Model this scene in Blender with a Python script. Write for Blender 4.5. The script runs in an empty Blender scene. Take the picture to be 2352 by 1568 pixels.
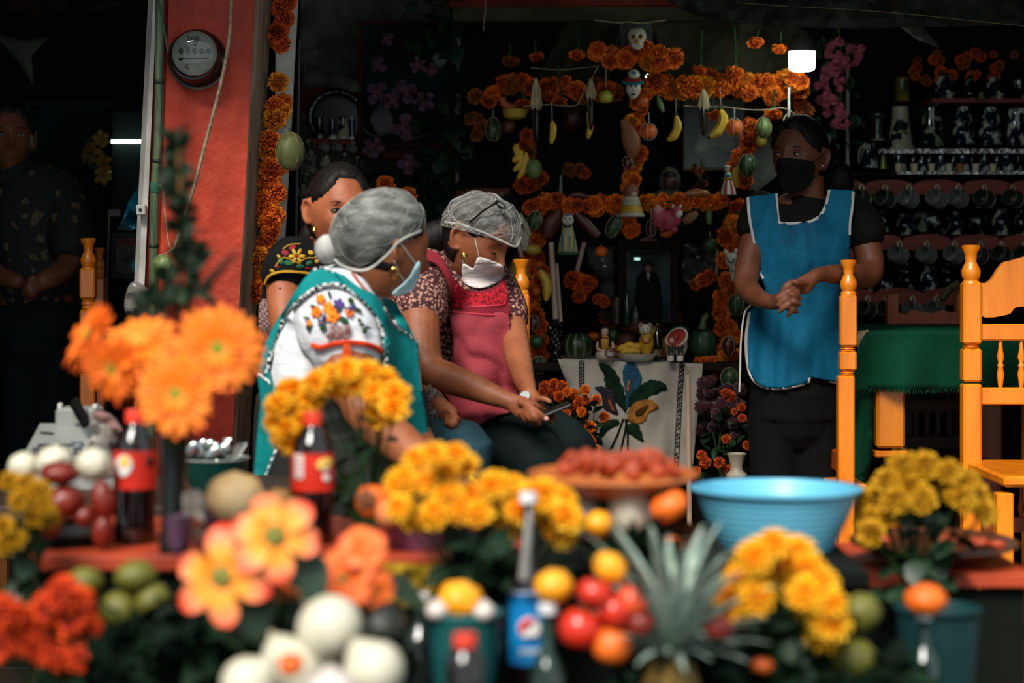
import bpy, bmesh, math, random
import numpy as np
from mathutils import Vector, Matrix, Euler
from mathutils import noise as mnoise
from mathutils.geometry import delaunay_2d_cdt
from mathutils.bvhtree import BVHTree
random.seed(7)
scn = bpy.context.scene
COL = scn.collection
F = 4573.333; HX = 1176.0; HY = 620.0; CZ = 1.09     # focal length in px, horizon row, eye height
CAM = Vector((0, 0, CZ))
def P(x, y, Y): return Vector(((x-HX)*Y/F, Y, CZ-(y-HY)*Y/F))
def S(px, Y): return px*Y/F

# ---------------------------------------------------------------- camera, sky, sun, exposure
cd = bpy.data.cameras.new('camera'); cam = bpy.data.objects.new('camera', cd); COL.objects.link(cam)
cam.location = CAM; cam.rotation_euler = (math.pi/2, 0, 0)
cd.sensor_width = 36; cd.lens = 70; cd.shift_y = -(784-HY)/2352
cd.clip_start = .05; cd.clip_end = 100
cd.dof.use_dof = True; cd.dof.focus_distance = 5.8; cd.dof.aperture_fstop = 2.3
scn.camera = cam
w = bpy.data.worlds.new('overcast_sky'); scn.world = w; w.use_nodes = True
bg = w.node_tree.nodes['Background']; bg.inputs[0].default_value = (.80, .93, 1.0, 1); bg.inputs[1].default_value = 0.80
sl = bpy.data.lights.new('sun', 'SUN'); sun = bpy.data.objects.new('sun', sl); COL.objects.link(sun)
sl.energy = 5.3; sl.angle = math.radians(26); sl.color = (1.0, .95, .88)
sun.rotation_euler = Vector((-.40, -1.0, 1.08)).to_track_quat('Z', 'Y').to_euler()
sun.location = (-3, -3, 5)
scn.view_settings.view_transform = 'Standard'; scn.view_settings.look = 'None'
scn.view_settings.gamma = 1; scn.view_settings.use_curve_mapping = False
scn.view_settings.exposure = 0.0

# ---------------------------------------------------------------- materials
def lin(h):
    if isinstance(h, str):
        h = h.lstrip('#'); c = [int(h[i:i+2], 16)/255 for i in (0, 2, 4)]
        return tuple((x/12.92 if x <= .04045 else ((x+.055)/1.055)**2.4) for x in c)
    return tuple(h)
MATS = {}
def M(name, c1, c2=None, rough=.6, scale=12, bump=0, bscale=None, metal=0, spec=.5, emit=0, trans=0, alpha=1, kind='noise', coat=0, sheen=0, stretch=None, detail=4, lo=.35, hi=.65, c3=None, sss=0):
    if name in MATS: return MATS[name]
    m = bpy.data.materials.new(name); m.use_nodes = True; MATS[name] = m
    nt = m.node_tree; N = nt.nodes; L = nt.links; b = N['Principled BSDF']
    b.inputs['Roughness'].default_value = rough; b.inputs['Metallic'].default_value = metal
    b.inputs['Specular IOR Level'].default_value = min(spec, .15) if rough >= .65 else spec
    b.inputs['Coat Weight'].default_value = coat; b.inputs['Sheen Weight'].default_value = sheen
    b.inputs['Transmission Weight'].default_value = trans; b.inputs['Alpha'].default_value = alpha
    if sss:
        b.inputs['Subsurface Weight'].default_value = sss; b.inputs['Subsurface Scale'].default_value = .01
    a = lin(c1); c2_ = lin(c2) if c2 else tuple(x*.72 for x in a)
    tc = N.new('ShaderNodeTexCoord'); mp = N.new('ShaderNodeMapping'); L.new(tc.outputs['Object'], mp.inputs[0])
    if stretch: mp.inputs['Scale'].default_value = stretch
    if kind == 'flat' and not bump:
        b.inputs['Base Color'].default_value = (*a, 1)
    else:
        if kind == 'voronoi':
            t = N.new('ShaderNodeTexVoronoi'); t.inputs['Scale'].default_value = scale; out = t.outputs['Distance']
        elif kind == 'wave':
            t = N.new('ShaderNodeTexWave'); t.inputs['Scale'].default_value = scale; t.inputs['Distortion'].default_value = 3; t.inputs['Detail'].default_value = 3; out = t.outputs['Fac']
        elif kind == 'checker':
            t = N.new('ShaderNodeTexChecker'); t.inputs['Scale'].default_value = scale; out = t.outputs['Fac']
        else:
            t = N.new('ShaderNodeTexNoise'); t.inputs['Scale'].default_value = scale; t.inputs['Detail'].default_value = detail; out = t.outputs['Fac']
        L.new(mp.outputs[0], t.inputs['Vector'])
        r = N.new('ShaderNodeValToRGB'); L.new(out, r.inputs[0])
        r.color_ramp.elements[0].position = lo; r.color_ramp.elements[0].color = (*c2_, 1)
        r.color_ramp.elements[1].position = hi; r.color_ramp.elements[1].color = (*a, 1)
        if c3:
            e = r.color_ramp.elements.new((lo+hi)/2); e.color = (*lin(c3), 1)
        if kind == 'flat': b.inputs['Base Color'].default_value = (*a, 1)
        else: L.new(r.outputs[0], b.inputs['Base Color'])
    if bump:
        t2 = N.new('ShaderNodeTexNoise'); t2.inputs['Scale'].default_value = bscale or scale*3; t2.inputs['Detail'].default_value = 3
        L.new(mp.outputs[0], t2.inputs['Vector'])
        bp = N.new('ShaderNodeBump'); bp.inputs['Strength'].default_value = bump; bp.inputs['Distance'].default_value = .01
        L.new(t2.outputs['Fac'], bp.inputs['Height']); L.new(bp.outputs[0], b.inputs['Normal'])
    if emit:
        b.inputs['Emission Color'].default_value = (*a, 1); b.inputs['Emission Strength'].default_value = emit
    return m
def Mrad(name, stops, rough=.6, axis=None, jit=.06, spec=.4, nscale=6):
    """colour by distance from the local origin (petals: base to tip)"""
    if name in MATS: return MATS[name]
    m = bpy.data.materials.new(name); m.use_nodes = True; MATS[name] = m
    nt = m.node_tree; N = nt.nodes; L = nt.links; b = N['Principled BSDF']; b.inputs['Roughness'].default_value = rough
    b.inputs['Specular IOR Level'].default_value = spec
    tc = N.new('ShaderNodeTexCoord'); ln = N.new('ShaderNodeVectorMath'); ln.operation = 'LENGTH'
    L.new(tc.outputs['Object'], ln.inputs[0])
    nz = N.new('ShaderNodeTexNoise'); nz.inputs['Scale'].default_value = nscale; L.new(tc.outputs['Object'], nz.inputs['Vector'])
    ad = N.new('ShaderNodeMath'); ad.operation = 'MULTIPLY_ADD'; ad.inputs[1].default_value = jit*4; L.new(nz.outputs['Fac'], ad.inputs[0]); L.new(ln.outputs['Value'], ad.inputs[2])
    sb = N.new('ShaderNodeMath'); sb.operation = 'SUBTRACT'; sb.inputs[1].default_value = jit*2; L.new(ad.outputs[0], sb.inputs[0])
    r = N.new('ShaderNodeValToRGB'); L.new(sb.outputs[0], r.inputs[0])
    while len(r.color_ramp.elements) < len(stops): r.color_ramp.elements.new(.5)
    for e, (p, c) in zip(r.color_ramp.elements, stops): e.position = p; e.color = (*lin(c), 1)
    L.new(r.outputs[0], b.inputs['Base Color'])
    return m

# ---------------------------------------------------------------- mesh builder
def frame_of(d, up=Vector((0, 0, 1))):
    d = d.normalized()
    if abs(d.dot(up)) > .95: up = Vector((0, 1, 0)) if abs(d.y) < .9 else Vector((1, 0, 0))
    x = up.cross(d).normalized(); y = d.cross(x).normalized()
    return x, y, d
class MB:
    def __init__(s): s.v = []; s.f = []; s.m = []
    def add(s, vs, fs, mi=0):
        o = len(s.v); s.v += [tuple(v) for v in vs]; s.f += [tuple(i+o for i in f) for f in fs]; s.m += [mi]*len(fs); return s
    def tube(s, pts, rad, seg=8, mi=0, cap=True, up=None, close=False):
        pts = [Vector(p) for p in pts]; n = len(pts)
        if not isinstance(rad, (list, tuple)) or (isinstance(rad, tuple)): rad = [rad]*n
        vs = []; px = None
        for i, p in enumerate(pts):
            if close: d = pts[(i+1) % n]-pts[i-1]
            else: d = pts[min(i+1, n-1)]-pts[max(i-1, 0)]
            if d.length < 1e-9: d = Vector((0, 0, 1))
            d.normalize()
            if px is None: x, y, _ = frame_of(d, up or Vector((0, 0, 1)))
            else:
                x = px-d*px.dot(d)
                if x.length < 1e-6: x, y, _ = frame_of(d)
                x.normalize(); y = d.cross(x)
            if up is not None and px is not None:
                x2 = up.cross(d)
                if x2.length > .05: x = x2.normalized(); y = d.cross(x)
            px = x
            r = rad[i]; rx, ry = r if isinstance(r, (tuple, list)) else (r, r)
            for k in range(seg):
                a = 2*math.pi*k/seg; vs.append(p+x*(math.cos(a)*rx)+y*(math.sin(a)*ry))
        fs = []
        for i in range(n if close else n-1):
            j = (i+1) % n
            for k in range(seg): fs.append((i*seg+k, i*seg+(k+1) % seg, j*seg+(k+1) % seg, j*seg+k))
        if cap and not close: fs.append(tuple(range(seg))[::-1]); fs.append(tuple((n-1)*seg+k for k in range(seg)))
        return s.add(vs, fs, mi)
    def ell(s, c, r, rot=None, seg=16, rings=10, mi=0, fn=None):
        c = Vector(c); r = r if isinstance(r, (tuple, list)) else (r, r, r); R = Euler(rot).to_matrix() if rot is not None and not isinstance(rot, Matrix) else (rot or Matrix.Identity(3))
        vs = []
        for i in range(rings+1):
            th = math.pi*i/rings
            for k in range(seg):
                ph = 2*math.pi*k/seg
                d = Vector((math.sin(th)*math.cos(ph), math.sin(th)*math.sin(ph), math.cos(th)))
                q = Vector((d.x*r[0], d.y*r[1], d.z*r[2]))
                if fn: q = fn(q, d)
                vs.append(c+R @ q)
        fs = [(i*seg+k, (i+1)*seg+k, (i+1)*seg+(k+1) % seg, i*seg+(k+1) % seg) for i in range(rings) for k in range(seg)]
        return s.add(vs, fs, mi)
    def lathe(s, prof, o=(0, 0, 0), seg=24, mi=0, rot=None, closed=False, fn=None):
        o = Vector(o); R = Euler(rot).to_matrix() if rot is not None and not isinstance(rot, Matrix) else (rot or Matrix.Identity(3)); vs = []
        for r, z in prof:
            for k in range(seg):
                a = 2*math.pi*k/seg; q = Vector((r*math.cos(a), r*math.sin(a), z))
                if fn: q = fn(q, a)
                vs.append(o+R @ q)
        n = len(prof)
        fs = [(i*seg+k, i*seg+(k+1) % seg, (i+1)*seg+(k+1) % seg, (i+1)*seg+k) for i in range(n-1) for k in range(seg)]
        return s.add(vs, fs, mi)
    def box(s, c, sz, rot=None, mi=0, b=0):
        c = Vector(c); R = Euler(rot).to_matrix() if rot is not None else Matrix.Identity(3)
        hx, hy, hz = sz[0]/2, sz[1]/2, sz[2]/2
        if b <= 0:
            vs = [c+R @ Vector((x*hx, y*hy, z*hz)) for x in (-1, 1) for y in (-1, 1) for z in (-1, 1)]
            return s.add(vs, [(0, 1, 3, 2), (4, 6, 7, 5), (0, 4, 5, 1), (2, 3, 7, 6), (0, 2, 6, 4), (1, 5, 7, 3)], mi)
        b = min(b, hx*.9, hy*.9, hz*.9); vs = []; ix = {}
        for x in (-1, 1):
            for y in (-1, 1):
                for z in (-1, 1):
                    for k in range(3):
                        q = [x*(hx-b), y*(hy-b), z*(hz-b)]; q[k] = (x, y, z)[k]*(hx, hy, hz)[k]
                        ix[(x, y, z, k)] = len(vs); vs.append(c+R @ Vector(q))
        fs = []
        for k in range(3):
            o1, o2 = [(1, 2), (2, 0), (0, 1)][k]
            for sg in (-1, 1):
                q = []
                for a, bb in ((-1, -1), (1, -1), (1, 1), (-1, 1)):
                    t = [0, 0, 0]; t[k] = sg; t[o1] = a; t[o2] = bb; q.append(ix[(*t, k)])
                fs.append(tuple(q if sg > 0 else q[::-1]))
            for a in (-1, 1):
                for bb in (-1, 1):
                    t0 = [0, 0, 0]; t1 = [0, 0, 0]; t0[k] = -1; t1[k] = 1
                    t0[o1] = t1[o1] = a; t0[o2] = t1[o2] = bb
                    q = [ix[(*t0, o1)], ix[(*t1, o1)], ix[(*t1, o2)], ix[(*t0, o2)]]
                    fs.append(tuple(q if a*bb > 0 else q[::-1]))
        for x in (-1, 1):
            for y in (-1, 1):
                for z in (-1, 1):
                    q = [ix[(x, y, z, k)] for k in range(3)]; fs.append(tuple(q if x*y*z > 0 else q[::-1]))
        return s.add(vs, fs, mi)
    def prism(s, poly, y0, y1, mi=0):
        """poly: list of (x,z) world; extruded from y0 to y1"""
        n = len(poly); vs = [(x, y0, z) for x, z in poly]+[(x, y1, z) for x, z in poly]
        fs = [tuple(range(n)), tuple(range(2*n-1, n-1, -1))]+[(i, i+n, (i+1) % n+n, (i+1) % n) for i in range(n)]
        return s.add(vs, fs, mi)
    def petal(s, Mx, pts, mi=0):
        """pts rows of (left, mid, right) local points -> strip"""
        vs = []; fs = []
        for r in pts:
            for q in r: vs.append(Mx @ Vector(q))
        for i in range(len(pts)-1):
            a = i*3; fs += [(a, a+1, a+4, a+3), (a+1, a+2, a+5, a+4)]
        return s.add(vs, fs, mi)
    def mesh(s, name, mats, org=Vector((0, 0, 0)), ang=45):
        me = bpy.data.meshes.new(name)
        v = [(a-org.x, b-org.y, c-org.z) for a, b, c in s.v]
        me.from_pydata(v, [], s.f)
        mats = mats if isinstance(mats, (list, tuple)) else [mats]
        for m in mats: me.materials.append(m)
        if len(mats) > 1: me.polygons.foreach_set('material_index', s.m)
        me.polygons.foreach_set('use_smooth', [True]*len(s.f))
        me.set_sharp_from_angle(angle=math.radians(ang))
        return me
def thing(name, label, cat, loc=(0, 0, 0), group=None, kind=None):
    o = bpy.data.objects.new(name, None); COL.objects.link(o); o.location = loc; o.empty_display_size = .02
    o['label'] = label; o['category'] = cat
    if group: o['group'] = group
    if kind: o['kind'] = kind
    return o
def tag(o, label, cat, group=None, kind=None):
    o['label'] = label; o['category'] = cat
    if group: o['group'] = group
    if kind: o['kind'] = kind
    return o
def wl(o):
    v = Vector((0, 0, 0))
    while o is not None: v = v+o.location; o = o.parent
    return v
def obj(name, mb, mats, parent=None, org=None, ang=45):
    """world-space MB -> one object; origin at org (default: parent's or first centre)"""
    base = wl(parent) if parent else Vector((0, 0, 0))
    if org is None:
        if parent: org = base
        else:
            a = np.array(mb.v); org = Vector(((a[:, 0].min()+a[:, 0].max())/2, (a[:, 1].min()+a[:, 1].max())/2, a[:, 2].min()))
    org = Vector(org)
    o = bpy.data.objects.new(name, mb.mesh(name, mats, org, ang)); COL.objects.link(o)
    o.location = org-base
    if parent: o.parent = parent
    return o
def inst(name, me, loc, rot=(0, 0, 0), sc=1, parent=None, mat=None):
    """place shared local mesh at world loc"""
    base = wl(parent) if parent else Vector((0, 0, 0))
    o = bpy.data.objects.new(name, me); COL.objects.link(o); o.location = Vector(loc)-base
    o.rotation_euler = rot; o.scale = (sc, sc, sc) if not isinstance(sc, (tuple, list)) else sc
    if parent: o.parent = parent
    return o
def struct(name, mb, mats, label=None):
    o = obj(name, mb, mats); o['kind'] = 'structure'
    if label: o['label'] = label
    return o
def solid(o, th, off=0):
    m = o.modifiers.new('thick', 'SOLIDIFY'); m.thickness = th; m.offset = off; return o
def rnd(a, b): return random.uniform(a, b)
def dir_rot(d, roll=0):
    """euler turning local +Z to direction d"""
    return (Vector(d).to_track_quat('Z', 'Y') @ Euler((0, 0, roll)).to_quaternion()).to_euler()
ORD = ['first', 'second', 'third', 'fourth', 'fifth', 'sixth', 'seventh', 'eighth', 'ninth', 'tenth', 'eleventh', 'twelfth', 'thirteenth', 'fourteenth', 'fifteenth']
def spline(pts, n=8):
    """catmull-rom through points (any dimension)"""
    pts = [np.array(p, float) for p in pts]; out = []
    for i in range(len(pts)-1):
        p0 = pts[max(i-1, 0)]; p1 = pts[i]; p2 = pts[i+1]; p3 = pts[min(i+2, len(pts)-1)]
        for k in range(n):
            t = k/n; out.append(.5*((2*p1)+(-p0+p2)*t+(2*p0-5*p1+4*p2-p3)*t*t+(-p0+3*p1-3*p2+p3)*t**3))
    out.append(pts[-1]); return out
def pxs(pts, Y, n=6):
    """pixel path (x,y[,Y]) -> smooth world points"""
    return [P(q[0], q[1], q[2]) for q in spline([(*p, Y) if len(p) == 2 else p for p in pts], n)]

# ---------------------------------------------------------------- flat outline pieces
def cdt(poly, step, inner=True):
    """poly list of 2-D points, returns verts2d, faces (triangles)"""
    pts = []
    n = len(poly)
    for i in range(n):
        a = Vector(poly[i]); b = Vector(poly[(i+1) % n]); k = max(1, int((b-a).length/step))
        for j in range(k): pts.append(a.lerp(b, j/k))
    m = len(pts); edges = [(i, (i+1) % m) for i in range(m)]
    if inner:
        xs = [p.x for p in pts]; ys = [p.y for p in pts]
        def inside(x, y):
            c = False; j = m-1
            for i in range(m):
                if (pts[i].y > y) != (pts[j].y > y) and x < (pts[j].x-pts[i].x)*(y-pts[i].y)/(pts[j].y-pts[i].y)+pts[i].x: c = not c
                j = i
            return c
        y = min(ys)+step*.5; r = 0; ex = []
        while y < max(ys):
            x = min(xs)+step*(.5 if r % 2 else 0)
            while x < max(xs):
                if inside(x, y) and min((p.x-x)**2+(p.y-y)**2 for p in pts) > (step*.45)**2: ex.append(Vector((x, y)))
                x += step
            y += step*.87; r += 1
        pts = pts+ex
    v, e, f, *_ = delaunay_2d_cdt(pts, edges, [tuple(range(m))], 1, 1e-6)
    return v, f
def flatpiece(poly_px, Y, step=8, bulge=0, jit=0, seed=0):
    """outline in pixels at depth Y -> MB sheet (gently bulged)"""
    v, f = cdt(poly_px, step); mb = MB()
    cx = sum(p[0] for p in poly_px)/len(poly_px); cy = sum(p[1] for p in poly_px)/len(poly_px)
    R = max(math.hypot(p[0]-cx, p[1]-cy) for p in poly_px)
    vs = []
    for p in v:
        d = math.hypot(p.x-cx, p.y-cy)/R
        dy = -bulge*(1-d*d)+jit*mnoise.noise(Vector((p.x*.03, p.y*.03, seed)))
        vs.append(P(p.x, p.y, Y+dy))
    mb.add(vs, [t[::-1] for t in f]); return mb
def remesh(mb, vox=.005, smooth=4, name='body', mats=None, extra=None):
    me = mb.mesh('tmp', [bpy.data.materials.new('x')] if mats is None else mats)
    o = bpy.data.objects.new('tmp', me); COL.objects.link(o)
    r = o.modifiers.new('r', 'REMESH'); r.mode = 'VOXEL'; r.voxel_size = vox
    if smooth:
        s = o.modifiers.new('s', 'SMOOTH'); s.iterations = smooth; s.factor = .5
    dg = bpy.context.evaluated_depsgraph_get(); dg.update()
    m2 = bpy.data.meshes.new_from_object(o.evaluated_get(dg)); m2.name = name
    bpy.data.objects.remove(o)
    m2.polygons.foreach_set('use_smooth', [True]*len(m2.polygons))
    return m2
def bvh_of(mes):
    vs = []; fs = []
    for me in mes:
        o = len(vs); vs += [v.co.copy() for v in me.vertices]; fs += [tuple(i+o for i in p.vertices) for p in me.polygons]
    return BVHTree.FromPolygons(vs, fs)
def drape(poly, bvh, Y0, off=.008, step=10, smooth=8, fold=0, fscale=(.02, .004), seed=0, ang=0):
    """cloth outline in pixels laid over a body: a ray per vertex, pulled clear of the surface and smoothed"""
    v, f = cdt(poly, step); n = len(v)
    dirs = [(P(p.x, p.y, 1)-CAM).normalized() for p in v]; hit = []
    for d in dirs:
        loc, nor, i, t = bvh.ray_cast(CAM, d, 12)
        hit.append(t-off if loc is not None else None)
    nb = [set() for _ in range(n)]
    for a in f:
        for i in range(len(a)): nb[a[i]].add(a[i-1]); nb[a[i-1]].add(a[i])
    t = list(hit)
    if all(x is None for x in t): t = [Y0/d.y for d in dirs]
    for _ in range(200):
        miss = [i for i in range(n) if t[i] is None]
        if not miss: break
        new = {}
        for i in miss:
            q = [t[j] for j in nb[i] if t[j] is not None]
            if q: new[i] = sum(q)/len(q)
        if not new:
            for i in miss: t[i] = Y0/dirs[i].y
            break
        for i, x in new.items(): t[i] = x
    for _ in range(smooth):
        t2 = [(t[i]+sum(t[j] for j in nb[i]))/(1+len(nb[i])) for i in range(n)]
        t = [min(a, h) if h is not None else a for a, h in zip(t2, hit)]
    if fold:
        ca, sa = math.cos(ang), math.sin(ang)
        for i, p in enumerate(v):
            u = p.x*ca+p.y*sa; q = -p.x*sa+p.y*ca
            t[i] -= fold*abs(mnoise.noise(Vector((u*fscale[0], q*fscale[1], seed))))*2
    mb = MB(); mb.add([CAM+d*tt for d, tt in zip(dirs, t)], [x[::-1] for x in f])
    b = BVHTree.FromPolygons([Vector(q) for q in mb.v], mb.f)
    return mb, b
def on(b, x, y, off=.002, Yd=5):
    d = (P(x, y, 1)-CAM).normalized(); loc, nor, i, t = b.ray_cast(CAM, d, 12)
    if loc is None:
        loc, nor, i, t = b.find_nearest(P(x, y, Yd)); t = (loc-CAM).dot(d)
    return CAM+d*(t-off)
def trim(path, b, Yd, r=.004, off=.002, n=5, seg=6, close=False):
    mb = MB(); pts = [on(b, q[0], q[1], off, Yd) for q in spline(path, n)]
    pts = [p for i, p in enumerate(pts) if i == 0 or (p-pts[i-1]).length > 1e-4]
    return mb.tube(pts, r, seg)
# ---------------------------------------------------------------- setting
def pbox(mb, x0, y0, x1, y1, Y, dep, mi=0, b=0):
    a = P(x0, y0, Y); c = P(x1, y1, Y)
    return mb.box(((a.x+c.x)/2, Y+dep/2, (a.z+c.z)/2), (abs(c.x-a.x), dep, abs(a.z-c.z)), mi=mi, b=b)
m_dark = M('dark_wall', '#20241d', '#161a14', scale=3, rough=.9)
m_ceil = M('dark_ceiling', '#1d211c', '#131612', scale=4, rough=.9)
m_floor = M("floor_joint", "#0c0b09", rough=.9)
m_tile = M("floor_tile", "#4a463b", "#3a372e", scale=6, rough=.4)
mb = MB().box((0, 4.2, -.05), (7, 9, .08)); fl = struct('floor', mb, m_floor)
tmb = MB().box((0, 0, 0), (.492, .492, .014), b=.004); tme = tmb.mesh('tile', m_tile)
for i in range(-5, 6):
    for j in range(9): inst('tile', tme, (i*.5+.1, 3.7+j*.5, -.006), parent=fl)
struct('ceiling', MB().box((0, 6.45, 2.42), (7, 3.7, .08)).box((-2.45, 3.7, 2.42), (1.7, 1.8, .08)), m_ceil)  # second slab: unseen awning added forward on the left to shade the far-left person
struct('wall_back', MB().box((0, 8.0, 1.2), (7, .1, 2.5)), m_dark)
struct('wall_left', MB().box((-2.35, 5.5, 1.2), (.1, 5.0, 2.5)), m_dark)
struct('wall_right', MB().box((2.35, 5.9, 1.2), (.1, 4.2, 2.5)), m_dark)
m_gray = M('grey_plaster', '#6c6d5f', '#4c4f44', scale=14, rough=.9, bump=.3)
m_bandred = M('red_band_paint', '#7a3020', '#54261b', scale=9, rough=.9, bump=.3)
struct('wall_niche', pbox(MB(), 690, -60, 1048, 1500, 7.55, .1), m_gray)
struct('trim_1', pbox(MB(), 690, 196, 830, 258, 7.52, .03), m_bandred)
m_beamr = M('red_beam_paint', '#7d2d1a', '#5e2416', scale=7, rough=.8)
m_beamo = M('olive_beam_paint', '#4b4834', '#3b3a2a', scale=8, rough=.9)
struct('trim_2', pbox(MB(), 1030, -90, 1620, 16, 7.0, .12), m_beamr)
struct('trim_3', pbox(MB(), 1040, 16, 1660, 48, 6.98, .14), m_beamo)

# red pillar, leaning a little
PY = 5.6
def lean(xt, xb, y): return xt+(xb-xt)*(y/650.0)
def strip(cols, mi=0, mb=None, ya=-260, yb=1508, n=10):
    """cols: (x at top, x at y=650, Y) corner lines -> wall skin through them"""
    mb = mb or MB(); vs = []; k = len(cols)
    for i in range(n+1):
        y = ya+(yb-ya)*i/n
        for xt, xb, Y in cols: vs.append(P(lean(xt, xb, y), y, Y))
    mb.add(vs, [(i*k+j, (i+1)*k+j, (i+1)*k+j+1, i*k+j+1) for i in range(n) for j in range(k-1)], mi)
    return mb
m_red = M('red_plaster', '#d8431f', '#a8321a', scale=5, rough=.62, bump=.75, bscale=26, c3='#c43a1a', stretch=(1, 1, .8), detail=8)
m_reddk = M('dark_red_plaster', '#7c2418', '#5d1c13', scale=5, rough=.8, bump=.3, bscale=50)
m_worn = M('worn_brown_plaster', '#b49e8a', '#7a6655', scale=9, rough=.8, bump=.8, bscale=30, c3='#977f6b', stretch=(1, 1, .3))
m_wht = M('white_paint', '#e6dfd6', '#c6bfb4', scale=9, rough=.7, bump=.2)
pil = thing('pillar', 'red-painted plaster pillar with the electric meter and a worn brown edge', 'pillar', P(450, 1508, PY+.1))
obj('core', strip([(352, 322, PY+.03), (360, 335, PY+.02), (384, 362, PY+.02), (388, 366, PY), (588, 553, PY), (592, 557, PY+.02), (620, 590, PY+.22), (352, 322, PY+.26), (352, 322, PY+.03)], n=16), m_red, pil)
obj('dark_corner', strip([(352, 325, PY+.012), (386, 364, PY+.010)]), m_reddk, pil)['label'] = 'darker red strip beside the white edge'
obj('white_edge', strip([(352, 318, PY), (340, 308, PY+.03)], mb=strip([(352, 318, PY), (360, 332, PY-.002)], yb=660), yb=660), m_wht, pil)['label'] = 'white painted edge'
obj('worn_edge', strip([(587, 552, PY-.004), (596, 562, PY+.012), (624, 592, PY+.215)], n=30), m_worn, pil)['label'] = 'worn brown plaster edge'
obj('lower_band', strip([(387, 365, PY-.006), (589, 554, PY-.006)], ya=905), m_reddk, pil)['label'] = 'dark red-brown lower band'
struct('trim_4', strip([(632, 628, 5.98), (634, 629, 5.9), (684, 648, 5.9), (686, 650, 5.98)], yb=1400), m_wht)

# electric meter
mbk = M('meter_black', '#0d0f0d', rough=.35, spec=.6)
mc = P(455, 137, PY-.005)
mt = thing('electric_meter', 'round black electricity meter with white dial face on the red pillar', 'meter', mc)
r = S(66, PY)
obj('back_ring', MB().lathe([(r*.2, .0), (r, .0), (r*1.03, .02), (r*.98, .035), (r*.9, .045)], mc, 40, rot=(math.pi/2, 0, 0)), mbk, mt)
obj('housing', MB().lathe([(r*.9, .03), (r*.88, .07), (r*.8, .085), (r*.72, .086)], mc, 40, rot=(math.pi/2, 0, 0)), mbk, mt)
fc = P(447, 122, PY-.093)
m_dial = M('dial_plate', '#b9b8ae', '#9b9a90', scale=10, rough=.5)
dial = obj('dial_face', MB().lathe([(0, .004), (S(47, PY), .004), (S(47, PY), -.002)], fc, 40, rot=(math.pi/2, 0, 0)), m_dial, mt)
m_ink = M('black_ink', '#151515', rough=.7, kind='flat')
def text_mesh(s, size, ext=.0004):
    cu = bpy.data.curves.new('t', 'FONT'); cu.body = s; cu.size = size; cu.extrude = ext; cu.align_x = 'CENTER'; cu.align_y = 'CENTER'
    o = bpy.data.objects.new('t', cu); COL.objects.link(o); dg = bpy.context.evaluated_depsgraph_get(); dg.update()
    me = bpy.data.meshes.new_from_object(o.evaluated_get(dg)); bpy.data.objects.remove(o); return me
def text(name, s, size, loc, rot, mat, parent):
    me = text_mesh(s, size); me.materials.clear(); me.materials.append(mat)
    return inst(name, me, loc, rot, 1, parent)
ty = fc.y-.006
text('number', '360', .022, P(443, 93, ty), (math.pi/2, 0, 0), m_ink, dial)
text('letter', 'C', .016, P(433, 152, ty), (math.pi/2, 0, 0), m_ink, dial)
k = MB()
for i in range(5):
    c = P(418+i*15, 118, ty); k.lathe([(.0045, 0), (.0062, 0)], c, 14, rot=(math.pi/2, 0, 0)); k.box(c, (.0015, .001, .008), rot=(0, i*1.1, 0))
k.box(P(447, 134, ty), (S(62, PY), .001, .0022)); k.lathe([(0, 0), (.004, 0)], P(449, 104, ty), 12, rot=(math.pi/2, 0, 0)); k.lathe([(0, 0), (.004, 0)], P(417, 136, ty), 12, rot=(math.pi/2, 0, 0))
obj('dial_marks', k, m_ink, dial)
m_glass = M('clear_glass', '#dfe8e4', rough=.05, trans=1, kind='flat')
obj('glass_cover', MB().lathe([(S(52, PY), .0), (S(50, PY), .014), (S(40, PY), .024), (S(20, PY), .029), (0, .03)], P(448, 124, PY-.094), 32, rot=(math.pi/2, 0, 0)), m_glass, mt)
obj('lower_rim', MB().tube([P(455+66*math.cos(a), 137+66*math.sin(a), PY-.04) for a in np.linspace(.5, 3.2, 24)], .004, 6), M('rim_metal', '#8d8b80', rough=.4, metal=.6), mt)

# bamboo pole against the pillar
m_bam = M('bamboo_skin', '#4d6147', '#2f4230', scale=8, rough=.45, stretch=(6, 6, .5), c3='#5f6d4c')
m_bamn = M('bamboo_node', '#1e2c1d', rough=.6)
bp = spline([(368, -150, 5.45), (366, 100, 5.45), (364, 300, 5.45), (355, 450, 5.45), (352, 660, 5.45), (345, 1100, 5.45)], 6)
bam = obj('bamboo_pole', MB().tube([P(*q) for q in bp], S(10, 5.45), 12), m_bam)
tag(bam, 'thin green bamboo pole leaning along the left of the red pillar', 'pole')
for y, x in ((188, 366), (370, 361), (565, 353)):
    obj('node', MB().lathe([(S(9, 5.45), -.008), (S(12.5, 5.45), -.002), (S(12.5, 5.45), .002), (S(9, 5.45), .008)], P(x, y, 5.45), 14), m_bamn, bam)
m_twine = M('beige_twine', '#b7a184', '#84705a', scale=60, rough=.9)
m_green_string = M('green_string', '#3c6b56', rough=.8)
def string(name, path, Y, r, mat, label, n=6, cat='string'):
    o = obj(name, MB().tube(pxs(path, Y, n), S(r, Y), 6), mat); return tag(o, label, cat)
string('cord', [(531, -40), (530, 30), (526, 90), (512, 170), (490, 260), (470, 335), (448, 420), (430, 480), (410, 540), (394, 585)], 5.47, 4.2, m_twine, 'long beige cord hanging across the red pillar and its meter', 8, 'cord')
string('string', [(366, 425), (375, 440), (380, 500), (388, 560), (405, 590)], 5.42, 1.8, m_twine, 'thin tan string tied to the bamboo pole')
string('string', [(362, -10), (372, 40), (386, 120)], 5.43, 2, m_green_string, 'thin green string at the top of the bamboo pole')
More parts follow.
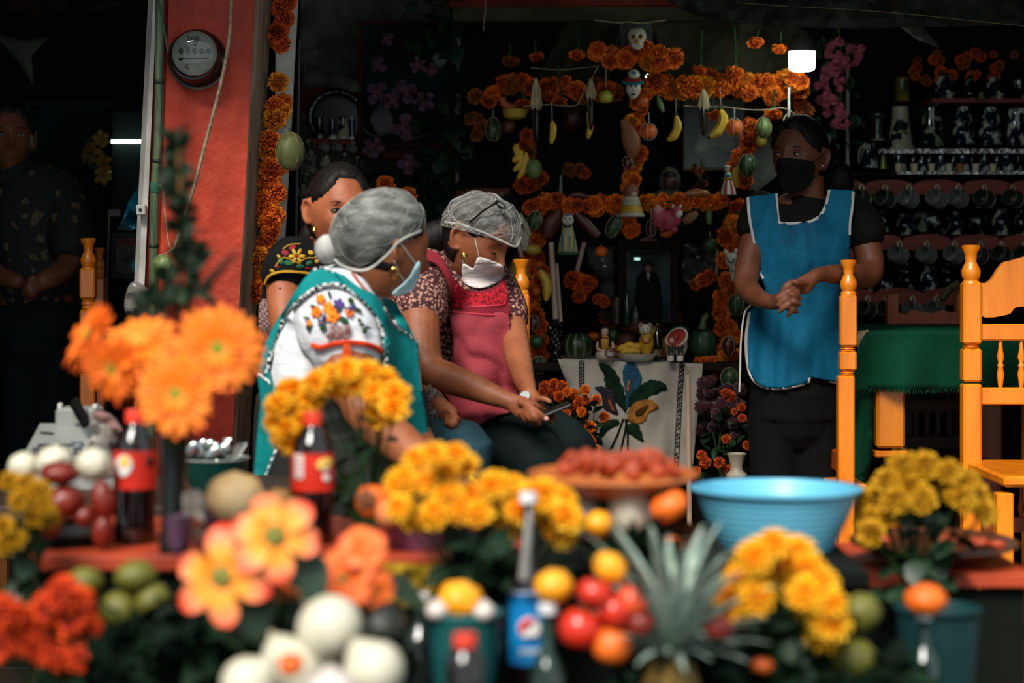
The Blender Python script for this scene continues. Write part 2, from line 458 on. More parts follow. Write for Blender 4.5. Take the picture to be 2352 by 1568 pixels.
obj('string_wrap', MB().lathe([(S(12, 5.45), -.014), (S(14, 5.45), 0), (S(12, 5.45), .014)], P(357, 430, 5.45), 12), m_green_string, bam)['label'] = 'green string wrapped round the pole'

# things left of the pillar, in the dark
m_teal_bag = M('teal_plastic_bag', '#1d8fae', '#0b4f67', scale=6, rough=.25, spec=.8, bump=.6)
def crumple(poly, Y, mat, name, label, cat, bulge=.05, jit=.05, step=7, th=.002, seed=1):
    o = obj(name, flatpiece(poly, Y, step, bulge, jit, seed), mat, ang=25); solid(o, th); return tag(o, label, cat)
crumple([(330, 420), (315, 430), (296, 462), (283, 500), (268, 530), (300, 532), (318, 520), (328, 500)], 6.0, m_teal_bag, 'plastic_bag', 'crumpled blue plastic bag hanging behind the white edge of the red pillar', 'bag', .06, .09)
crumple([(322, 560), (312, 585), (302, 610), (306, 625), (326, 622)], 6.0, m_teal_bag, 'plastic_bag', 'small blue bag scrap low behind the red pillar', 'bag', .03, .05, seed=4)
sk = thing('wall_socket', 'small white socket box on the white edge of the red pillar', 'socket', P(323, 492, 5.56))
obj('box_body', pbox(MB(), 312, 470, 334, 494, 5.56, .03, b=.003), m_wht, sk)
obj('plug_hole', MB().lathe([(0, 0), (S(4, 5.56), 0)], P(322, 482, 5.557), 10, rot=(math.pi/2, 0, 0)), mbk, sk)
m_navy = M('dark_frame_wood', '#151310', rough=.5)
pc = thing('picture', 'small dark picture with grey figures and red top behind the blue bag', 'picture', P(293, 640, 6.6))
obj('frame', MB().box(P(293, 588, 6.62), (S(76, 6.6), .02, S(110, 6.6)), b=.004), m_navy, pc)
obj('print', pbox(MB(), 266, 566, 318, 628, 6.6, .004), M('grey_print', '#5a5650', '#191916', scale=22, rough=.6), pc)
obj('print_top', pbox(MB(), 266, 548, 318, 566, 6.6, .004), M('red_print', '#7b2f2a', '#58221f', scale=12, rough=.6), pc)
fr = thing('display_fridge', 'dark glass-fronted cabinet with a bright LED strip, left of the red pillar', 'fridge', P(295, 900, 6.9))
m_cab = M('cabinet_black', '#0a0c0a', rough=.6, spec=.15)
obj('body', pbox(MB(), 252, 246, 342, 1300, 6.9, .5, b=.01), m_cab, fr)
obj('door_glass', pbox(MB(), 258, 258, 336, 480, 6.88, .006), M('dark_glass', '#0c1715', rough=.5, spec=.15, kind='flat'), fr)
obj('light_strip', MB().tube([P(256, 325, 6.86), P(334, 325, 6.86)], S(4.5, 6.86), 8), M('led_light', '#d7fff2', emit=5, kind='flat'), fr)
lb = MB()
for i in range(22): lb.ell(P(258+i*3.5, 325, 6.85), S(2, 6.85), seg=6, rings=4)
obj('light_bead', lb, M('led_bead', '#f2fffb', emit=9, kind='flat'), fr)['kind'] = 'stuff'
stn = thing('metal_stand', 'thin grey metal stand with a square top plate left of the blue bag', 'stand', P(247, 700, 6.7))
obj('upright', MB().tube([P(251, 482, 6.7), P(245, 640, 6.7), P(245, 900, 6.7)], S(3, 6.7), 8), M('grey_metal', '#7d776c', rough=.5, metal=.3), stn)
obj('top_plate', pbox(MB(), 250, 480, 275, 497, 6.7, .02, b=.002), M('grey_metal', '#7d776c'), stn)
bpn = thing('picture', 'large dim teal picture on the back wall at the far left', 'picture', P(160, 390, 7.7))
obj('frame', MB().box(P(160, 310, 7.72), (S(200, 7.7), .03, S(160, 7.7)), b=.006), m_navy, bpn)
obj('print', pbox(MB(), 68, 238, 250, 385, 7.68, .004), M('dim_teal_print', '#1b3531', '#0d1815', scale=9, rough=.7), bpn)
# paper stars and the draped cloths under the roof
m_star = M('grey_star_paper', '#5d5f57', '#494b44', scale=8, rough=.8)
def star(poly, Y, label):
    o = obj('paper_star', flatpiece(poly, Y, 14, .02, .02), m_star); solid(o, .004)
    return tag(o, label, 'decoration', 'grey paper stars hung under the roof')
star([(-10, 80), (55, 92), (112, 84), (72, 128), (78, 200), (50, 150), (0, 95)], 6.6, 'grey paper star hanging in the dark top left corner')
star([(690, 112), (712, 116), (735, 112), (722, 132), (705, 140), (702, 178), (688, 140)], 7.0, 'small grey paper star beside the dark pole')
star([(2055, 0), (2095, 30), (2160, 110), (2105, 90), (2040, 40), (1990, 15)], 6.4, 'grey paper star hanging in the top right')
m_gauze = M('grey_gauze', '#55564a', '#3d3e35', scale=20, rough=.9)
g = obj('cloth', flatpiece([(690, 140), (740, 160), (830, 190), (830, 215), (760, 200), (690, 200)], 7.1, 14, .03, .03), m_gauze); solid(g, .003)
tag(g, 'grey triangular cloth draped left of the dark picture', 'cloth')
m_drape = M('dark_drape_cloth', '#33342e', '#262822', scale=5, rough=.85)
dr = thing('cloth_swag', 'dark grey cloth sagging under the roof at the top right', 'cloth', P(2000, 20, 5.9))
d = obj('cloth', flatpiece([(1420, -120), (1500, -30), (1560, 20), (1640, 46), (1800, 62), (1980, 66), (2352, 56), (2352, -160)], 5.9, 22, .25, .12), m_drape, dr); solid(d, .004)
obj('glitter_edge', MB().tube(pxs([(1690, 6), (1800, 14), (1950, 22), (2100, 34), (2352, 60)], 5.62, 10), S(1.4, 5.6), 5), M('gold_glitter', '#6d5a2a', '#1a160c', scale=900, rough=.3, metal=.7, lo=.5, hi=.6), dr)
sl2 = thing('cloth_swag', 'dark cloth hanging under the roof at the top left', 'cloth', P(150, 0, 6.2))
d = obj('cloth', flatpiece([(-60, -160), (-60, 20), (90, 32), (240, 24), (340, 12), (340, -160)], 6.2, 22, .2, .12, 5), M('dark_brown_cloth', '#2b1a14', '#1c120e', scale=6, rough=.9), sl2); solid(d, .004)
# thin poles
def pole(x0, y0, x1, y1, Y, r, mat, label):
    return tag(obj('thin_pole', MB().tube([P(x0, y0, Y), P(x1, y1, Y)], S(r, Y), 8), mat), label, 'pole')
m_pole = M('grey_pole_metal', '#9a958a', '#77736a', scale=10, rough=.5)
pole(688, 90, 668, 1200, 6.02, 4, M('dark_pole_metal', '#34342c', rough=.5), 'dark thin pole right of the marigold strand')
pole(1054, -40, 1040, 1250, 7.25, 5, m_pole, 'pale thin pole at the left edge of the altar')
pole(1013, 335, 1005, 1250, 7.3, 5.5, m_pole, 'pale thin pole below the dark framed picture')
pole(1947, 120, 1947, 1200, 7.3, 4.5, m_pole, 'pale thin pole left of the pottery shelves')
string('string', [(1113, -10), (1115, 20), (1112, 50), (1110, 72)], 6.9, 1.5, m_twine, 'pale string dangling from the red beam')
# ---------------------------------------------------------------- flower meshes (local, radius about 1)
def fib(n, zmin=-1):
    out = []
    for i in range(n):
        z = 1-(1-zmin)*(i+.5)/n; r = math.sqrt(max(0, 1-z*z)); a = i*2.39996; out.append(Vector((r*math.cos(a), r*math.sin(a), z)))
    return out
def rotto(d, roll=0): return (Vector(d).to_track_quat('Z', 'X') @ Euler((0, 0, roll)).to_quaternion()).to_matrix().to_4x4()
def marigold_mb(n=150, seed=0, zmin=-.75, flat=.78, pw=.19):
    rs = random.Random(seed); mb = MB()
    mb.ell((0, 0, 0), (.5, .5, .5*flat), seg=10, rings=6)
    for d in fib(n, zmin):
        R = rotto(d, rs.uniform(0, 6.3)); s = rs.uniform(.80, 1.12); w = pw*.85*rs.uniform(.8, 1.15); t = rs.uniform(-.25, .25)
        sc = Matrix.Diagonal((1, 1, flat, 1))
        r = [((-w*.3, 0, .35), (0, .02, .35), (w*.3, 0, .35)),
             ((-w*.6, t*.2, .70*s), (0, .05, .72*s), (w*.6, -t*.2, .70*s)),
             ((-w, .05+t*.4, .92*s), (0, -.03, .90*s), (w, .05-t*.4, .92*s)),
             ((-w*.75, .16+t*.5, 1.04*s), (0, .02, .92*s), (w*.7, .12-t*.5, 1.03*s))]
        mb.petal(sc @ R, r)
    return mb
MG = [marigold_mb(150, 1).mesh('flower_head', None, ang=25), marigold_mb(120, 2, -.5, .62, .22).mesh('flower_head', None, ang=25), marigold_mb(170, 3, -.9, .85, .18).mesh('flower_head', None, ang=25)]
for m in MG: m.materials.clear()
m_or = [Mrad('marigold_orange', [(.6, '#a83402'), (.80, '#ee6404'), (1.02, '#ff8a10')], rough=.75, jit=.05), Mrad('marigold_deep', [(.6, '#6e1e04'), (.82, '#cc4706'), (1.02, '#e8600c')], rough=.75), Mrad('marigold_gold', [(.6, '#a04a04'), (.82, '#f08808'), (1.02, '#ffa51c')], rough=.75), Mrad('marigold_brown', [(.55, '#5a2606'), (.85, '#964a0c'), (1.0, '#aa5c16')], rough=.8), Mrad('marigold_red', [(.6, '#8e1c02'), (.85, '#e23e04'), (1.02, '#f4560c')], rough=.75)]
MGm = {}
def mg_mesh(v, c):
    if (v, c) not in MGm:
        m = MG[v].copy(); m.materials.append(m_or[c]); MGm[(v, c)] = m
    return MGm[(v, c)]
m_stem = M('green_stem', '#2f4a22', '#22371a', scale=20, rough=.7)
m_calyx = M('green_calyx', '#35512a', '#27401f', scale=20, rough=.6)
m_leaf = M('dark_leaf', '#1d3a20', '#122716', scale=10, rough=.5)
def cam_dir(): return Vector((rnd(-.6, .6), -1, rnd(-.5, .6)))
def garland(name, path, Y, r, label, cols=(0, 0, 1), n=None, jit=.35, group=None, gap=1.15, dy=.6, thread=True):
    """strand of marigold heads threaded on a string; path in px"""
    sp = spline([(*p, Y) if len(p) == 2 else p for p in path], 14)
    L = [0]
    for a, b in zip(sp, sp[1:]): L.append(L[-1]+math.hypot(b[0]-a[0], b[1]-a[1]))
    k = max(2, int(L[-1]/(r*gap)))
    t = thing(name, label, 'marigold garland', P(*sp[0]), group)
    if thread: obj('thread', MB().tube([P(*q) for q in sp[::2]], S(2.2, Y), 5), m_stem, t)
    sp = np.array(sp)
    for i in range(k):
        s = L[-1]*(i+.5)/k; x = np.interp(s, L, sp[:, 0]); y = np.interp(s, L, sp[:, 1]); YY = np.interp(s, L, sp[:, 2])
        rr = r*rnd(.82, 1.18)
        x += rnd(-1, 1)*r*jit; y += rnd(-1, 1)*r*jit; YY += rnd(-1, 1)*S(r, Y)*dy
        inst('flower_head', mg_mesh(random.randrange(3), random.choice(cols)), P(x, y, YY), dir_rot(cam_dir(), rnd(0, 6)), S(rr, YY), t)
    return t
CAL = MB().lathe([(.1, -.9), (.22, -.75), (.3, -.5), (.42, -.2), (.3, 0)], seg=9).mesh('calyx', m_calyx)
def hanging_marigold(x, y, r, Y, ytop, label, col=0, xtop=None, tilt=0, group='single marigolds hung upside down from the net'):
    """flower hanging head down from a stem"""
    t = thing('marigold', label, 'flower', P(x, y, Y), group)
    e = dir_rot((tilt, -.35, -1), rnd(0, 6))
    inst('flower_head', mg_mesh(1, col), P(x, y, Y), e, S(r, Y), t)
    inst('calyx', CAL, P(x, y, Y), e, S(r, Y)*1.25, t)
    xt = xtop if xtop is not None else x+rnd(-6, 6)
    obj('stem', MB().tube(pxs([(x-tilt*r, y-r*.6), (x*.5+xt*.5+rnd(-3, 3), (y+ytop)/2), (xt, ytop)], Y, 4), S(2.4, Y), 6), m_stem, t)
    return t

# leaf mesh local: along +Y, length 1
def leaf_mb(w=.3, cup=.08, n=6, droop=.2, teeth=0):
    mb = MB(); rows = []
    for i in range(n+1):
        t = i/n; ww = w*math.sin(math.pi*min(.97, t*.93+.04))**.8*(1+teeth*(i % 2)); z = -droop*t*t
        rows.append(((-ww, t, z+cup*ww/w*.8), (0, t, z), (ww, t, z+cup*ww/w*.8)))
    return mb.petal(Matrix.Identity(4), rows)
LEAF = leaf_mb().mesh('leaf', m_leaf)
LEAFW = leaf_mb(.42, .1, 6, .3).mesh('leaf', m_leaf)
def leaf_at(me, loc, d, size, parent, roll=None):
    q = Vector(d).to_track_quat('Y', 'Z') @ Euler((0, rnd(-.6, .6) if roll is None else roll, 0)).to_quaternion()
    return inst('leaf', me, loc, q.to_euler(), size, parent)
def foliage(name, polycenters, mat, label, n, size, Y, cat='foliage', seed=0, dy=.12):
    """uncountable leaf mass: blobs (x,y,rx,ry) in px"""
    rs = random.Random(seed); mb = MB()
    for (cx, cy, rx, ry) in polycenters:
        for i in range(n):
            a = rs.uniform(0, 6.283); q = math.sqrt(rs.random())
            x = cx+rx*q*math.cos(a); y = cy+ry*q*math.sin(a); c = P(x, y, Y+rs.uniform(-dy, dy))
            d = Vector((rs.uniform(-1, 1), rs.uniform(-1, .2), rs.uniform(-.6, 1))).normalized()
            R = (d.to_track_quat('Y', 'Z') @ Euler((0, rs.uniform(-1.5, 1.5), 0)).to_quaternion()).to_matrix().to_4x4()
            s = size*rs.uniform(.6, 1.3); w = .28
            mb.petal(Matrix.Translation(c) @ R @ Matrix.Scale(s, 4), [((-.02, 0, 0), (0, 0, 0), (.02, 0, 0)), ((-w, .35, .05), (0, .38, 0), (w, .35, .05)), ((-w*.7, .7, .02), (0, .72, -.05), (w*.7, .7, .02)), ((-.01, 1, -.1), (0, 1.02, -.1), (.01, 1, -.1))])
    o = obj(name, mb, mat); tag(o, label, cat, kind='stuff'); return o

# yellow chrysanthemum head: narrow strap petals over a dome
def mum_mb(seed=0, n=120):
    rs = random.Random(seed); mb = MB(); mb.ell((0, 0, 0), (.5, .5, .45), seg=10, rings=6)
    for i, d in enumerate(fib(n, -.35)):
        R = rotto(d, rs.uniform(-.5, .5)); s = rs.uniform(.85, 1.1); w = rs.uniform(.12, .17); c = rs.uniform(-.1, .25)
        sc = Matrix.Diagonal((1, 1, .8, 1))
        mb.petal(sc @ R, [((-w*.5, 0, .35), (0, .03, .35), (w*.5, 0, .35)), ((-w, 0, .7*s), (0, .08, .7*s), (w, 0, .7*s)), ((-w*.95, c*.5, .93*s), (0, c*.5+.1, .95*s), (w*.95, c*.5, .93*s)), ((-w*.4, c, 1.0*s), (0, c+.05, 1.03*s), (w*.4, c, 1.0*s))])
    return mb
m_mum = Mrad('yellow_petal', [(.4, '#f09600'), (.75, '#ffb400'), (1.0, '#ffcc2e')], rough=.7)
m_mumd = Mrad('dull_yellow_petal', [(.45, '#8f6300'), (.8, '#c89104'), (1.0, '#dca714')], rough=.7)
MUM = [mum_mb(i).mesh('flower_head', m_mum) for i in range(2)]
MUMD = [mum_mb(i+5).mesh('flower_head', m_mumd) for i in range(2)]
def mum_bunch(label, heads, Y, base, meshes=None, leaves=14, r=None, lsz=.05, dy=.05, stems=True, cat='flowers', spread=.07):
    """heads: (x,y,r px); stems gather at base (x,y)"""
    meshes = meshes or MUM
    B = P(base[0], base[1], Y+.03); t = thing('chrysanthemum_bunch', label, cat, B)
    for x, y, rr in heads:
        YY = Y+rnd(-dy, dy); c = P(x, y, YY)
        up = (c-B).normalized(); d = Vector((up.x*1.2+rnd(-.2, .2), -.75+rnd(-.3, .2), abs(up.z)*.9+rnd(-.1, .3)))
        inst('flower_head', random.choice(meshes), c, dir_rot(d, rnd(0, 6)), S(rr, YY), t)
        if stems:
            mid = c*.5+B*.5+Vector((0, .03, .02))
            obj('stem', MB().tube([c, c*.7+mid*.3+Vector((0, .01, -.005)), mid, B+Vector((rnd(-.01, .01), rnd(-.01, .01), 0))], .0022, 6), m_stem, t)
    xs = [h[0] for h in heads]; ys = [h[1] for h in heads]; cx = sum(xs)/len(xs)
    for i in range(leaves):
        x, y, rr = random.choice(heads); f = rnd(.15, .75)
        p = P(x, y, Y+.03).lerp(B, f)+Vector((rnd(-.02, .02), rnd(-.02, .03), rnd(-.01, .01)))
        leaf_at(LEAFW, p, (rnd(-1, 1), rnd(-1, .4), rnd(-.6, .5)), lsz*rnd(.7, 1.2), t)
    return t

# gerbera
def gerbera_mb(seed=0, n=24):
    rs = random.Random(seed); mb = MB()
    for ring, (L, k, el, z0) in enumerate(((1.0, n, .12, 0), (.86, n, .30, .03), (.5, 18, .6, .05))):
        for i in range(k):
            a = 2*math.pi*(i+ring*.5+rs.uniform(-.2, .2))/k; l = L*rs.uniform(.88, 1.08); w = (.088 if ring < 2 else .05); e = el+rs.uniform(-.12, .12); dr = rs.uniform(.0, .25)
            rows = []
            for t, f in ((.12, .5), (.35, .85), (.6, 1.0), (.82, .95), (.96, .6), (1.0, .25)):
                rr = l*t; z = z0+rr*math.tan(e)*.6-dr*rr*rr*.7
                rows.append(((rr, -w*f, z+.03*f), (rr, 0, z), (rr, w*f, z+.03*f)))
            mb.petal(Matrix.Rotation(a, 4, 'Z'), rows)
    return mb
m_ger = Mrad('gerbera_petal', [(.12, '#f5a050'), (.3, '#f4860e'), (.6, '#f27204'), (.9, '#f7840e'), (1.0, '#ee5a14')], rough=.6, jit=.05)
m_gerd = Mrad('gerbera_petal_deep', [(.2, '#e8841c'), (.4, '#e86c06'), (.9, '#dd5a06'), (1.0, '#cf480a')], rough=.65, jit=.05)
GER = [gerbera_mb(1).mesh('petals', m_ger), gerbera_mb(2).mesh('petals', m_gerd)]
m_disc = M('gerbera_disc_green', '#8f9a2c', '#5d6b1c', scale=30, kind='voronoi', rough=.8)
m_discc = M('gerbera_disc_yellow', '#d89a20', '#a06a10', scale=40, rough=.8)
m_fluff = M('cream_fluff', '#f5dfae', '#e8b878', scale=20, rough=.8)
gd = MB(); gd.ell((0, 0, .04), (.19, .19, .12), seg=16, rings=8)
for i in range(70):
    a = i*2.4; q = .17*math.sqrt(i/70); gd.ell((q*math.cos(a), q*math.sin(a), .1-q*.3), .016, seg=5, rings=3)
GDISC = gd.mesh('disc', m_disc)
GDIN = MB().ell((0, 0, .08), (.075, .075, .06), seg=12, rings=6).mesh('disc_eye', m_discc)
fl2 = MB()
for i in range(60):
    a = i*.1047+rnd(-.05, .05); q = rnd(.18, .24); fl2.tube([(q*.85*math.cos(a), q*.85*math.sin(a), .03), (q*1.25*math.cos(a), q*1.25*math.sin(a), .12)], [.022, .01], 5)
GFL = fl2.mesh('fluff_ring', m_fluff)
def gerbera(x, y, r, Y, d, label, base, v=0):
    c = P(x, y, Y); t = thing('gerbera', label, 'flower', c, 'orange gerberas in the dark vase')
    e = dir_rot(d, rnd(0, 6)); s = S(r, Y)
    inst('petals', GER[v], c, e, s, t); dd = inst('disc', GDISC, c, e, s, t)
    inst('disc_eye', GDIN, c, e, s, t); inst('fluff_ring', GFL, c, e, s, t)
    dv = Vector(d).normalized(); B = P(*base)
    obj('stem', MB().tube([c-dv*.01, c-dv*.05+Vector((0, 0, -.01)), c*.5+B*.5+Vector((0, .04, .02)), B], .004, 8), m_stem, t)
    return t
# big soft artificial lily / azalea
def lily_mb(seed, k=6, w=.34, wav=.06):
    rs = random.Random(seed); mb = MB()
    for i in range(k):
        a = 2*math.pi*i/k+rs.uniform(-.12, .12); l = rs.uniform(.88, 1.05); e = rs.uniform(.25, .5)
        rows = []
        for t, f in ((.08, .35), (.25, .6), (.45, .9), (.65, 1.05), (.82, .9), (.94, .55), (1.0, .12)):
            rr = l*t; z = rr*e-.45*rr*rr; ww = w*f
            rows.append(((rr, -ww, z+.08*f+wav*rs.uniform(-1, 1)), (rr, 0, z), (rr, ww, z+.08*f+wav*rs.uniform(-1, 1))))
        mb.petal(Matrix.Rotation(a, 4, 'Z'), rows)
    return mb
# ---------------------------------------------------------------- altar
AY = 6.75
def shape_fn(kind):
    def f(q, d):
        if kind == 'pear': k = 1-.28*max(0, d.z)**1.2; return Vector((q.x*k, q.y*k, q.z))
        if kind == 'lump': k = 1+.10*mnoise.noise(d*2.1); return q*k
        if kind == 'dent': k = 1-.22*max(0, abs(d.z)-.86)/.14 if abs(d.z) > .86 else 1; return Vector((q.x, q.y, q.z*k))
        if kind == 'ribs':
            a = math.atan2(d.y, d.x); k = 1-.06*abs(math.sin(a*5))**.5*(1-d.z*d.z)**.5; z = q.z*(1-.12*abs(d.z)**8); return Vector((q.x*k, q.y*k, z))
        return q
    return f
def fruit(name, label, cat, x, y, rx, ry, Y, mat, shape='lump', ytop=None, xtop=None, net=False, stem=None, rot=0, calyx=None, group=None, smat=None, seg=20):
    c = P(x, y, Y); t = thing(name, label, cat, c, group); R = Matrix.Rotation(rot, 3, 'Y')
    rw, rh = S(rx, Y), S(ry, Y)
    obj('flesh', MB().ell(c, (rw, rw, rh), rot=R, seg=seg, rings=14, fn=shape_fn(shape)), mat, t, ang=60)
    up = R @ Vector((0, 0, 1))
    if stem: obj('stem', MB().tube([c+up*rh*.9, c+up*rh*1.12, c+up*rh*(1.12+stem)+Vector((stem*rw*.6, 0, 0))], [rw*.14, rw*.09, rw*.11], 7), calyx or m_calyx, t)
    if net:
        nb = MB()
        for a in (0.2, 1.3, 2.3): nb.tube([c+R @ Vector((math.cos(a)*math.cos(u)*rw*1.03, math.sin(a)*math.cos(u)*rw*1.03, math.sin(u)*rh*1.03)) for u in np.linspace(0, 6.283, 25)[:-1]], S(.8, Y), 4, close=True)
        obj('tie', nb, smat or m_twine, t)
    if ytop is not None:
        xt = xtop if xtop is not None else x
        obj('string', MB().tube(pxs([(x+math.sin(rot)*ry, y-ry*.98), ((x+xt)/2, (y-ry+ytop)/2), (xt, ytop)], Y, 4), S(1.4, Y), 5), smat or m_twine, t)
    return t
m_orange = M('orange_peel', '#e8681c', '#c24d10', scale=8, rough=.45, bump=.25, bscale=160)
m_orange2 = M('dark_orange_peel', '#c4560f', '#8f3a0a', scale=8, rough=.5, bump=.2, bscale=160)
m_applg = M('green_apple_skin', '#b3b23a', '#8b9a2c', scale=8, rough=.35)
m_squash = M('green_squash_skin', '#5f7a42', '#3c562c', scale=10, rough=.45, c3='#6f8248')
m_squashd = M('dark_green_skin', '#2c4a2c', '#16301b', scale=9, rough=.4)
m_papaya = M('papaya_skin', '#c5a03a', '#6f7a2c', scale=4, rough=.45)
m_bread = M('bread_crust', '#a5673a', '#6e3c1c', scale=7, rough=.55, c3='#8c5028')
m_breadd = M('dark_bread_crust', '#6a3016', '#3e1a0c', scale=7, rough=.4)
m_banana = M('banana_skin', '#e0b13a', '#c8952a', scale=7, rough=.5, c3='#d8a832')
m_bantip = M('banana_tip', '#3b2a14', rough=.8)
m_avo = M('avocado_skin', '#1c1f14', '#0f120c', scale=20, rough=.45, bump=.5, bscale=80)
m_plum = M('plum_skin', '#47201c', '#2a1010', scale=8, rough=.3)
m_husk = M('corn_husk', '#cdbf97', '#a49267', scale=12, rough=.8, stretch=(8, 8, 1), c3='#b9a87e')
m_cornd = M('dark_corn_grain', '#2b1510', '#170b08', kind='voronoi', scale=90, rough=.35)
def banana(x, y, Y, path, r, label, ytop=None, group='hanging bananas', parent=None):
    pts = pxs(path, Y, 5); n = len(pts)
    rad = [S(r, Y)*min(1, .28+2.6*min(i/(n-1), 1-i/(n-1)))**.8 for i in range(n)]
    if parent: t = parent; return obj('banana', MB().tube(pts, rad, 7), m_banana, t)
    t = thing('banana', label, 'fruit', pts[0], group)
    obj('peel', MB().tube(pts, rad, 7), m_banana, t, ang=30)
    obj('tip', MB().tube([pts[-1], pts[-1]+(pts[-1]-pts[-2]).normalized()*S(r*.5, Y)], S(r*.3, Y), 6), m_bantip, t)
    p0 = path[0]
    obj('stem', MB().tube([pts[0], P(p0[0], p0[1]-r*.9, Y)], S(r*.3, Y), 6), m_calyx, t)
    if ytop is not None: obj('string', MB().tube([P(p0[0], p0[1]-r*.8, Y), P(p0[0]-1, ytop, Y)], S(1.3, Y), 5), m_twine, t)
    return t
def corn(x, y0, ymid, y1, Y, label, w=15):
    t = thing('corn_cob', label, 'corn', P(x, y0, Y), 'hanging corn cobs')
    hb = MB()
    for i in range(5):
        a = i*1.257; dx = math.cos(a)*w*.55; dy = math.sin(a)*S(w*.55, Y)
        hb.tube([P(x, y0, Y), P(x+dx*.5, y0+(ymid-y0)*.35, Y+dy*.5), P(x+dx, ymid-6, Y+dy), P(x+dx*.7, ymid+6, Y+dy*.8)], [(S(3, Y), S(2, Y)), (S(w*.42, Y), S(1.5, Y)), (S(w*.5, Y), S(1.5, Y)), (S(w*.2, Y), S(1, Y))], 8)
    obj('husk', hb, m_husk, t)
    c0 = P(x, ymid-8, Y); L = S(y1-ymid+8, Y); rw = S(w*.62, Y)
    obj('cob', MB().lathe([(rw*.5, 0), (rw*.9, -L*.1), (rw, -L*.35), (rw*.9, -L*.7), (rw*.5, -L*.93), (0, -L)], c0, 18, fn=lambda q, a: q+Vector((math.cos(a), math.sin(a), 0))*(.0012*math.sin(a*10))), m_cornd, t)
    return t

# garlands of the altar (one strand each)
GA = 'marigold strands dressing the altar'
garland('marigold_garland', [(1365, 132), (1400, 128), (1430, 148), (1470, 132), (1510, 140), (1545, 142)], AY-.1, 22, 'thick marigold strand crossing below the white skull at the top of the altar', (0, 0, 0, 2), gap=.62, jit=.6)
garland('marigold_garland', [(1480, 105), (1505, 118), (1525, 135)], AY-.12, 20, 'short clump of marigolds right of the white skull', (0,), n=3, gap=.9)
garland('marigold_garland', [(1436, 118), (1463, 112), (1490, 118)], AY-.1, 15, 'marigold collar right under the white skull', (0, 0), gap=.8)
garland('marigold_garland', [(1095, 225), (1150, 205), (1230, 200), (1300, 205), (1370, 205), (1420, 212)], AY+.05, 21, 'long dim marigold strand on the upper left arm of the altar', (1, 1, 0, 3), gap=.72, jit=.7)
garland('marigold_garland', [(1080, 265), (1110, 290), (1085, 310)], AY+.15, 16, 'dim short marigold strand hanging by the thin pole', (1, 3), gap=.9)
garland('marigold_garland', [(1485, 205), (1560, 200), (1640, 198), (1720, 200), (1790, 205), (1850, 195)], AY, 24, 'long thick marigold strand on the upper right arm of the altar', (0, 0, 2, 0), gap=.60, jit=.65)
garland('marigold_garland', [(1800, 178), (1830, 180), (1850, 190)], AY-.05, 20, 'marigolds bunched below the lit bulb', (0, 2), gap=.8)
garland('marigold_garland', [(1840, 215), (1845, 245), (1838, 280)], AY+.1, 18, 'dim marigolds hanging under the bulb beside the white rod', (1, 3), gap=.9)
garland('marigold_garland', [(1480, 215), (1470, 250), (1458, 290), (1462, 330), (1458, 380), (1450, 420), (1448, 440)], AY-.02, 18, 'marigold strand running down the middle of the altar cross', (0, 0, 2), gap=.62, jit=.5)
garland('marigold_garland', [(1446, 500), (1448, 520), (1442, 545)], AY-.02, 18, 'short marigold strand below the bell figurine', (0,), gap=.8, jit=.4)
garland('marigold_garland', [(1215, 470), (1260, 466), (1330, 474), (1400, 470), (1440, 475)], AY-.05, 20, 'marigold strand on the left of the middle shelf', (0, 0, 1), gap=.60, jit=.45)
garland('marigold_garland', [(1470, 470), (1530, 464), (1600, 462), (1660, 468)], AY-.05, 18, 'marigold strand on the right of the middle shelf', (0, 0, 2), gap=.60, jit=.5)
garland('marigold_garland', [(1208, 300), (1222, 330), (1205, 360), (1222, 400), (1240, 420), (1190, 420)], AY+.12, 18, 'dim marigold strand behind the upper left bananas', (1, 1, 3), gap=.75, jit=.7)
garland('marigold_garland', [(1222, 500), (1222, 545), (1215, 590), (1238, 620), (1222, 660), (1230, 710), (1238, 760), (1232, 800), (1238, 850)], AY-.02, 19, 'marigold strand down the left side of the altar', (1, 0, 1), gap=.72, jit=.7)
garland('marigold_garland', [(1715, 285), (1718, 320), (1700, 350), (1712, 375), (1685, 390), (1720, 418)], AY+.02, 21, 'marigold strand behind the green squashes on the upper right', (1, 1, 0), gap=.60, jit=.6)
garland('marigold_garland', [(1690, 485), (1700, 510), (1680, 540), (1705, 565), (1690, 590), (1665, 600)], AY-.02, 23, 'thick marigold clump beside the standing woman', (0, 0, 2), gap=.50, jit=.8)
garland('marigold_garland', [(1655, 640), (1668, 670), (1660, 700), (1662, 740), (1680, 770), (1660, 800), (1668, 835), (1660, 860)], AY-.02, 20, 'marigold strand down the right side of the altar', (0, 2, 0), gap=.58, jit=.65)
garland('marigold_garland', [(1585, 655), (1605, 640), (1635, 638)], AY, 17, 'three marigolds right of the portrait', (0, 1), gap=.9)
garland('marigold_garland', [(1300, 395), (1330, 392), (1350, 402)], AY+.3, 18, 'dim marigolds behind the candle glow on the upper shelf', (1, 3), gap=.9)
garland('marigold_garland', [(1485, 735), (1500, 715), (1482, 750), (1465, 745), (1550, 735), (1420, 740), (1385, 725)], AY+.25, 17, 'loose marigolds in front of the portrait frame', (1, 3, 1), gap=.8)
garland('marigold_garland', [(1600, 830), (1640, 828)], AY-.1, 9, 'tiny orange blooms on the edge of the embroidered cloth', (0,), gap=1)
garland('marigold_garland', [(1315, 648), (1300, 640), (1345, 640), (1345, 665), (1330, 692)], AY+.02, 19, 'marigolds hanging right of the pale candles', (0, 1), gap=1.0, jit=.4)
garland('marigold_garland', [(1370, 684), (1385, 690)], AY+.03, 15, 'pair of dull marigolds left of the portrait frame', (1,), gap=1.0)
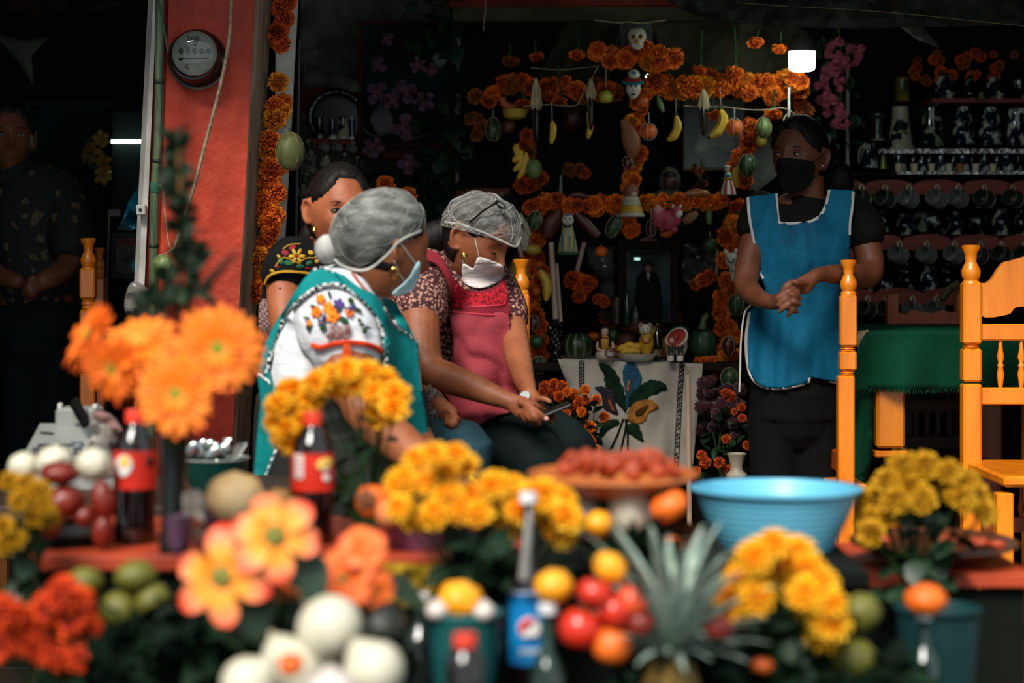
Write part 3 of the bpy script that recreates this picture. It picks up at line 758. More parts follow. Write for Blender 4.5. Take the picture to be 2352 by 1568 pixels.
# left strand on the white post
LY = 5.75
garland('marigold_garland', [(655, -40), (650, 0), (648, 30), (645, 60), (648, 85), (636, 112)], LY, 24, 'dark orange marigold strand at the top of the white post', (1, 1), gap=.62, jit=.4)
garland('marigold_garland', [(640, 190), (650, 192)], LY, 22, 'yellow marigold tied at the top of the white post', (2,), gap=2)
garland('marigold_garland', [(620, 248), (658, 238), (628, 285)], LY, 24, 'yellow and orange marigolds on the white post above the green squash', (2, 0, 2), gap=1.0, jit=.15)
garland('marigold_garland', [(612, 320), (615, 350), (628, 380), (610, 400), (630, 430), (612, 450), (625, 480), (618, 515), (614, 560), (596, 605), (592, 640), (588, 680)], LY, 25, 'long orange marigold strand down the white post', (0, 0, 0, 2), gap=.62, jit=.5)
fruit('squash', 'big green squash tied with string on the white post', 'squash', 666, 347, 32, 43, LY-.12, M('olive_squash_skin', '#5f6630', '#434b1e', scale=9, rough=.5, c3='#7b7d4a'), 'lump', 298, 655, True, .1)
fruit('squash', 'pale green gourd hanging by a string behind the blurred leaves', 'squash', 375, 612, 22, 28, 5.38, m_squash, 'lump', 575, 392, True)

# net behind the flowers
m_net = M('fishing_net', '#6f6a52', '#57523e', scale=30, rough=.9)
def net(quad, nx, ny, Y, sag, label):
    """quad: four px corners (tl,tr,br,bl); woven diagonal threads"""
    def Q(u, v):
        a = Vector(quad[0]).lerp(Vector(quad[1]), u); b = Vector(quad[3]).lerp(Vector(quad[2]), u); c = a.lerp(b, v)
        return P(c.x, c.y+sag*math.sin(u*math.pi)*(v), Y+.06*math.sin(u*7+v*3)+.03*math.sin(v*9))
    mb = MB()
    for i in range(-ny, nx):
        for sg in (1, -1):
            pts = []
            for j in range(ny+1):
                k = i+j if sg > 0 else nx-(i+j)
                if 0 <= k <= nx: pts.append(Q(k/nx, j/ny))
            if len(pts) > 1: mb.tube(pts, .0005, 3, cap=False)
    o = obj('fishing_net', mb, m_net); return tag(o, label, 'net', kind='stuff')
net([(1502, 52), (1840, 50), (1830, 275), (1570, 250)], 70, 46, AY+.12, -6, 'fine fishing net spread behind the flowers right of the skull')
net([(1300, 50), (1424, 52), (1370, 200), (1200, 250)], 30, 44, AY+.12, -6, 'fine fishing net spread behind the flowers left of the skull')
net([(1424, 52), (1432, 54), (1396, 190), (1380, 190)], 8, 40, AY-.02, 0, 'bunched strip of fishing net hanging left of the skull')
net([(1496, 54), (1506, 52), (1570, 245), (1556, 250)], 8, 50, AY-.02, 0, 'bunched strip of fishing net slanting right of the skull')
def wire(path, Y, r, mat, label): return tag(obj('string', MB().tube(pxs(path, Y, 6), S(r, Y), 5), mat), label, 'string')
wire([(1365, 46), (1420, 52), (1440, 50), (1470, 53), (1500, 50), (1530, 46)], AY-.05, 2, m_twine, 'pale string strung over the skull')
wire([(1570, 243), (1620, 246), (1660, 245), (1720, 252), (1760, 252), (1800, 248), (1825, 262)], AY-.12, 1.6, m_twine, 'pale twisted string under the upper right marigolds')
wire([(1218, 155), (1290, 160), (1370, 152)], AY, 1.2, m_twine, 'faint string above the upper left marigolds')
wire([(1200, 245), (1260, 240), (1320, 243), (1340, 215), (1375, 150)], AY-.1, 1.3, m_twine, 'faint string rising to the skull from the left')
o = obj('thin_rod', MB().tube([P(1812, 200, AY-.1), P(1812, 270, AY-.1)], S(3.2, AY), 8), m_wht); tag(o, 'short white rod hanging under the upper right marigolds', 'rod')
o = obj('twine_knot', MB().tube(pxs([(1808, 262), (1800, 275), (1812, 285), (1806, 300), (1816, 292), (1820, 270)], AY-.12, 5), S(2, AY), 5), m_twine); tag(o, 'white knotted twine under the white rod', 'string')

# hanging single marigolds
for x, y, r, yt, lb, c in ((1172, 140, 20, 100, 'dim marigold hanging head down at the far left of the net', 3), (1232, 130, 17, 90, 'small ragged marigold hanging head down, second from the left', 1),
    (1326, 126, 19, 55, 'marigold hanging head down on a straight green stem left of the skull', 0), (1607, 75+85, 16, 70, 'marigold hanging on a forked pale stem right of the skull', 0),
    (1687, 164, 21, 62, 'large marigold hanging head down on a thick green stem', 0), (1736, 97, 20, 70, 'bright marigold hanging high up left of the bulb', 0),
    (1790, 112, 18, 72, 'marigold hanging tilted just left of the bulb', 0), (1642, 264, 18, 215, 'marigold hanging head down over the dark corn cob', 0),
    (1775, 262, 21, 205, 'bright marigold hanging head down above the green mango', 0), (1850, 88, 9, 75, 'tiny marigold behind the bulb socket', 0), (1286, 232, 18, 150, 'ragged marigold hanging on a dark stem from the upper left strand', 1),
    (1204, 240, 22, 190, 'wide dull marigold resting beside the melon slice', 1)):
    hanging_marigold(x, y, r, AY-.08 if x > 1250 else AY+.02, yt, lb, c, tilt=rnd(-.2, .2))

# fruit and bread hung in the arch
fruit('apple', 'green apple hanging by a string left of the clown mask', 'fruit', 1392, 222, 17, 17, AY-.12, m_applg, 'dent', 158, net=False, stem=.1)
banana(0, 0, AY-.1, [(1268, 278), (1271, 300), (1266, 330)], 8, 'small banana hanging in the dim left of the arch', 235)
banana(0, 0, AY-.05, [(1350, 258), (1356, 290), (1350, 318)], 7, 'narrow banana hanging behind the dark corn husk', 225)
banana(0, 0, AY-.12, [(1553, 266), (1557, 290), (1548, 312), (1534, 322)], 10, 'banana hanging alone in the middle of the arch', 226)
banana(0, 0, AY-.12, [(1655, 252), (1661, 275), (1650, 300), (1630, 314)], 12, 'large ripe banana hanging beside the dark corn cob', 200)
banana(0, 0, AY-.08, [(1690, 385), (1688, 410), (1694, 432)], 9, 'banana hanging beside the striped skirt figurine')
banana(0, 0, AY-.08, [(1705, 375), (1694, 388), (1684, 400)], 7, 'short banana crossing above the striped skirt figurine')
corn(1231, 180, 248, 330, AY-.05, 'corn cob with long white husk hanging in the upper left', 14)
corn(1357, 182, 225, 300, AY-.08, 'dark corn cob with short husk hanging left of the green apple', 12)
corn(1616, 205, 248, 313, AY-.12, 'dark corn cob with pale husk hanging beside the large banana', 14)
for a in ((1490, 302, 19, 19, 'orange tied with white string hanging beside the cross', 258), (1687, 293, 20, 21, 'bright orange tied with string under the upper right marigolds', 248)):
    fruit('orange', a[4], 'fruit', a[0], a[1], a[2], a[3], AY-.12, m_orange, 'dent', a[5], net=True, smat=M('white_string', '#b9b2a6', rough=.9))
fruit('orange', 'dark orange tied at the crossing of the marigold cross', 'fruit', 1474, 234, 17, 17, AY-.1, m_orange2, 'dent')
fruit('mandarin', 'small mandarin hanging left of the portrait frame', 'fruit', 1381, 577, 15, 13, AY-.1, m_orange, 'dent', 560)
fruit('orange', 'dark orange on the middle shelf under the pink animal figurine', 'fruit', 1530, 536, 15, 12, AY-.1, m_orange2, 'dent', stem=.1)
fruit('orange', 'dull orange by the banana at the left side of the altar', 'fruit', 1232, 668, 14, 14, AY-.08, m_orange2, 'dent')
fruit('mango', 'dim green mango tied with string near the thin pole', 'fruit', 1133, 297, 18, 27, AY+.1, m_squashd, 'pear', 235, net=True)
fruit('pomegranate', 'dim brown pomegranate on a pink string at the upper left', 'fruit', 1168, 290, 16, 18, AY+.05, M('brown_red_skin', '#5c2a14', '#3e1b0e', rough=.5), 'dent', 262)
fruit('squash', 'ribbed green squash hanging beside the left bunch of bananas', 'squash', 1226, 388, 20, 25, AY-.05, m_squash, 'ribs', 362, stem=.1)
fruit('mango', 'green mango netted in string on the upper right', 'fruit', 1754, 293, 19, 24, AY-.1, m_squash, 'pear', 262, net=True)
fruit('squash', 'round green squash tied with string on the right marigolds', 'squash', 1717, 380, 21, 26, AY-.1, m_squashd, 'lump', net=True)
fruit('papaya', 'small yellow papaya behind the woman in the black mask', 'fruit', 1748, 322, 14, 16, AY, m_papaya, 'pear')
fruit('avocado', 'dark green avocado netted under the left middle marigolds', 'fruit', 1228, 506, 17, 22, AY-.08, m_squashd, 'pear', 490, net=True, rot=.3)
fruit('avocado', 'dark avocado hanging left of the portrait top corner', 'fruit', 1410, 520, 17, 26, AY-.05, m_squashd, 'pear', 478, net=True, rot=.4)
fruit('plum', 'dark red plum tied with string right of the cross end', 'fruit', 1496, 524, 12, 20, AY-.08, m_plum, 'lump', 480, net=True)
fruit('chili', 'green chili hanging under the right middle marigolds', 'vegetable', 1629, 497, 8, 21, AY-.1, m_squash, 'pear', 474)
fruit('chili', 'slanting green chili in the top right strand', 'vegetable', 1517, 240, 7, 20, AY-.1, m_squash, 'pear', rot=-.35, ytop=218)
fruit('avocado', 'round dark green avocado hanging right of the portrait', 'fruit', 1631, 562, 17, 18, AY-.1, m_squashd, 'lump', 530, net=False)
fruit('avocado', 'round dark avocado tied with string by the blue apron', 'fruit', 1692, 700, 21, 24, AY-.1, m_squashd, 'lump', 668, net=True)
fruit('avocado', 'dark plum-coloured fruit in the right strand above the cloth', 'fruit', 1674, 794, 17, 21, AY-.12, m_plum, 'lump', 770, net=True)
fruit('squash', 'small green squash tied with string at the foot of the right strand', 'squash', 1677, 866, 22, 22, AY-.12, m_squashd, 'ribs', net=True)
fruit('avocado', 'dark avocado wrapped in string low on the left strand', 'fruit', 1227, 740, 13, 16, AY-.08, m_plum, 'lump', net=True)
fruit('mango', 'green mango lying in the left strand', 'fruit', 1233, 784, 17, 15, AY-.08, m_squashd, 'lump')
fruit('squash', 'dark squash tied with string at the foot of the left strand', 'squash', 1238, 838, 18, 20, AY-.08, m_squashd, 'pear', net=True)
fruit('plum', 'dark plum in a wire loop on the middle of the cross', 'fruit', 1443, 373, 13, 15, AY-.1, m_plum, 'lump', net=True)
fruit('gourd', 'large dim brown gourd hanging in the shadow of the arch', 'squash', 1315, 270, 28, 36, AY+.3, M('brown_gourd_skin', '#4a2412', '#2c160c', rough=.4), 'lump', 215)
fruit('papaya', 'yellow-green papaya hanging by the pale wing at the left of the altar', 'fruit', 1222, 572, 22, 13, AY-.1, m_papaya, 'lump', rot=.2)
banana(0, 0, AY-.12, [(1240, 620), (1256, 650), (1254, 690)], 11, 'banana curving at the left side beside the pale candles')
fruit('pineapple', 'yellow pineapple with green leaves behind the orange chair post', 'fruit', 1196, 625, 28, 38, AY, m_papaya, 'lump')
pa = bpy.data.objects['pineapple']
for i in range(9): leaf_at(LEAF, P(1196, 598, AY-.02), (rnd(-1, 1), rnd(-.6, .3), rnd(.5, 1.2)), S(rnd(18, 30), AY), pa)
# bunch of small bananas
bb = thing('banana_bunch', 'bunch of yellow bananas at the upper left of the altar', 'fruit', P(1205, 345, AY-.05))
for pth in ([(1208, 350), (1206, 380), (1190, 410)], [(1200, 345), (1190, 358), (1178, 372)], [(1196, 350), (1196, 375), (1180, 392)], [(1186, 330), (1186, 345), (1195, 358)]): banana(0, 0, AY-.05, pth, 8, '', parent=bb)
# melon slice
ms = thing('melon_slice', 'slice of orange melon with ribbed yellow-green rind under the upper left marigolds', 'fruit', P(1185, 262, AY))
obj('rind', MB().lathe([(S(4, AY), -S(22, AY)), (S(24, AY), -S(18, AY)), (S(31, AY), 0), (S(27, AY), S(1, AY))], P(1183, 252, AY), 28, fn=lambda q, a: q*(1+.03*math.cos(a*14))), m_papaya, ms)
obj('flesh', MB().lathe([(S(27, AY), 0), (S(20, AY), S(3, AY)), (0, S(4, AY))], P(1183, 252, AY), 24), m_orange2, ms)
mp = thing('melon_slice', 'curved orange melon slice hanging beside the marigolds at the upper left', 'fruit', P(1162, 235, AY))
obj('flesh', MB().tube(pxs([(1152, 222), (1160, 240), (1185, 250)], AY, 5), [(S(3, AY), S(3, AY))]+[(S(9, AY), S(6, AY))]*9+[(S(3, AY), S(3, AY))], 8), m_orange2, mp)

# breads
def bread(label, path, rads, Y, mat=None, flat=.6):
    pts = pxs(path, Y, 4); rr = spline([(r,) for r in rads], 4)
    o = obj('bread', MB().tube(pts, [(S(r[0], Y), S(r[0], Y)*flat) for r in rr], 14, up=Vector((0, 1, 0))), mat or m_bread, ang=60)
    return tag(o, label, 'bread')
bread('large brown leaf-shaped bread hanging on the cross', [(1430, 275), (1438, 290), (1448, 318), (1452, 345), (1446, 362)], [6, 13, 21, 18, 6], AY-.14)
bread('glossy oval loaf lying on the right of the middle shelf', [(1573, 446), (1590, 443), (1610, 443), (1632, 447)], [4, 9, 9, 4], AY-.12, M('glossy_bread_crust', '#b07034', '#7a431c', scale=8, rough=.25))
bread('dim long loaf lying on the left of the middle shelf', [(1305, 452), (1325, 447), (1352, 452)], [4, 8, 4], AY, m_breadd)
bread('dark brown bread leaning left of the cat figurine', [(1284, 482), (1268, 510), (1256, 545)], [7, 21, 12], AY-.06, m_breadd)
bread('long brown bread slanting right of the cat figurine', [(1322, 487), (1342, 510), (1374, 542)], [7, 13, 9], AY-.06, m_breadd)
bread('pale broken bread with a split end right of the pink figurine', [(1570, 510), (1585, 500), (1602, 488)], [8, 12, 6], AY-.05, M('pale_bread', '#a3785a', '#7d5740', scale=12, rough=.7))
bread('small dark oval bread on the shelf over the portrait', [(1470, 552), (1490, 548), (1510, 552)], [3, 7, 3], AY, m_breadd)

# shelves behind
m_shelfd = M('dark_shelf_wood', '#241a12', '#17110c', scale=6, rough=.7)
struct('trim_5', pbox(MB(), 1200, 480, 1668, 492, AY+.05, .3), m_shelfd, 'dark middle shelf of the altar')
struct('trim_6', pbox(MB(), 1060, 205, 1860, 214, AY+.12, .03), m_shelfd, 'dark upper rail of the altar')
m_bwall = M('altar_back_cloth', '#12160f', '#0b0e0a', scale=4, rough=.95)
struct('trim_7', pbox(MB(), 1050, 50, 1900, 1500, 7.45, .05), m_bwall, 'dark cloth wall behind the altar')
# table of the altar and embroidered cloth
tb = thing('altar_table', 'dark table carrying the offerings under the embroidered cloth', 'table', P(1445, 1330, 7.0))
zt = P(0, 829, 6.62).z
obj('table_top', MB().box((S(272, 6.8), 6.98, zt-.02), (.72, .7, .03), b=.004), m_shelfd, tb)
for sx in (-.32, .32):
    for sy in (6.7, 7.28): obj('leg', MB().box((S(270, 6.8)+sx, sy, zt/2-.02), (.05, .05, zt-.03)), m_shelfd, tb)
m_linen = M('cream_linen', '#c3b9aa', '#aaa092', scale=5, rough=.9, bump=.35, bscale=220)
CY = 6.6
cl = thing('altar_cloth', 'white embroidered cloth with calla lilies hanging from the altar table', 'cloth', P(1450, 829, CY))
cpoly = [(1281, 826), (1340, 828), (1450, 831), (1560, 834), (1614, 836), (1611, 880), (1602, 960), (1594, 1040), (1588, 1108), (1370, 1108), (1366, 1090), (1346, 980), (1322, 930), (1298, 870)]
v, f = cdt(cpoly, 14); mbc = MB(); clv = []
def clothY(x, y): return CY+.02*math.sin(x*.045+.6)*min(1, (y-825)/120)-.012*abs(mnoise.noise(Vector((x*.02, y*.006, 3))))*2+(.004*math.exp(-((y-963)/3.0)**2))
for p in v: clv.append(P(p.x, p.y, clothY(p.x, p.y)))
mbc.add(clv, [t[::-1] for t in f]); cb = BVHTree.FromPolygons([Vector(q) for q in mbc.v], mbc.f)
solid(obj('linen', mbc, m_linen, cl), .002)
top = MB(); a = P(1281, 826, CY); b2 = P(1614, 836, CY); top.add([a, b2, Vector((b2.x, 7.2, b2.z)), Vector((a.x, 7.2, a.z))], [(0, 1, 2, 3)]); solid(obj('linen_top', top, m_linen, cl), .002)
def stitch(name, poly, mat, off=.003, bvh=cb, Yd=CY, parent=cl, step=7, th=.003, jag=0):
    if jag:
        q = []
        n = len(poly)
        for i in range(n):
            a = Vector(poly[i]); b = Vector(poly[(i+1) % n]); k = max(1, int((b-a).length/4)); nn = (b-a).orthogonal().normalized()
            for j in range(k): p = a.lerp(b, j/k)+nn*rnd(-jag, jag); q.append((p.x, p.y))
        poly = q
    v, f = cdt(poly, step); mb = MB(); mb.add([on(bvh, p.x, p.y, off, Yd) for p in v], [t[::-1] for t in f])
    o = obj(name, mb, mat, parent); solid(o, th); return o
def sp2(pts, n=5, close=True):
    p = list(pts)
    if close:
        p = [p[-1]]+p+[p[0], p[1]]; s = spline(p, n); return [tuple(q[:2]) for q in s[n:-n]]
    return [tuple(q[:2]) for q in spline(p, n)]
m_gth = M('dark_green_thread', '#14351f', '#0c2214', scale=40, rough=.7, bump=.6, bscale=200)
m_bth = M('blue_thread', '#11607c', '#0a4460', scale=40, rough=.6, bump=.6, bscale=200)
m_pth = M('dark_purple_thread', '#2c1c33', '#1c1222', scale=40, rough=.6, bump=.6, bscale=200)
m_oth = M('ochre_thread', '#c0801e', '#8f5a12', scale=30, rough=.6, bump=.6, bscale=200, c3='#b06c1a')
m_o2th = M('orange_thread', '#d5761c', '#b45a10', scale=30, rough=.6)
m_kth = M('black_thread', '#15160f', rough=.8)
stitch('embroidered_leaf', sp2([(1374, 833), (1400, 840), (1422, 868), (1436, 905), (1440, 950), (1432, 942), (1408, 915), (1392, 885), (1384, 855)]), m_gth, jag=2)
stitch('embroidered_leaf', sp2([(1440, 925), (1460, 895), (1490, 872), (1515, 875), (1532, 893), (1505, 905), (1480, 920), (1458, 945)]), m_gth, jag=2)
stitch('embroidered_leaf', sp2([(1422, 975), (1400, 985), (1382, 1005), (1375, 1010), (1378, 985), (1392, 968), (1418, 962)]), m_gth, jag=1.5)
stitch('embroidered_leaf', sp2([(1438, 975), (1462, 972), (1472, 990), (1478, 1014), (1455, 1002), (1442, 992)]), m_gth, jag=1.5)
stitch('blue_lily', sp2([(1448, 829), (1466, 845), (1474, 868), (1468, 890), (1450, 905), (1440, 940), (1436, 900), (1430, 860), (1436, 838)]), m_bth, .004, jag=1)
stitch('purple_lily', sp2([(1366, 890), (1392, 888), (1412, 902), (1414, 930), (1420, 952), (1398, 945), (1386, 935), (1380, 905)]), m_pth, .004, jag=1)
stitch('ochre_lily', sp2([(1440, 960), (1452, 930), (1480, 917), (1500, 920), (1512, 936), (1492, 948), (1480, 968), (1455, 972)]), m_oth, .004, jag=1)
for p in ([(1446, 872), (1443, 885), (1442, 898)], [(1398, 918), (1404, 932), (1409, 943)]): obj('lily_spadix', MB().tube([on(cb, x, y, .009, CY) for x, y in p], .004, 6), m_o2th, cl)
stitch('ochre_shade', sp2([(1460, 945), (1475, 935), (1490, 930), (1478, 950), (1464, 956)]), M('brown_thread', '#5b3412', rough=.7), .007)
for p in ([(1440, 962), (1436, 990), (1425, 1040)], [(1432, 962), (1418, 1000), (1402, 1032)], [(1437, 962), (1442, 1000), (1442, 1035)]): obj('embroidered_stem', MB().tube([on(cb, x, y, .003, CY) for x, y in p], .0035, 6), m_kth, cl)
def chainband(pts, w, n):
    """scroll border: repeated S hooks between two dark rules"""
    mb = MB(); sp = spline(pts, 20); L = len(sp)
    for s in (-1, 1): mb.tube([on(cb, q[0]+s*w, q[1], .003, CY) for q in sp], .0016, 4)
    for k in range(n):
        q = sp[int((k+.5)/n*(L-1))]; x, y = q[0], q[1]; h = (pts[-1][1]-pts[0][1])/n*.42
        mb.tube([on(cb, x+dx*w*.75, y+dy*h, .003, CY) for dx, dy in ((.9, -.7), (0, -1), (-.8, -.5), (0, 0), (.8, .5), (0, 1), (-.9, .7))], .002, 4)
    return obj('embroidered_band', mb, m_kth, cl)
chainband([(1336, 829), (1336, 870), (1338, 905)], 5, 6); chainband([(1567, 835), (1562, 900), (1558, 980), (1552, 1090)], 5, 17)

m_blackwire = M('black_wire', '#0c0c0b', rough=.5)
# candles and candelabra
m_candle = M('candle_wax', '#c9ab94', '#b39580', scale=4, rough=.45, sss=.1)
pxf = lambda Y: HY+CZ*F/Y
m_wick = M('wick', '#15120e', rough=.9)
def candle(x0, y0, x1, y1, w, Y, label):
    t = thing('candle', label, 'candle', P(x1, y1, Y)); a = P(x0, y0, Y); b = P(x1, y1, Y); r = S(w/2, Y)
    obj('wax', MB().tube([a, a*.98+b*.02, b], [r*.8, r, r*1.05], 14), m_candle, t)
    obj('wick', MB().tube([a, a+Vector((.001, 0, .012))], .001, 5), m_wick, t); return t
candle(1266, 556, 1276, 732, 13, AY-.1, 'tall pale candle in the black candelabra')
candle(1278, 604, 1288, 738, 9, AY-.08, 'thinner shorter pale candle in the black candelabra')
candle(1342, 556, 1322, 634, 11, AY+.05, 'leaning brown-beige candle right of the cat figurine')
candle(1580, 860, 1586, pxf(6.45), 12, 6.45, 'tall cream candle standing in front of the embroidered cloth on the right')
candle(1352, 898, 1354, pxf(6.5), 11, 6.5, 'cream candle standing at the left edge of the embroidered cloth')
candle(1648, 572, 1646, 632, 7, AY+.05, 'slim pale candle right of the portrait')
m_blackgl = M('black_glazed_clay', '#0c0d0c', '#060706', scale=20, rough=.12, spec=.8, bump=.5, bscale=60)
cdl = thing('candelabra', 'black glazed clay candelabra with lumpy figures', 'candle holder', P(1276, 828, AY-.08))
cc = P(1276, 828, AY-.08); u = S(1, AY)
obj('base', MB().lathe([(0, 0), (u*18, 0), (u*19, u*4), (u*10, u*10), (u*6, u*20), (u*9, u*26), (u*6, u*32)], cc, 20), m_blackgl, cdl)
lm = MB()
for i in range(26):
    a = i*2.4; z = 30+i*1.7; q = 8+5*math.sin(i*1.3); lm.ell(cc+Vector((u*q*math.cos(a), u*q*math.sin(a), u*z)), (u*7, u*7, u*8), seg=8, rings=6)
obj('figures', lm, m_blackgl, cdl)
for dx, z in ((0, 80), (11, 74)): obj('cup', MB().lathe([(u*2, 0), (u*6, u*3), (u*8, u*14), (u*6.5, u*14), (u*5, u*6)], cc+Vector((u*dx, 0, u*z)), 14), m_blackgl, cdl)

# portrait
pf = thing('framed_portrait', 'dark-framed portrait of a person in a dark suit at the centre of the altar', 'picture', P(1490, 750, AY+.12))
m_frame = M('black_frame_wood', '#24160d', '#150d08', scale=12, rough=.7)
px0, py0, px1, py1 = 1416, 548, 1562, 752; FY = AY+.12
pbx = MB()
obj('frame_side', pbox(MB(), 1416, 548, 1440, 752, FY, .03, b=.006), m_frame, pf); obj('frame_side', pbox(MB(), 1540, 548, 1562, 752, FY, .03, b=.006), m_frame, pf)
obj('frame_top', pbox(MB(), 1416, 548, 1562, 574, FY-.003, .03, b=.006), m_frame, pf); obj('frame_bottom', pbox(MB(), 1416, 736, 1562, 752, FY-.003, .03, b=.006), m_frame, pf)
obj('photo', pbox(MB(), 1440, 574, 1541, 737, FY+.015, .003), M('photo_grey', '#485254', '#1c2426', scale=6, rough=.7), pf)
obj('inner_edge', MB().tube([P(x, y, FY+.008) for x, y in ((1441, 575), (1540, 575), (1540, 735), (1441, 735))], S(1.6, AY), 4, close=True), M('silver_edge', '#6f7674', rough=.4), pf)
m_suit = M('photo_suit', '#0b0c0c', rough=.8, kind='flat'); m_phface = M('photo_face', '#7a4c38', '#5a3424', rough=.5)
def flatp(name, poly, mat, parent, Y, off=0, step=10): o = obj(name, flatpiece(sp2(poly), Y-off, step), mat, parent); solid(o, .001); return o
flatp('suit', [(1478, 622), (1466, 632), (1460, 665), (1460, 736), (1518, 736), (1518, 660), (1510, 632), (1500, 624), (1489, 622)], m_suit, pf, FY+.012)
flatp('face', [(1489, 602), (1498, 606), (1499, 618), (1494, 628), (1489, 631), (1484, 628), (1480, 618), (1481, 606)], m_phface, pf, FY+.010)
flatp('hair', [(1489, 600), (1500, 605), (1499, 612), (1489, 607), (1480, 612), (1478, 604)], m_suit, pf, FY+.009)
flatp('shirt', [(1485, 628), (1494, 628), (1491, 640), (1489, 646)], M('photo_shirt', '#a0a6a4', rough=.5), pf, FY+.009, step=4)
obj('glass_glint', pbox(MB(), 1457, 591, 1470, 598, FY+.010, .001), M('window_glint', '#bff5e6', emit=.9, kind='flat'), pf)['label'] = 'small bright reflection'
# plastic sheets and dim cloth beside the portrait
m_plas = M('clear_plastic_sheet', '#5c5c54', '#2a2b26', scale=14, rough=.18, spec=1, bump=.8, bscale=25)
for poly, lb, sd in (([(1345, 556), (1412, 560), (1412, 700), (1395, 706), (1370, 640), (1350, 600)], 'crumpled clear plastic sheet left of the portrait', 2), ([(1568, 560), (1645, 566), (1646, 640), (1605, 648), (1580, 650), (1568, 640)], 'crumpled clear plastic sheet right of the portrait', 7)):
    crumple(poly, AY+.16, m_plas, 'plastic_sheet', lb, 'plastic', .02, .05, 8, .001, sd)
o = obj('cloth', flatpiece([(1380, 560), (1414, 560), (1414, 740), (1384, 735)], AY+.2, 12, .01, .02), M('grey_cloth', '#5a584c', '#45443a', rough=.9)); solid(o, .003); tag(o, 'grey embroidered cloth strip left of the portrait', 'cloth')
sc = MB()
for i in range(7): sc.tube(pxs([(1397, 575+i*22), (1403, 580+i*22), (1397, 588+i*22), (1391, 582+i*22)], AY+.17, 4), S(1.3, AY), 4)
obj('scroll_pattern', sc, m_kth, o)

# big framed photograph behind the upper right
bf = thing('picture', 'large gilt-edged picture of a snowy mountain behind the upper right fruit', 'picture', P(1640, 400, 7.2))
obj('frame', MB().box(P(1640, 310, 7.22), (S(150, 7.2), .03, S(170, 7.2)), b=.006), M('gilt_edge', '#5e4a20', '#3b2e14', rough=.4, metal=.4), bf)
obj('print', pbox(MB(), 1572, 232, 1708, 384, 7.2, .004), M('misty_print', '#8b938f', '#59625f', scale=5, rough=.5), bf)
flatp('mountain', [(1590, 350), (1605, 300), (1622, 268), (1650, 262), (1675, 290), (1690, 330), (1680, 352), (1640, 340), (1610, 356)], M('pale_mountain_print', '#b5b2a4', '#8e9087', scale=9), bf, 7.197, step=14)
gc = obj('cloth', flatpiece([(1710, 262), (1770, 300), (1790, 400), (1740, 440), (1700, 430), (1690, 380)], 7.25, 14, .02, .03), M('grey_rough_cloth', '#8a8b80', '#5e605a', scale=8, rough=.9)); solid(gc, .004); tag(gc, 'grey rough cloth behind the head of the woman in the black mask', 'cloth')

# ---- figurines
m_cer = M('painted_white_clay', '#d9d0bf', '#c2b7a4', scale=10, rough=.4)
m_cerd = M('cream_clay', '#b9ad98', '#9c907b', scale=10, rough=.5)
m_blk = M('black_paint', '#121210', rough=.4, kind='flat'); m_yel = M('yellow_paint', '#c99a2c', '#b08018', scale=20, rough=.5)
m_redp = M('red_paint', '#a8352a', '#8c2a20', scale=12, rough=.5); m_tealp = M('teal_paint', '#1f8d93', rough=.5); m_pinkp = M('pink_paint', '#c04458', '#a03244', scale=10, rough=.5)
m_skinp = M('doll_skin_paint', '#d6a98c', rough=.5); m_grnp = M('green_paint', '#2c5a34', rough=.5)
def fig(name, label, x, y, Y, cat='figurine'):
    t = thing(name, label, cat, P(x, y, Y)); return t
def part(t, name, mat, x, y, Y, rx, ry, rz=None, rot=0, fn=None, seg=16):
    return obj(name, MB().ell(P(x, y, Y), (S(rx, Y), S(rz or rx, Y), S(ry, Y)), rot=Matrix.Rotation(rot, 3, 'Y'), seg=seg, rings=12, fn=fn), mat, t, ang=60)
# skull on top
t = fig('sugar_skull', 'white sugar skull with black eyes crowning the altar', 1463, 112, AY-.15)
def skullf(q, d):
    k = 1-.22*max(0, -d.z)**1.5; return Vector((q.x*k, q.y*(1-.2*max(0, -d.z)), q.z))
part(t, 'cranium', m_cer, 1463, 84, AY-.15, 22, 22, fn=skullf); part(t, 'jaw', m_cer, 1463, 102, AY-.15, 15, 13)
for sx in (-8, 8):
    part(t, 'eye_socket', m_blk, 1463+sx, 84, AY-.15-S(20, AY), 4.2, 4.5, 2); part(t, 'eye_ring', m_yel, 1463+sx, 84, AY-.15-S(18.5, AY), 7.2, 7, 3)
part(t, 'nose_hole', m_blk, 1463, 93, AY-.15-S(19.5, AY), 2.4, 3, 2)
part(t, 'nose_patch', m_yel, 1463, 96, AY-.15-S(15.5, AY), 6, 6, 3)
tb_ = MB()
for i in range(6): tb_.box(P(1454+i*3.5, 105, AY-.15-S(14.5, AY)), (S(2.6, AY), S(3, AY), S(5, AY)), b=.0005)
obj('teeth', tb_, m_cer, t)
obj('forehead_mark', MB().tube(pxs([(1450, 66), (1458, 63), (1463, 68), (1469, 63), (1476, 66)], AY-.15-S(13, AY), 4), S(1.2, AY), 5), m_grnp, t)
# dark mirror-like sign behind skull
bk = obj('slate_panel', pbox(MB(), 1424, 52, 1500, 128, AY+.1, .02, b=.003), M('slate', '#191d18', '#3a4038', scale=50, rough=.6)); tag(bk, 'dark slate panel behind the white skull', 'panel')
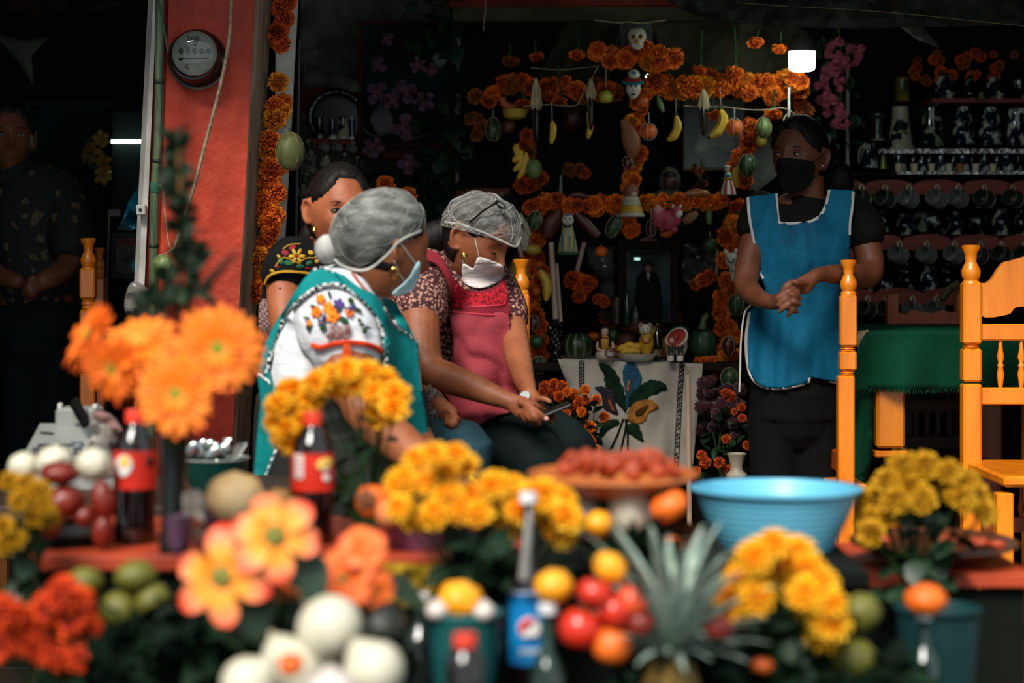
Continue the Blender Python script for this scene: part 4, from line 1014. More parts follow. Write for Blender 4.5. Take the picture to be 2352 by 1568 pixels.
# clown mask
t = fig('clay_mask', 'white clay face mask with a coloured hat brim below the skull', 1455, 228, AY-.15)
part(t, 'face', m_cer, 1455, 204, AY-.14, 17, 24, 12, fn=skullf)
obj('hat_brim', MB().lathe([(S(14, AY), .006), (S(26, AY), .0), (S(25, AY), -.005), (S(12, AY), -.002)], P(1453, 186, AY-.14), 24, rot=(.35, 0, 0)), m_tealp, t)
obj('hat_band', MB().lathe([(S(20, AY), .003), (S(15, AY), .010), (S(12, AY), .012)], P(1453, 186, AY-.143), 24, rot=(.35, 0, 0)), m_redp, t)
part(t, 'hat_crown', m_cer, 1456, 172, AY-.14, 14, 13)
part(t, 'hat_flower', m_tealp, 1456, 168, AY-.14-S(12, AY), 6, 4, 3); part(t, 'hat_flower', m_yel, 1447, 173, AY-.14-S(10, AY), 3, 3, 3)
for sx in (-6, 6): part(t, 'eye', m_blk, 1455+sx, 198, AY-.14-S(11, AY), 2.6, 2.2, 1.5)
part(t, 'mouth', m_blk, 1454, 217, AY-.14-S(9, AY), 6, 2.4, 2); part(t, 'nose', m_cerd, 1455, 207, AY-.14-S(12, AY), 2.4, 4, 3)
# woman bell figurine at the crossing
t = fig('clay_figurine', 'painted bell-shaped woman figurine in a striped shawl on the cross', 1450, 498, AY-.15)
c0 = P(1450, 498, AY-.15); u = S(1, AY)
obj('skirt', MB().lathe([(u*30, 0), (u*31, u*3), (u*26, u*10), (u*21, u*26), (u*16, u*36)], c0, 26), m_cerd, t)
obj('apron_patch', MB().lathe([(u*27.5, u*9), (u*22.6, u*24), (u*20.8, u*28)], c0, 26), m_yel, t)
obj('shawl', MB().lathe([(u*22.4, u*26), (u*20, u*36), (u*15, u*46), (u*8, u*50)], c0, 26), M('checked_shawl', '#c8c0a8', '#6b7440', kind='wave', scale=90, rough=.6), t)
obj('hood', MB().ell(c0+Vector((0, 0, u*58)), (u*18, u*17, u*17), seg=22, rings=14), M('striped_hood', '#a8604a', '#5a2c26', kind='wave', scale=60, rough=.6, stretch=(1, 1, .2)), t)
part(t, 'face', m_skinp, 1455, 446, AY-.15-u*12, 8, 9, 6); obj('collar', MB().lathe([(u*17, u*38), (u*19, u*41), (u*16, u*44)], c0, 24), m_cer, t)
# cat figurine
t = fig('cat_figurine', 'seated cream cat figurine painted with blue and yellow stripes', 1304, 582, AY-.15)
m_catb = M('striped_cat_paint', '#b79a4a', '#6d8a86', kind='wave', scale=26, rough=.5, c3='#c9b88c', stretch=(.6, .6, 1))
c0 = P(1304, 583, AY-.15)
obj('body', MB().lathe([(0, 0), (u*23, 0), (u*23, u*6), (u*20, u*24), (u*16, u*42), (u*13, u*56), (u*11, u*64)], c0, 24, fn=lambda q, a: Vector((q.x, q.y*.8, q.z))), m_catb, t)
for sx in (-7, 7): obj('leg', MB().tube([c0+Vector((u*sx, -u*12, u*40)), c0+Vector((u*sx, -u*16, u*10)), c0+Vector((u*sx*1.1, -u*20, u*3))], [u*5.5, u*5, u*6], 10), m_catb, t)
part(t, 'head', m_cer, 1304, 505, AY-.15-u*2, 14, 14, 12)
for sx in (-1, 1):
    obj('ear', MB().lathe([(u*5, 0), (u*3.4, u*5), (0, u*10)], P(1304+sx*9, 495, AY-.15), 10), m_pinkp, t); part(t, 'eye', m_blk, 1304+sx*5, 502, AY-.15-u*13, 2.2, 1.8, 1.3)
part(t, 'nose', m_blk, 1304, 509, AY-.15-u*14, 2, 1.6, 1.5); part(t, 'forehead_patch', m_tealp, 1304, 494, AY-.15-u*7, 6, 4, 5)
obj('bow_tie', MB().ell(P(1299, 520, AY-.15-u*13), (u*4, u*2, u*3), seg=8, rings=6).ell(P(1308, 520, AY-.15-u*13), (u*4, u*2, u*3), seg=8, rings=6), m_blk, t)
obj('grass_base', MB().lathe([(u*25, -u*2), (u*26, u*2), (u*22, u*4)], c0, 30, fn=lambda q, a: q*(1+.03*math.sin(a*17))), m_grnp, t)
# pink animal figurine
t = fig('pig_figurine', 'crimson animal figurine with white face hung on the right middle strand', 1532, 530, AY-.15)
def lump(q, d): return q*(1+.07*mnoise.noise(d*2))
part(t, 'body', m_pinkp, 1536, 506, AY-.14, 29, 22, 14, .1, lump); part(t, 'haunch', m_pinkp, 1514, 498, AY-.16, 17, 26, 11, -.1, lump)
part(t, 'pale_patch', M('pale_pink_paint', '#d88f8c', rough=.5), 1511, 482, AY-.16-u*10, 9, 11, 3)
part(t, 'head', m_pinkp, 1554, 486, AY-.19, 14, 13, 10); part(t, 'muzzle', m_cer, 1560, 492, AY-.19-u*8, 8, 9, 5, .5)
for sx in (-8, 9): part(t, 'ear', m_cer, 1554+sx, 474, AY-.19, 3.5, 5, 2)
part(t, 'eye', m_blk, 1550, 484, AY-.19-u*10, 2, 2, 1.5); part(t, 'nostril', m_blk, 1565, 500, AY-.19-u*11, 2, 2, 1.5)
for sx, yy in ((1520, 522), (1548, 526)): part(t, 'leg', m_pinkp, sx, yy, AY-.14, 9, 10, 8)
# striped skirt doll
t = fig('doll_figurine', 'small figurine with red and white striped skirt and teal bow', 1672, 447, AY-.15)
c0 = P(1672, 447, AY-.15)
for i in range(14):
    a0 = i*2*math.pi/14; mbk_ = MB(); vs = []
    for j, (rr, zz) in enumerate(((19, 0), (18, 8), (13, 24), (8, 36))):
        for aa in (a0, a0+math.pi/14, a0+2*math.pi/14): vs.append(c0+Vector((u*rr*math.cos(aa), u*rr*math.sin(aa), u*zz)))
    mbk_.add(vs, [(j*3+k, j*3+k+1, j*3+k+4, j*3+k+3) for j in range(3) for k in range(2)])
    obj('skirt_stripe', mbk_, m_redp if i % 2 else m_cer, t)
obj('waist_frill', MB().lathe([(u*9, u*33), (u*12, u*36), (u*8, u*39)], c0, 20, fn=lambda q, a: q*(1+.01*math.sin(a*9))), m_yel, t)
part(t, 'blouse', m_cer, 1672, 404, AY-.15, 8, 10); part(t, 'head', m_cerd, 1670, 389, AY-.15, 6.5, 7.5)
part(t, 'bow', m_tealp, 1672, 403, AY-.15-u*8, 7, 5, 3); part(t, 'hat', m_cer, 1671, 383, AY-.15, 8, 3.5)
# horse-like white figure by the apron
t = fig('horse_figurine', 'white animal-head figurine with green curls beside the blue apron', 1686, 640, AY-.17)
part(t, 'head', m_cer, 1682, 598, AY-.17, 17, 18, 13, -.2, lump); part(t, 'neck', m_cer, 1687, 622, AY-.17, 12, 26, 11, -.1, lump); part(t, 'foot', m_cer, 1688, 640, AY-.17, 10, 8, 10)
part(t, 'ear', m_cer, 1668, 580, AY-.17, 5, 9, 4, -.4); part(t, 'ear', m_cer, 1690, 578, AY-.17, 5, 8, 4, .2); part(t, 'eye', m_blk, 1690, 606, AY-.17-u*12, 2.2, 2.2, 2)
for p in ([(1668, 590), (1672, 600), (1680, 602), (1686, 594)], [(1676, 618), (1684, 622), (1690, 616)]): obj('green_curl', MB().tube([v-Vector((0, u*14, 0)) for v in pxs(p, AY-.17, 4)], u*1.2, 5), m_grnp, t)
# seated woman doll
t = fig('doll_figurine', 'painted woman doll with black braids holding a hoop on the altar cloth', 1390, 829, AY-.17)
Y0 = AY-.17
part(t, 'skirt', m_cerd, 1390, 815, Y0, 23, 15, 16); part(t, 'blouse', m_yel, 1389, 786, Y0, 16, 18, 12)
part(t, 'head', m_skinp, 1389, 763, Y0, 9, 10, 9); part(t, 'hair', m_blk, 1389, 762, Y0+u*4, 12, 13, 9)
obj('braid', MB().tube(pxs([(1380, 766), (1377, 782), (1379, 797)], Y0-u*11, 4), u*3, 8), m_blk, t); obj('braid', MB().tube(pxs([(1398, 766), (1402, 782), (1400, 794)], Y0-u*11, 4), u*3, 8), m_blk, t)
obj('hoop', MB().tube([P(1402+11*math.cos(a), 810+10*math.sin(a), Y0-u*20) for a in np.linspace(0, 6.283, 20)[:-1]], u*1.6, 6, close=True), M('brown_hoop', '#4b2a18', rough=.5), t)
part(t, 'collar', m_redp, 1389, 776, Y0-u*7, 8, 3, 5)
for p in ([(1374, 784), (1372, 800), (1388, 808)], [(1404, 784), (1408, 796), (1398, 806)]): obj('arm', MB().tube([v-Vector((0, u*9, 0)) for v in pxs(p, Y0, 4)], u*3.6, 8), m_skinp, t)
for sx in (-3.5, 3.5): part(t, 'eye', m_blk, 1389+sx, 762, Y0-u*8.4, 1.1, 1.2, 1)
# bear-cat figurine
t = fig('bear_figurine', 'cream animal figurine with red ears and necklace behind the white plate', 1484, 815, AY-.12); Y0 = AY-.12
part(t, 'body', m_yel, 1485, 788, Y0, 17, 28, 14, 0, lump); part(t, 'head', m_cer, 1482, 757, Y0, 14, 13, 12); part(t, 'muzzle', m_cer, 1481, 762, Y0-u*10, 6, 5, 5)
for sx in (-10, 10): part(t, 'ear', m_cer, 1482+sx, 747, Y0, 5.5, 5.5, 4); part(t, 'ear_inside', m_redp, 1482+sx, 747, Y0-u*3, 3.4, 3.4, 2)
for sx in (-5, 5): part(t, 'eye', m_blk, 1482+sx, 755, Y0-u*11, 1.8, 1.8, 1.5)
part(t, 'nose', m_blk, 1480, 761, Y0-u*15, 2, 1.7, 1.5)
obj('necklace', MB().tube([v-Vector((0, u*13, 0)) for v in pxs([(1472, 775), (1478, 786), (1488, 786), (1494, 774)], Y0, 4)], u*2, 6), m_redp, t)
# sombrero figurine
t = fig('doll_figurine', 'white figurine leaning forward under a big red-brown hat', 1553, 832, AY-.17); Y0 = AY-.17
obj('hat_brim', MB().lathe([(u*24, 0), (u*26, u*3), (u*21, u*4), (u*10, u*6), (u*9, u*12), (0, u*14)], P(1555, 778, Y0), 24, rot=(.75, -.7, 0)), m_redp, t)
obj('hat_edge', MB().lathe([(u*23.5, u*-2), (u*27, 0), (u*27, u*4), (u*23, u*5)], P(1556, 777, Y0+u*1.5), 24, rot=(.75, -.7, 0)), m_cer, t)
part(t, 'shoulder', m_cer, 1564, 796, Y0+u*3, 15, 24, 13, .1, lump); part(t, 'chin', m_skinp, 1545, 782, Y0-u*5, 8, 8, 7)
for sx in (1540, 1562): obj('leg', MB().tube([P(sx, 798, Y0-u*8), P(sx, 812, Y0-u*14), P(sx, 828, Y0-u*12)], [u*9, u*8, u*8], 10), m_cer, t); obj('boot', MB().box(P(sx, 808, Y0-u*15), (u*13, u*13, u*20), b=u*3), m_blk, t)
obj('lap', MB().box(P(1552, 797, Y0-u*10), (u*38, u*14, u*8), b=u*3), m_blk, t)
# baby statue in gauze
t = fig('statue', 'dim veiled infant statue standing on the middle shelf', 1535, 462, AY+.18); Y0 = AY+.18
part(t, 'head', M('statue_skin', '#5c3a26', '#48301f', rough=.5), 1538, 418, Y0, 18, 22, 16); part(t, 'veil', M('veil_gauze', '#5f5a50', '#3c3a33', scale=30, rough=.8), 1538, 415, Y0+u*6, 26, 32, 16, 0, lump)
part(t, 'robe', M('veil_gauze', '#5f5a50'), 1535, 458, Y0, 44, 26, 20, 0, lump); part(t, 'hair', m_blk, 1538, 402, Y0-u*2, 16, 9, 15)
for sx in (-6, 6): part(t, 'eye', m_blk, 1538+sx, 416, Y0-u*15.5, 2, 1.6, 1.5)
# dried orange flowers, glow candle
t = thing('dried_flower_bunch', 'hanging bunch of dried brown-orange leaves left of the striped skirt figurine', 'flowers', P(1612, 372, AY+.1))
m_dried = M('dried_leaf', '#7a3c1c', '#4e2412', rough=.8)
LEAFD = leaf_mb(.25, .1).mesh('leaf', m_dried)
for i in range(26): leaf_at(LEAFD, P(1612+rnd(-14, 14), 372+rnd(0, 55), AY+.1+rnd(-.03, .03)), (rnd(-1, 1), rnd(-1, .3), rnd(-1, .4)), S(rnd(14, 24), AY), t)
obj('stem', MB().tube([P(1612, 366, AY+.1), P(1611, 430, AY+.1)], S(2, AY), 5), m_stem, t)
t = thing('jar', 'dim striped glass jar glowing on the left of the middle shelf', 'jar', P(1288, 455, AY+.1))
obj('glass', MB().lathe([(0, 0), (u*13, 0), (u*14, u*10), (u*10, u*40), (u*9, u*60)], P(1288, 462, AY+.1), 18), M('dark_jar_glass', '#1a1510', rough=.2), t)
gb = MB()
for i in range(6): gb.tube([P(1288+11*math.cos(a)*(1-i*.06), 450-i*9+1.5*math.sin(a), AY+.1+u*11*math.sin(a)*(1-i*.06)) for a in np.linspace(0, 6.28, 16)[:-1]], u*1.3, 4, close=True)
obj('gold_ring', gb, M('gilt_ring', '#b88a40', rough=.3, metal=.6), t)
# pale wing-like shell at left
t = thing('shell_figurine', 'pale angel wing figurine behind the hairnet of the woman looking down', 'figurine', P(1208, 590, AY-.12))
for i, (x0, y0, x1, y1) in enumerate(((1188, 500, 1212, 560), (1196, 490, 1218, 540), (1180, 520, 1200, 590), (1204, 520, 1206, 575))): obj('feather', MB().tube([P(x0, y0, AY-.12), P((x0+x1)/2, (y0+y1)/2, AY-.13), P(x1, y1, AY-.12)], [(u*4, u*2), (u*11, u*3), (u*5, u*2)], 10), m_cerd, t)

# table top: watermelons, plate, bottle, glass
m_mel = M('striped_melon_rind', '#2d3f22', '#0f1a0f', kind='wave', scale=3, rough=.35)
def melonmat():
    m = bpy.data.materials.new('striped_melon'); m.use_nodes = True; nt = m.node_tree; N = nt.nodes; L = nt.links; b = N['Principled BSDF']; b.inputs['Roughness'].default_value = .35
    tc = N.new('ShaderNodeTexCoord'); sx = N.new('ShaderNodeSeparateXYZ'); L.new(tc.outputs['Object'], sx.inputs[0])
    at = N.new('ShaderNodeMath'); at.operation = 'ARCTAN2'; L.new(sx.outputs[1], at.inputs[0]); L.new(sx.outputs[0], at.inputs[1])
    nz = N.new('ShaderNodeTexNoise'); nz.inputs['Scale'].default_value = 30; L.new(tc.outputs['Object'], nz.inputs[0])
    m1 = N.new('ShaderNodeMath'); m1.operation = 'MULTIPLY_ADD'; m1.inputs[1].default_value = 10; L.new(at.outputs[0], m1.inputs[0]); L.new(nz.outputs[0], m1.inputs[2])
    sn = N.new('ShaderNodeMath'); sn.operation = 'SINE'; L.new(m1.outputs[0], sn.inputs[0])
    r = N.new('ShaderNodeValToRGB'); L.new(sn.outputs[0], r.inputs[0]); r.color_ramp.elements[0].position = .45; r.color_ramp.elements[0].color = (*lin('#1a2a1a'), 1); r.color_ramp.elements[1].position = .95; r.color_ramp.elements[1].color = (*lin('#5b6a3c'), 1)
    L.new(r.outputs[0], b.inputs['Base Color']); return m
m_melon = melonmat()
fruit('pumpkin', 'dark striped round squash at the left end of the altar cloth', 'squash', 1327, 794, 37, 34, AY-.05, m_melon, 'ribs', seg=40)
t = fruit('pumpkin', 'dark green ribbed squash with long stem at the right end of the altar table', 'squash', 1614, 792, 34, 40, AY-.03, m_squashd, 'ribs', seg=40)
obj('stem', MB().tube(pxs([(1613, 756), (1616, 735), (1626, 722)], AY-.05, 4), [S(9, AY)]*3+[S(7, AY)]*3+[S(6, AY)]*3, 8), m_squash, t)
t = thing('plate', 'white plate of small fruit on the altar cloth', 'plate', P(1462, 829, AY-.14)); c0 = P(1462, 830, AY-.14)
obj('dish', MB().lathe([(0, u*2), (u*26, u*2), (u*38, u*10), (u*45, u*18), (u*47, u*18), (u*38, u*6), (u*26, 0), (0, 0)], c0, 30), m_cer, t)
for i, (x, y) in enumerate(((1432, 800), (1446, 794), (1462, 797), (1440, 806), (1456, 806))): banana(0, 0, AY-.12, [(x-14, y+4), (x, y-3), (x+14, y+2)], 7, ('small yellow banana %s from the left on the white altar plate' % ORD[i]), group='small bananas on the altar plate')
def bottle(name, label, x, ybot, ytop, wd, Y, glass, capm=None, labelm=None, prof=None, lab=(.18, .48), cat='bottle', capw=.36, caph=.06):
    c = P(x, ybot, Y); H = P(x, ytop, Y).z-c.z; R = S(wd/2, Y); t = thing(name, label, cat, c)
    prof = prof or [(0, 0), (.92, 0), (1, .02), (1, .55), (.92, .63), (.5, .76), (.34, .84), (.32, .95), (.36, .96), (.36, 1)]
    obj('glass_body', MB().lathe([(r*R, z*H) for r, z in prof], c, 28), glass, t)
    if labelm: obj('label', MB().lathe([(R*1.015, lab[0]*H), (R*1.015, lab[1]*H)], c, 28), labelm, t)
    if capm: obj('cap', MB().lathe([(0, H*(1+.001)), (R*capw*.96, H*1.0), (R*capw, H*.995), (R*capw, H*(1-caph)), (R*capw*.9, H*(1-caph))], c, 24, fn=lambda q, a: Vector((q.x*(1+.02*math.sin(a*24)), q.y*(1+.02*math.sin(a*24)), q.z))), capm, t)
    return t, c, H, R
m_brglass = M('dark_brown_glass', '#160d06', '#0d0805', rough=.1, spec=.9)
bottle('beer_bottle', 'small brown beer bottle with tan label beside the cream animal figurine', 1510, 828, 742, 22, AY-.1, m_brglass, M('gold_cap', '#a58a50', rough=.4), M('tan_label', '#8c7040', '#3a2c1a', scale=60, rough=.6), lab=(.12, .3))
bottle('glass_bottle', 'tall green glass bottle dim in front of the portrait frame', 1440, 745, 665, 16, AY+.02, M('green_glass_dark', '#1d4a3c', '#0f2c24', rough=.1, spec=.9))
bottle('glass_bottle', 'small clear liquor bottle in front of the portrait', 1460, 745, 702, 14, AY, M('dull_clear_glass', '#565a50', rough=.12, spec=.9))
t = thing('candle_glass', 'dim brown glass votive with printed figure left of the green bottle', 'candle', P(1416, 748, AY+.04)); obj('glass', MB().lathe([(0, 0), (u*11, 0), (u*13, u*60), (u*12, u*60), (u*10, u*3)], P(1416, 742, AY+.04), 20), M('votive_glass', '#4a3420', '#2c2014', scale=30, rough=.3), t)
for x, y, rx, ry, m_, lb in ((1405, 770, 18, 16, m_squashd, 'dim green fruit behind the woman doll'), (1438, 782, 24, 20, M('dim_red_skin', '#5e3018', '#3e2010', rough=.6), 'dim reddish fruit behind the white plate'), (1535, 790, 16, 20, m_papaya, 'yellow fruit left of the sombrero figurine'), (1560, 758, 24, 12, m_squashd, 'dark green fruit behind the sombrero figurine'), (1362, 772, 16, 10, m_orange2, 'orange fruit between the striped squash and the woman doll'), (1524, 808, 12, 12, m_orange2, 'small orange fruit by the beer bottle'), (1415, 806, 12, 14, m_orange2, 'orange-brown fruit left of the white plate'), (1465, 750, 28, 16, M('dim_red_skin', '#5e3018'), 'dim brown fruit heap behind the cream animal figurine'), (1500, 762, 18, 14, m_papaya, 'dull yellow fruit behind the beer bottle')):
    fruit('fruit', lb, 'fruit', x, y, rx, ry, AY+(.04 if y < 790 else -.04), m_, 'lump')

# marigold plant left of cloth, cockscomb bush right
t = thing('marigold_bouquet', 'loose bouquet of orange marigolds at the left of the embroidered cloth', 'flowers', P(1320, 1120, 6.35))
mp_ = [(1252, 888, 14), (1272, 884, 15), (1290, 888, 15), (1262, 902, 13), (1284, 910, 13), (1302, 900, 12), (1318, 905, 14), (1330, 925, 14), (1345, 918, 12), (1310, 935, 12), (1336, 945, 12), (1300, 950, 12), (1306, 968, 11), (1370, 918, 13), (1388, 957, 13), (1340, 975, 13), (1356, 980, 14), (1330, 990, 12), (1352, 1010, 14), (1358, 1014, 12), (1344, 895, 12), (1245, 900, 10), (1368, 1030, 10)]
for x, y, r in mp_:
    c = P(x, y, 6.35+rnd(-.05, .05)); inst('flower_head', mg_mesh(random.randrange(3), random.choice((0, 0, 1))), c, dir_rot(cam_dir(), rnd(0, 6)), S(r, 6.35), t)
    e = P(1335+rnd(-8, 8), 1120, 6.4); obj('stem', MB().tube([c+Vector((0, .01, 0)), c*.6+e*.4+Vector((rnd(-.02, .02), .02, .02)), e], .0018, 5), m_stem, t)
for i in range(70):
    x = rnd(1280, 1375); leaf_at(LEAF, P(x, 920+rnd(0, 170), 6.4+rnd(-.05, .05)), (rnd(-1, 1), rnd(-1, .2), rnd(-.3, 1)), rnd(.03, .06), t)
m_cocks = M('cockscomb_maroon', '#481420', '#260a12', scale=25, rough=.9, sheen=.3)
CK = MB().ell((0, 0, 0), (1, .8, .8), seg=24, rings=14, fn=lambda q, d: q*(1+.4*mnoise.noise(d*3)+.3*mnoise.noise(d*8))).mesh('flower_head', m_cocks)
t = thing('cockscomb_bush', 'dark maroon cockscomb bush with orange marigolds right of the embroidered cloth', 'flowers', P(1660, 1120, 6.5))
for i in range(46):
    x, y = rnd(1605, 1700), rnd(875, 1010)
    if x < 1615 and y < 900: continue
    inst('flower_head', CK, P(x, y, 6.55+rnd(-.1, .08)), (rnd(0, 6), rnd(0, 6), 0), S(rnd(12, 22), 6.5), t)
for x, y, r in ((1675, 908, 15), (1666, 902, 11), (1703, 935, 11), (1686, 946, 8), (1668, 1008, 11), (1716, 1022, 11), (1612, 1045, 12), (1620, 1062, 14), (1652, 1062, 13), (1672, 1080, 14), (1705, 960, 10), (1600, 1080, 10)):
    inst('flower_head', mg_mesh(random.randrange(3), 1), P(x, y, 6.38+rnd(-.03, .03)), dir_rot(cam_dir(), rnd(0, 6)), S(r, 6.38), t)
for i in range(90): leaf_at(LEAF, P(rnd(1600, 1720), rnd(930, 1110), 6.55+rnd(-.12, .1)), (rnd(-1, 1), rnd(-1, .2), rnd(-.6, .8)), rnd(.03, .06), t)
for i in range(8): x = rnd(1615, 1705); obj('stem', MB().tube([P(x, rnd(960, 1000), 6.5), P(x*.5+830+rnd(-10, 10), 1060, 6.48), P(1660, 1120, 6.5)], .003, 5), m_stem, t)
for x, Yb, lb in ((1335, 6.38, 'dark bucket holding the loose marigold bouquet'), (1650, 6.62, 'dark bucket holding the cockscomb bush')):
    t = thing('bucket', lb, 'bucket', P(x, pxf(Yb), Yb)); h_ = (pxf(Yb)-1112)*Yb/F; obj('bucket_body', MB().lathe([(0, 0), (.07, 0), (.085, h_*.97), (.09, h_), (.08, h_), (.065, .01)], P(x, pxf(Yb), Yb), 24), m_shelfd, t); obj('handle', MB().tube([P(x, pxf(Yb), Yb)+Vector((.088*math.cos(a), -.02, h_-.03-.05*math.sin(a))) for a in np.linspace(0, 3.14, 12)], .002, 5), m_blackwire, t)
t = thing('bench', 'low dark bench under the white urn pot', 'bench', P(1692, pxf(6.35), 6.35)); zb = P(0, 1101, 6.35).z
obj('bench_seat', MB().box((S(516, 6.35), 6.35, zb-.012), (.15, .16, .022), b=.003), m_shelfd, t)
for dx in (-.06, .06):
    for dy in (-.06, .06): obj('leg', MB().box((S(516, 6.35)+dx, 6.35+dy, zb/2-.01), (.022, .022, zb-.02)), m_shelfd, t)
t = thing('flower_pot', 'white footed urn pot below the cockscomb bush', 'pot', P(1692, 1100, 6.35)); c0 = P(1692, 1100, 6.35); u6 = S(1, 6.35)
obj('urn', MB().lathe([(0, 0), (u6*24, 0), (u6*25, u6*10), (u6*14, u6*22), (u6*14, u6*30), (u6*19, u6*50), (u6*23, u6*58), (u6*20, u6*60), (u6*15, u6*50)], c0, 26), m_cerd, t)

# light bulb
t = thing('light_bulb', 'lit white LED bulb with grey collar hanging at the top right of the altar', 'lamp', P(1842, 85, 6.45)); c0 = P(1842, 163, 6.45); u4 = S(1, 6.45)
obj('housing', MB().lathe([(u4*31, u4*47), (u4*31.5, u4*52), (u4*30, u4*66), (u4*24, u4*78), (u4*15, u4*84), (u4*12, u4*92), (0, u4*93)], c0, 36), M('grey_bulb_plastic', '#5b5a52', '#4c4b44', rough=.5), t)
obj('housing_rim', MB().lathe([(u4*31.5, u4*44), (u4*32.5, u4*47), (u4*31.5, u4*50)], c0, 36), M('grey_bulb_plastic', '#5b5a52'), t)
obj('diffuser', MB().lathe([(0, 0), (u4*22, 0), (u4*28, u4*3), (u4*30.5, u4*10), (u4*31.5, u4*44), (u4*30, u4*46)], c0, 36), M('lit_diffuser', '#eafff8', emit=34, kind='flat'), t)
obj('cable', MB().tube([c0+Vector((0, 0, u4*90)), c0+Vector((0, .01, u4*180))], u4*2.2, 6), m_blk, t)
# small bright point behind the mask
t = obj('small_lamp', MB().ell(P(1489, 178, AY+.06), (u*7, u*4, u*9)), M('small_lamp_light', '#d4fff5', emit=3.5, kind='flat')); tag(t, 'small bright lamp glint right of the clay mask', 'lamp')
# ---------------------------------------------------------------- pottery shelves at the right
SY = 7.2; us = S(1, SY)
def talavera(name, base='#0d1828', pat='#b8baae', scale=26, lo=.50, hi=.58):
    return M(name, pat, base, scale=scale, rough=.12, spec=.8, lo=lo, hi=hi, detail=2)
m_tal1 = talavera('blue_glazed_clay'); m_tal2 = talavera('black_glazed_pattern', '#0a0d0c', '#78826e', 30, .56, .62); m_tal3 = talavera('cream_glazed_pattern', '#14181a', '#9b9680', 16, .42, .46)
m_redrail = M('red_shelf_wood', '#8c3220', '#66210f', scale=5, rough=.6, stretch=(.6, 1, 6), c3='#7c2a18')
m_cream = M('cream_glaze', '#cabda4', '#a89c84', rough=.25)
def rail(x0, x1, ytop, ybot, Y, name, label, per=110, amp=9, ph=0, th=.02):
    if name == 'shelf_edge': th = 7.56-Y if x0 < 800 else .3
    pts = []
    n = int((x1-x0)/8)
    for i in range(n+1):
        x = x0+(x1-x0)*i/n; u = ((x+ph) % per)/per
        pts.append((x, ytop-amp*abs(math.sin(u*math.pi))**.7+amp*.5*(1 if u < .04 or u > .96 else 0)))
    poly = [(P(x, y, Y).x, P(x, y, Y).z) for x, y in pts]+[(P(x1, ybot, Y).x, P(x1, ybot, Y).z), (P(x0, ybot, Y).x, P(x0, ybot, Y).z)]
    o = obj(name, MB().prism(poly, Y, Y+th), m_redrail); return tag(o, label, 'shelf rail')
shw = thing('pottery_rack', 'red-edged wooden rack of dark shelves holding glazed pottery at the right', 'shelf', P(2180, 1100, SY+.2))
for y, lb in ((402, 0), (545, 1), (688, 2)): obj('shelf_board', pbox(MB(), 1952, y-6, 2500, y, SY+.03, .3), m_shelfd, shw)
obj('shelf_board', pbox(MB(), 2140, 226, 2500, 236, SY+.12, .2), m_redrail, shw)
obj('back_board', pbox(MB(), 1952, 60, 2500, 1200, SY+.36, .02), M('rack_back_dark', '#12130f', '#0c0d0a', rough=.9), shw)
obj('side_board', pbox(MB(), 1952, 398, 1962, 800, SY, .36), m_redrail, shw)
rail(1955, 2420, 422, 446, SY, 'scalloped_rail', 'upper red scalloped rail with mugs hanging from it', 112, 10, 30)
rail(2000, 2420, 549, 574, SY, 'scalloped_rail', 'middle red scalloped rail with mugs hanging from it', 112, 11, -60)
rail(1960, 2250, 672, 700, SY, 'scalloped_rail', 'lower red scalloped rail behind the orange chairs', 112, 11, 10)
rail(1050, 1170, 434, 447, SY, 'scalloped_rail', 'small red rail with mug hooks above the woman looking down', 60, 2, 0)
rail(712, 812, 319, 330, 7.1, 'shelf_edge', 'red shelf edge under the black arch at the left', 200, 1, 0)
rail(880, 1010, 338, 362, 7.35, 'shelf_edge', 'dim red shelf edge below the dark framed picture', 200, 1, 0)
# mug mesh, lying on its side as it hangs by the handle: axis +X local, opening -X
def mug_meshes(mat, k):
    b = MB().lathe([(0, .9), (.8, .9), (.92, .8), (1.05, .4), (1.0, 0), (.86, -.35), (.88, -.75), (.82, -.75), (.78, -.3), (.85, .3), (.7, .72), (0, .75)], seg=22, rot=(0, math.pi/2, 0)).mesh('body', mat)
    h = MB().tube([(a, 0, b_) for a, b_ in ((-.3, .8), (-.42, 1.25), (-.1, 1.55), (.3, 1.35), (.42, .9))], [.13]*5, 8).mesh('handle', m_cream)
    r = MB().lathe([(.90, -.78), (.90, -.66), (.84, -.70)], seg=22, rot=(0, math.pi/2, 0)).mesh('rim', m_cream)
    r2 = MB().lathe([(.5, .9), (.84, .94), (.95, .84), (.9, .8)], seg=22, rot=(0, math.pi/2, 0)).mesh('foot_ring', m_cream)
    return b, h, r, r2
MUGS = [mug_meshes(m_tal1, 0), mug_meshes(m_tal2, 1)]
def mug(x, y, r, Y, label, group, rz=.0, v=None, tilt=.25):
    t = thing('mug', label, 'mug', P(x, y, Y), group); v = random.randrange(2) if v is None else v
    e = (rnd(-.1, .1), tilt, .75+rz)
    for n, me in zip(('body', 'handle', 'rim', 'foot_ring'), MUGS[v]): inst(n, me, P(x, y, Y), e, S(r, Y), t)
for i, x in enumerate((1976, 2032, 2085, 2151, 2199, 2260, 2326)): mug(x, 455, 21, SY-.03, '%s dark glazed mug from the left hanging from the upper red rail' % ORD[i], 'mugs hanging on the upper rail')
for i, x in enumerate((2062, 2127, 2190, 2247, 2300, 2352)): mug(x, 584, 20, SY-.03, '%s dark glazed mug from the left hanging from the middle red rail' % ORD[i], 'mugs hanging on the middle rail')
for i, x in enumerate((1990, 2036, 2095, 2146)): mug(x, 710, 20, SY-.03, '%s dark glazed mug from the left hanging from the lower red rail' % ORD[i], 'mugs hanging on the lower rail')
for i, x in enumerate((1062, 1090, 1120, 1150)): mug(x, 462, 13, SY-.03, '%s small dark mug from the left hanging above the woman looking down' % ORD[i], 'mugs on the small rail')
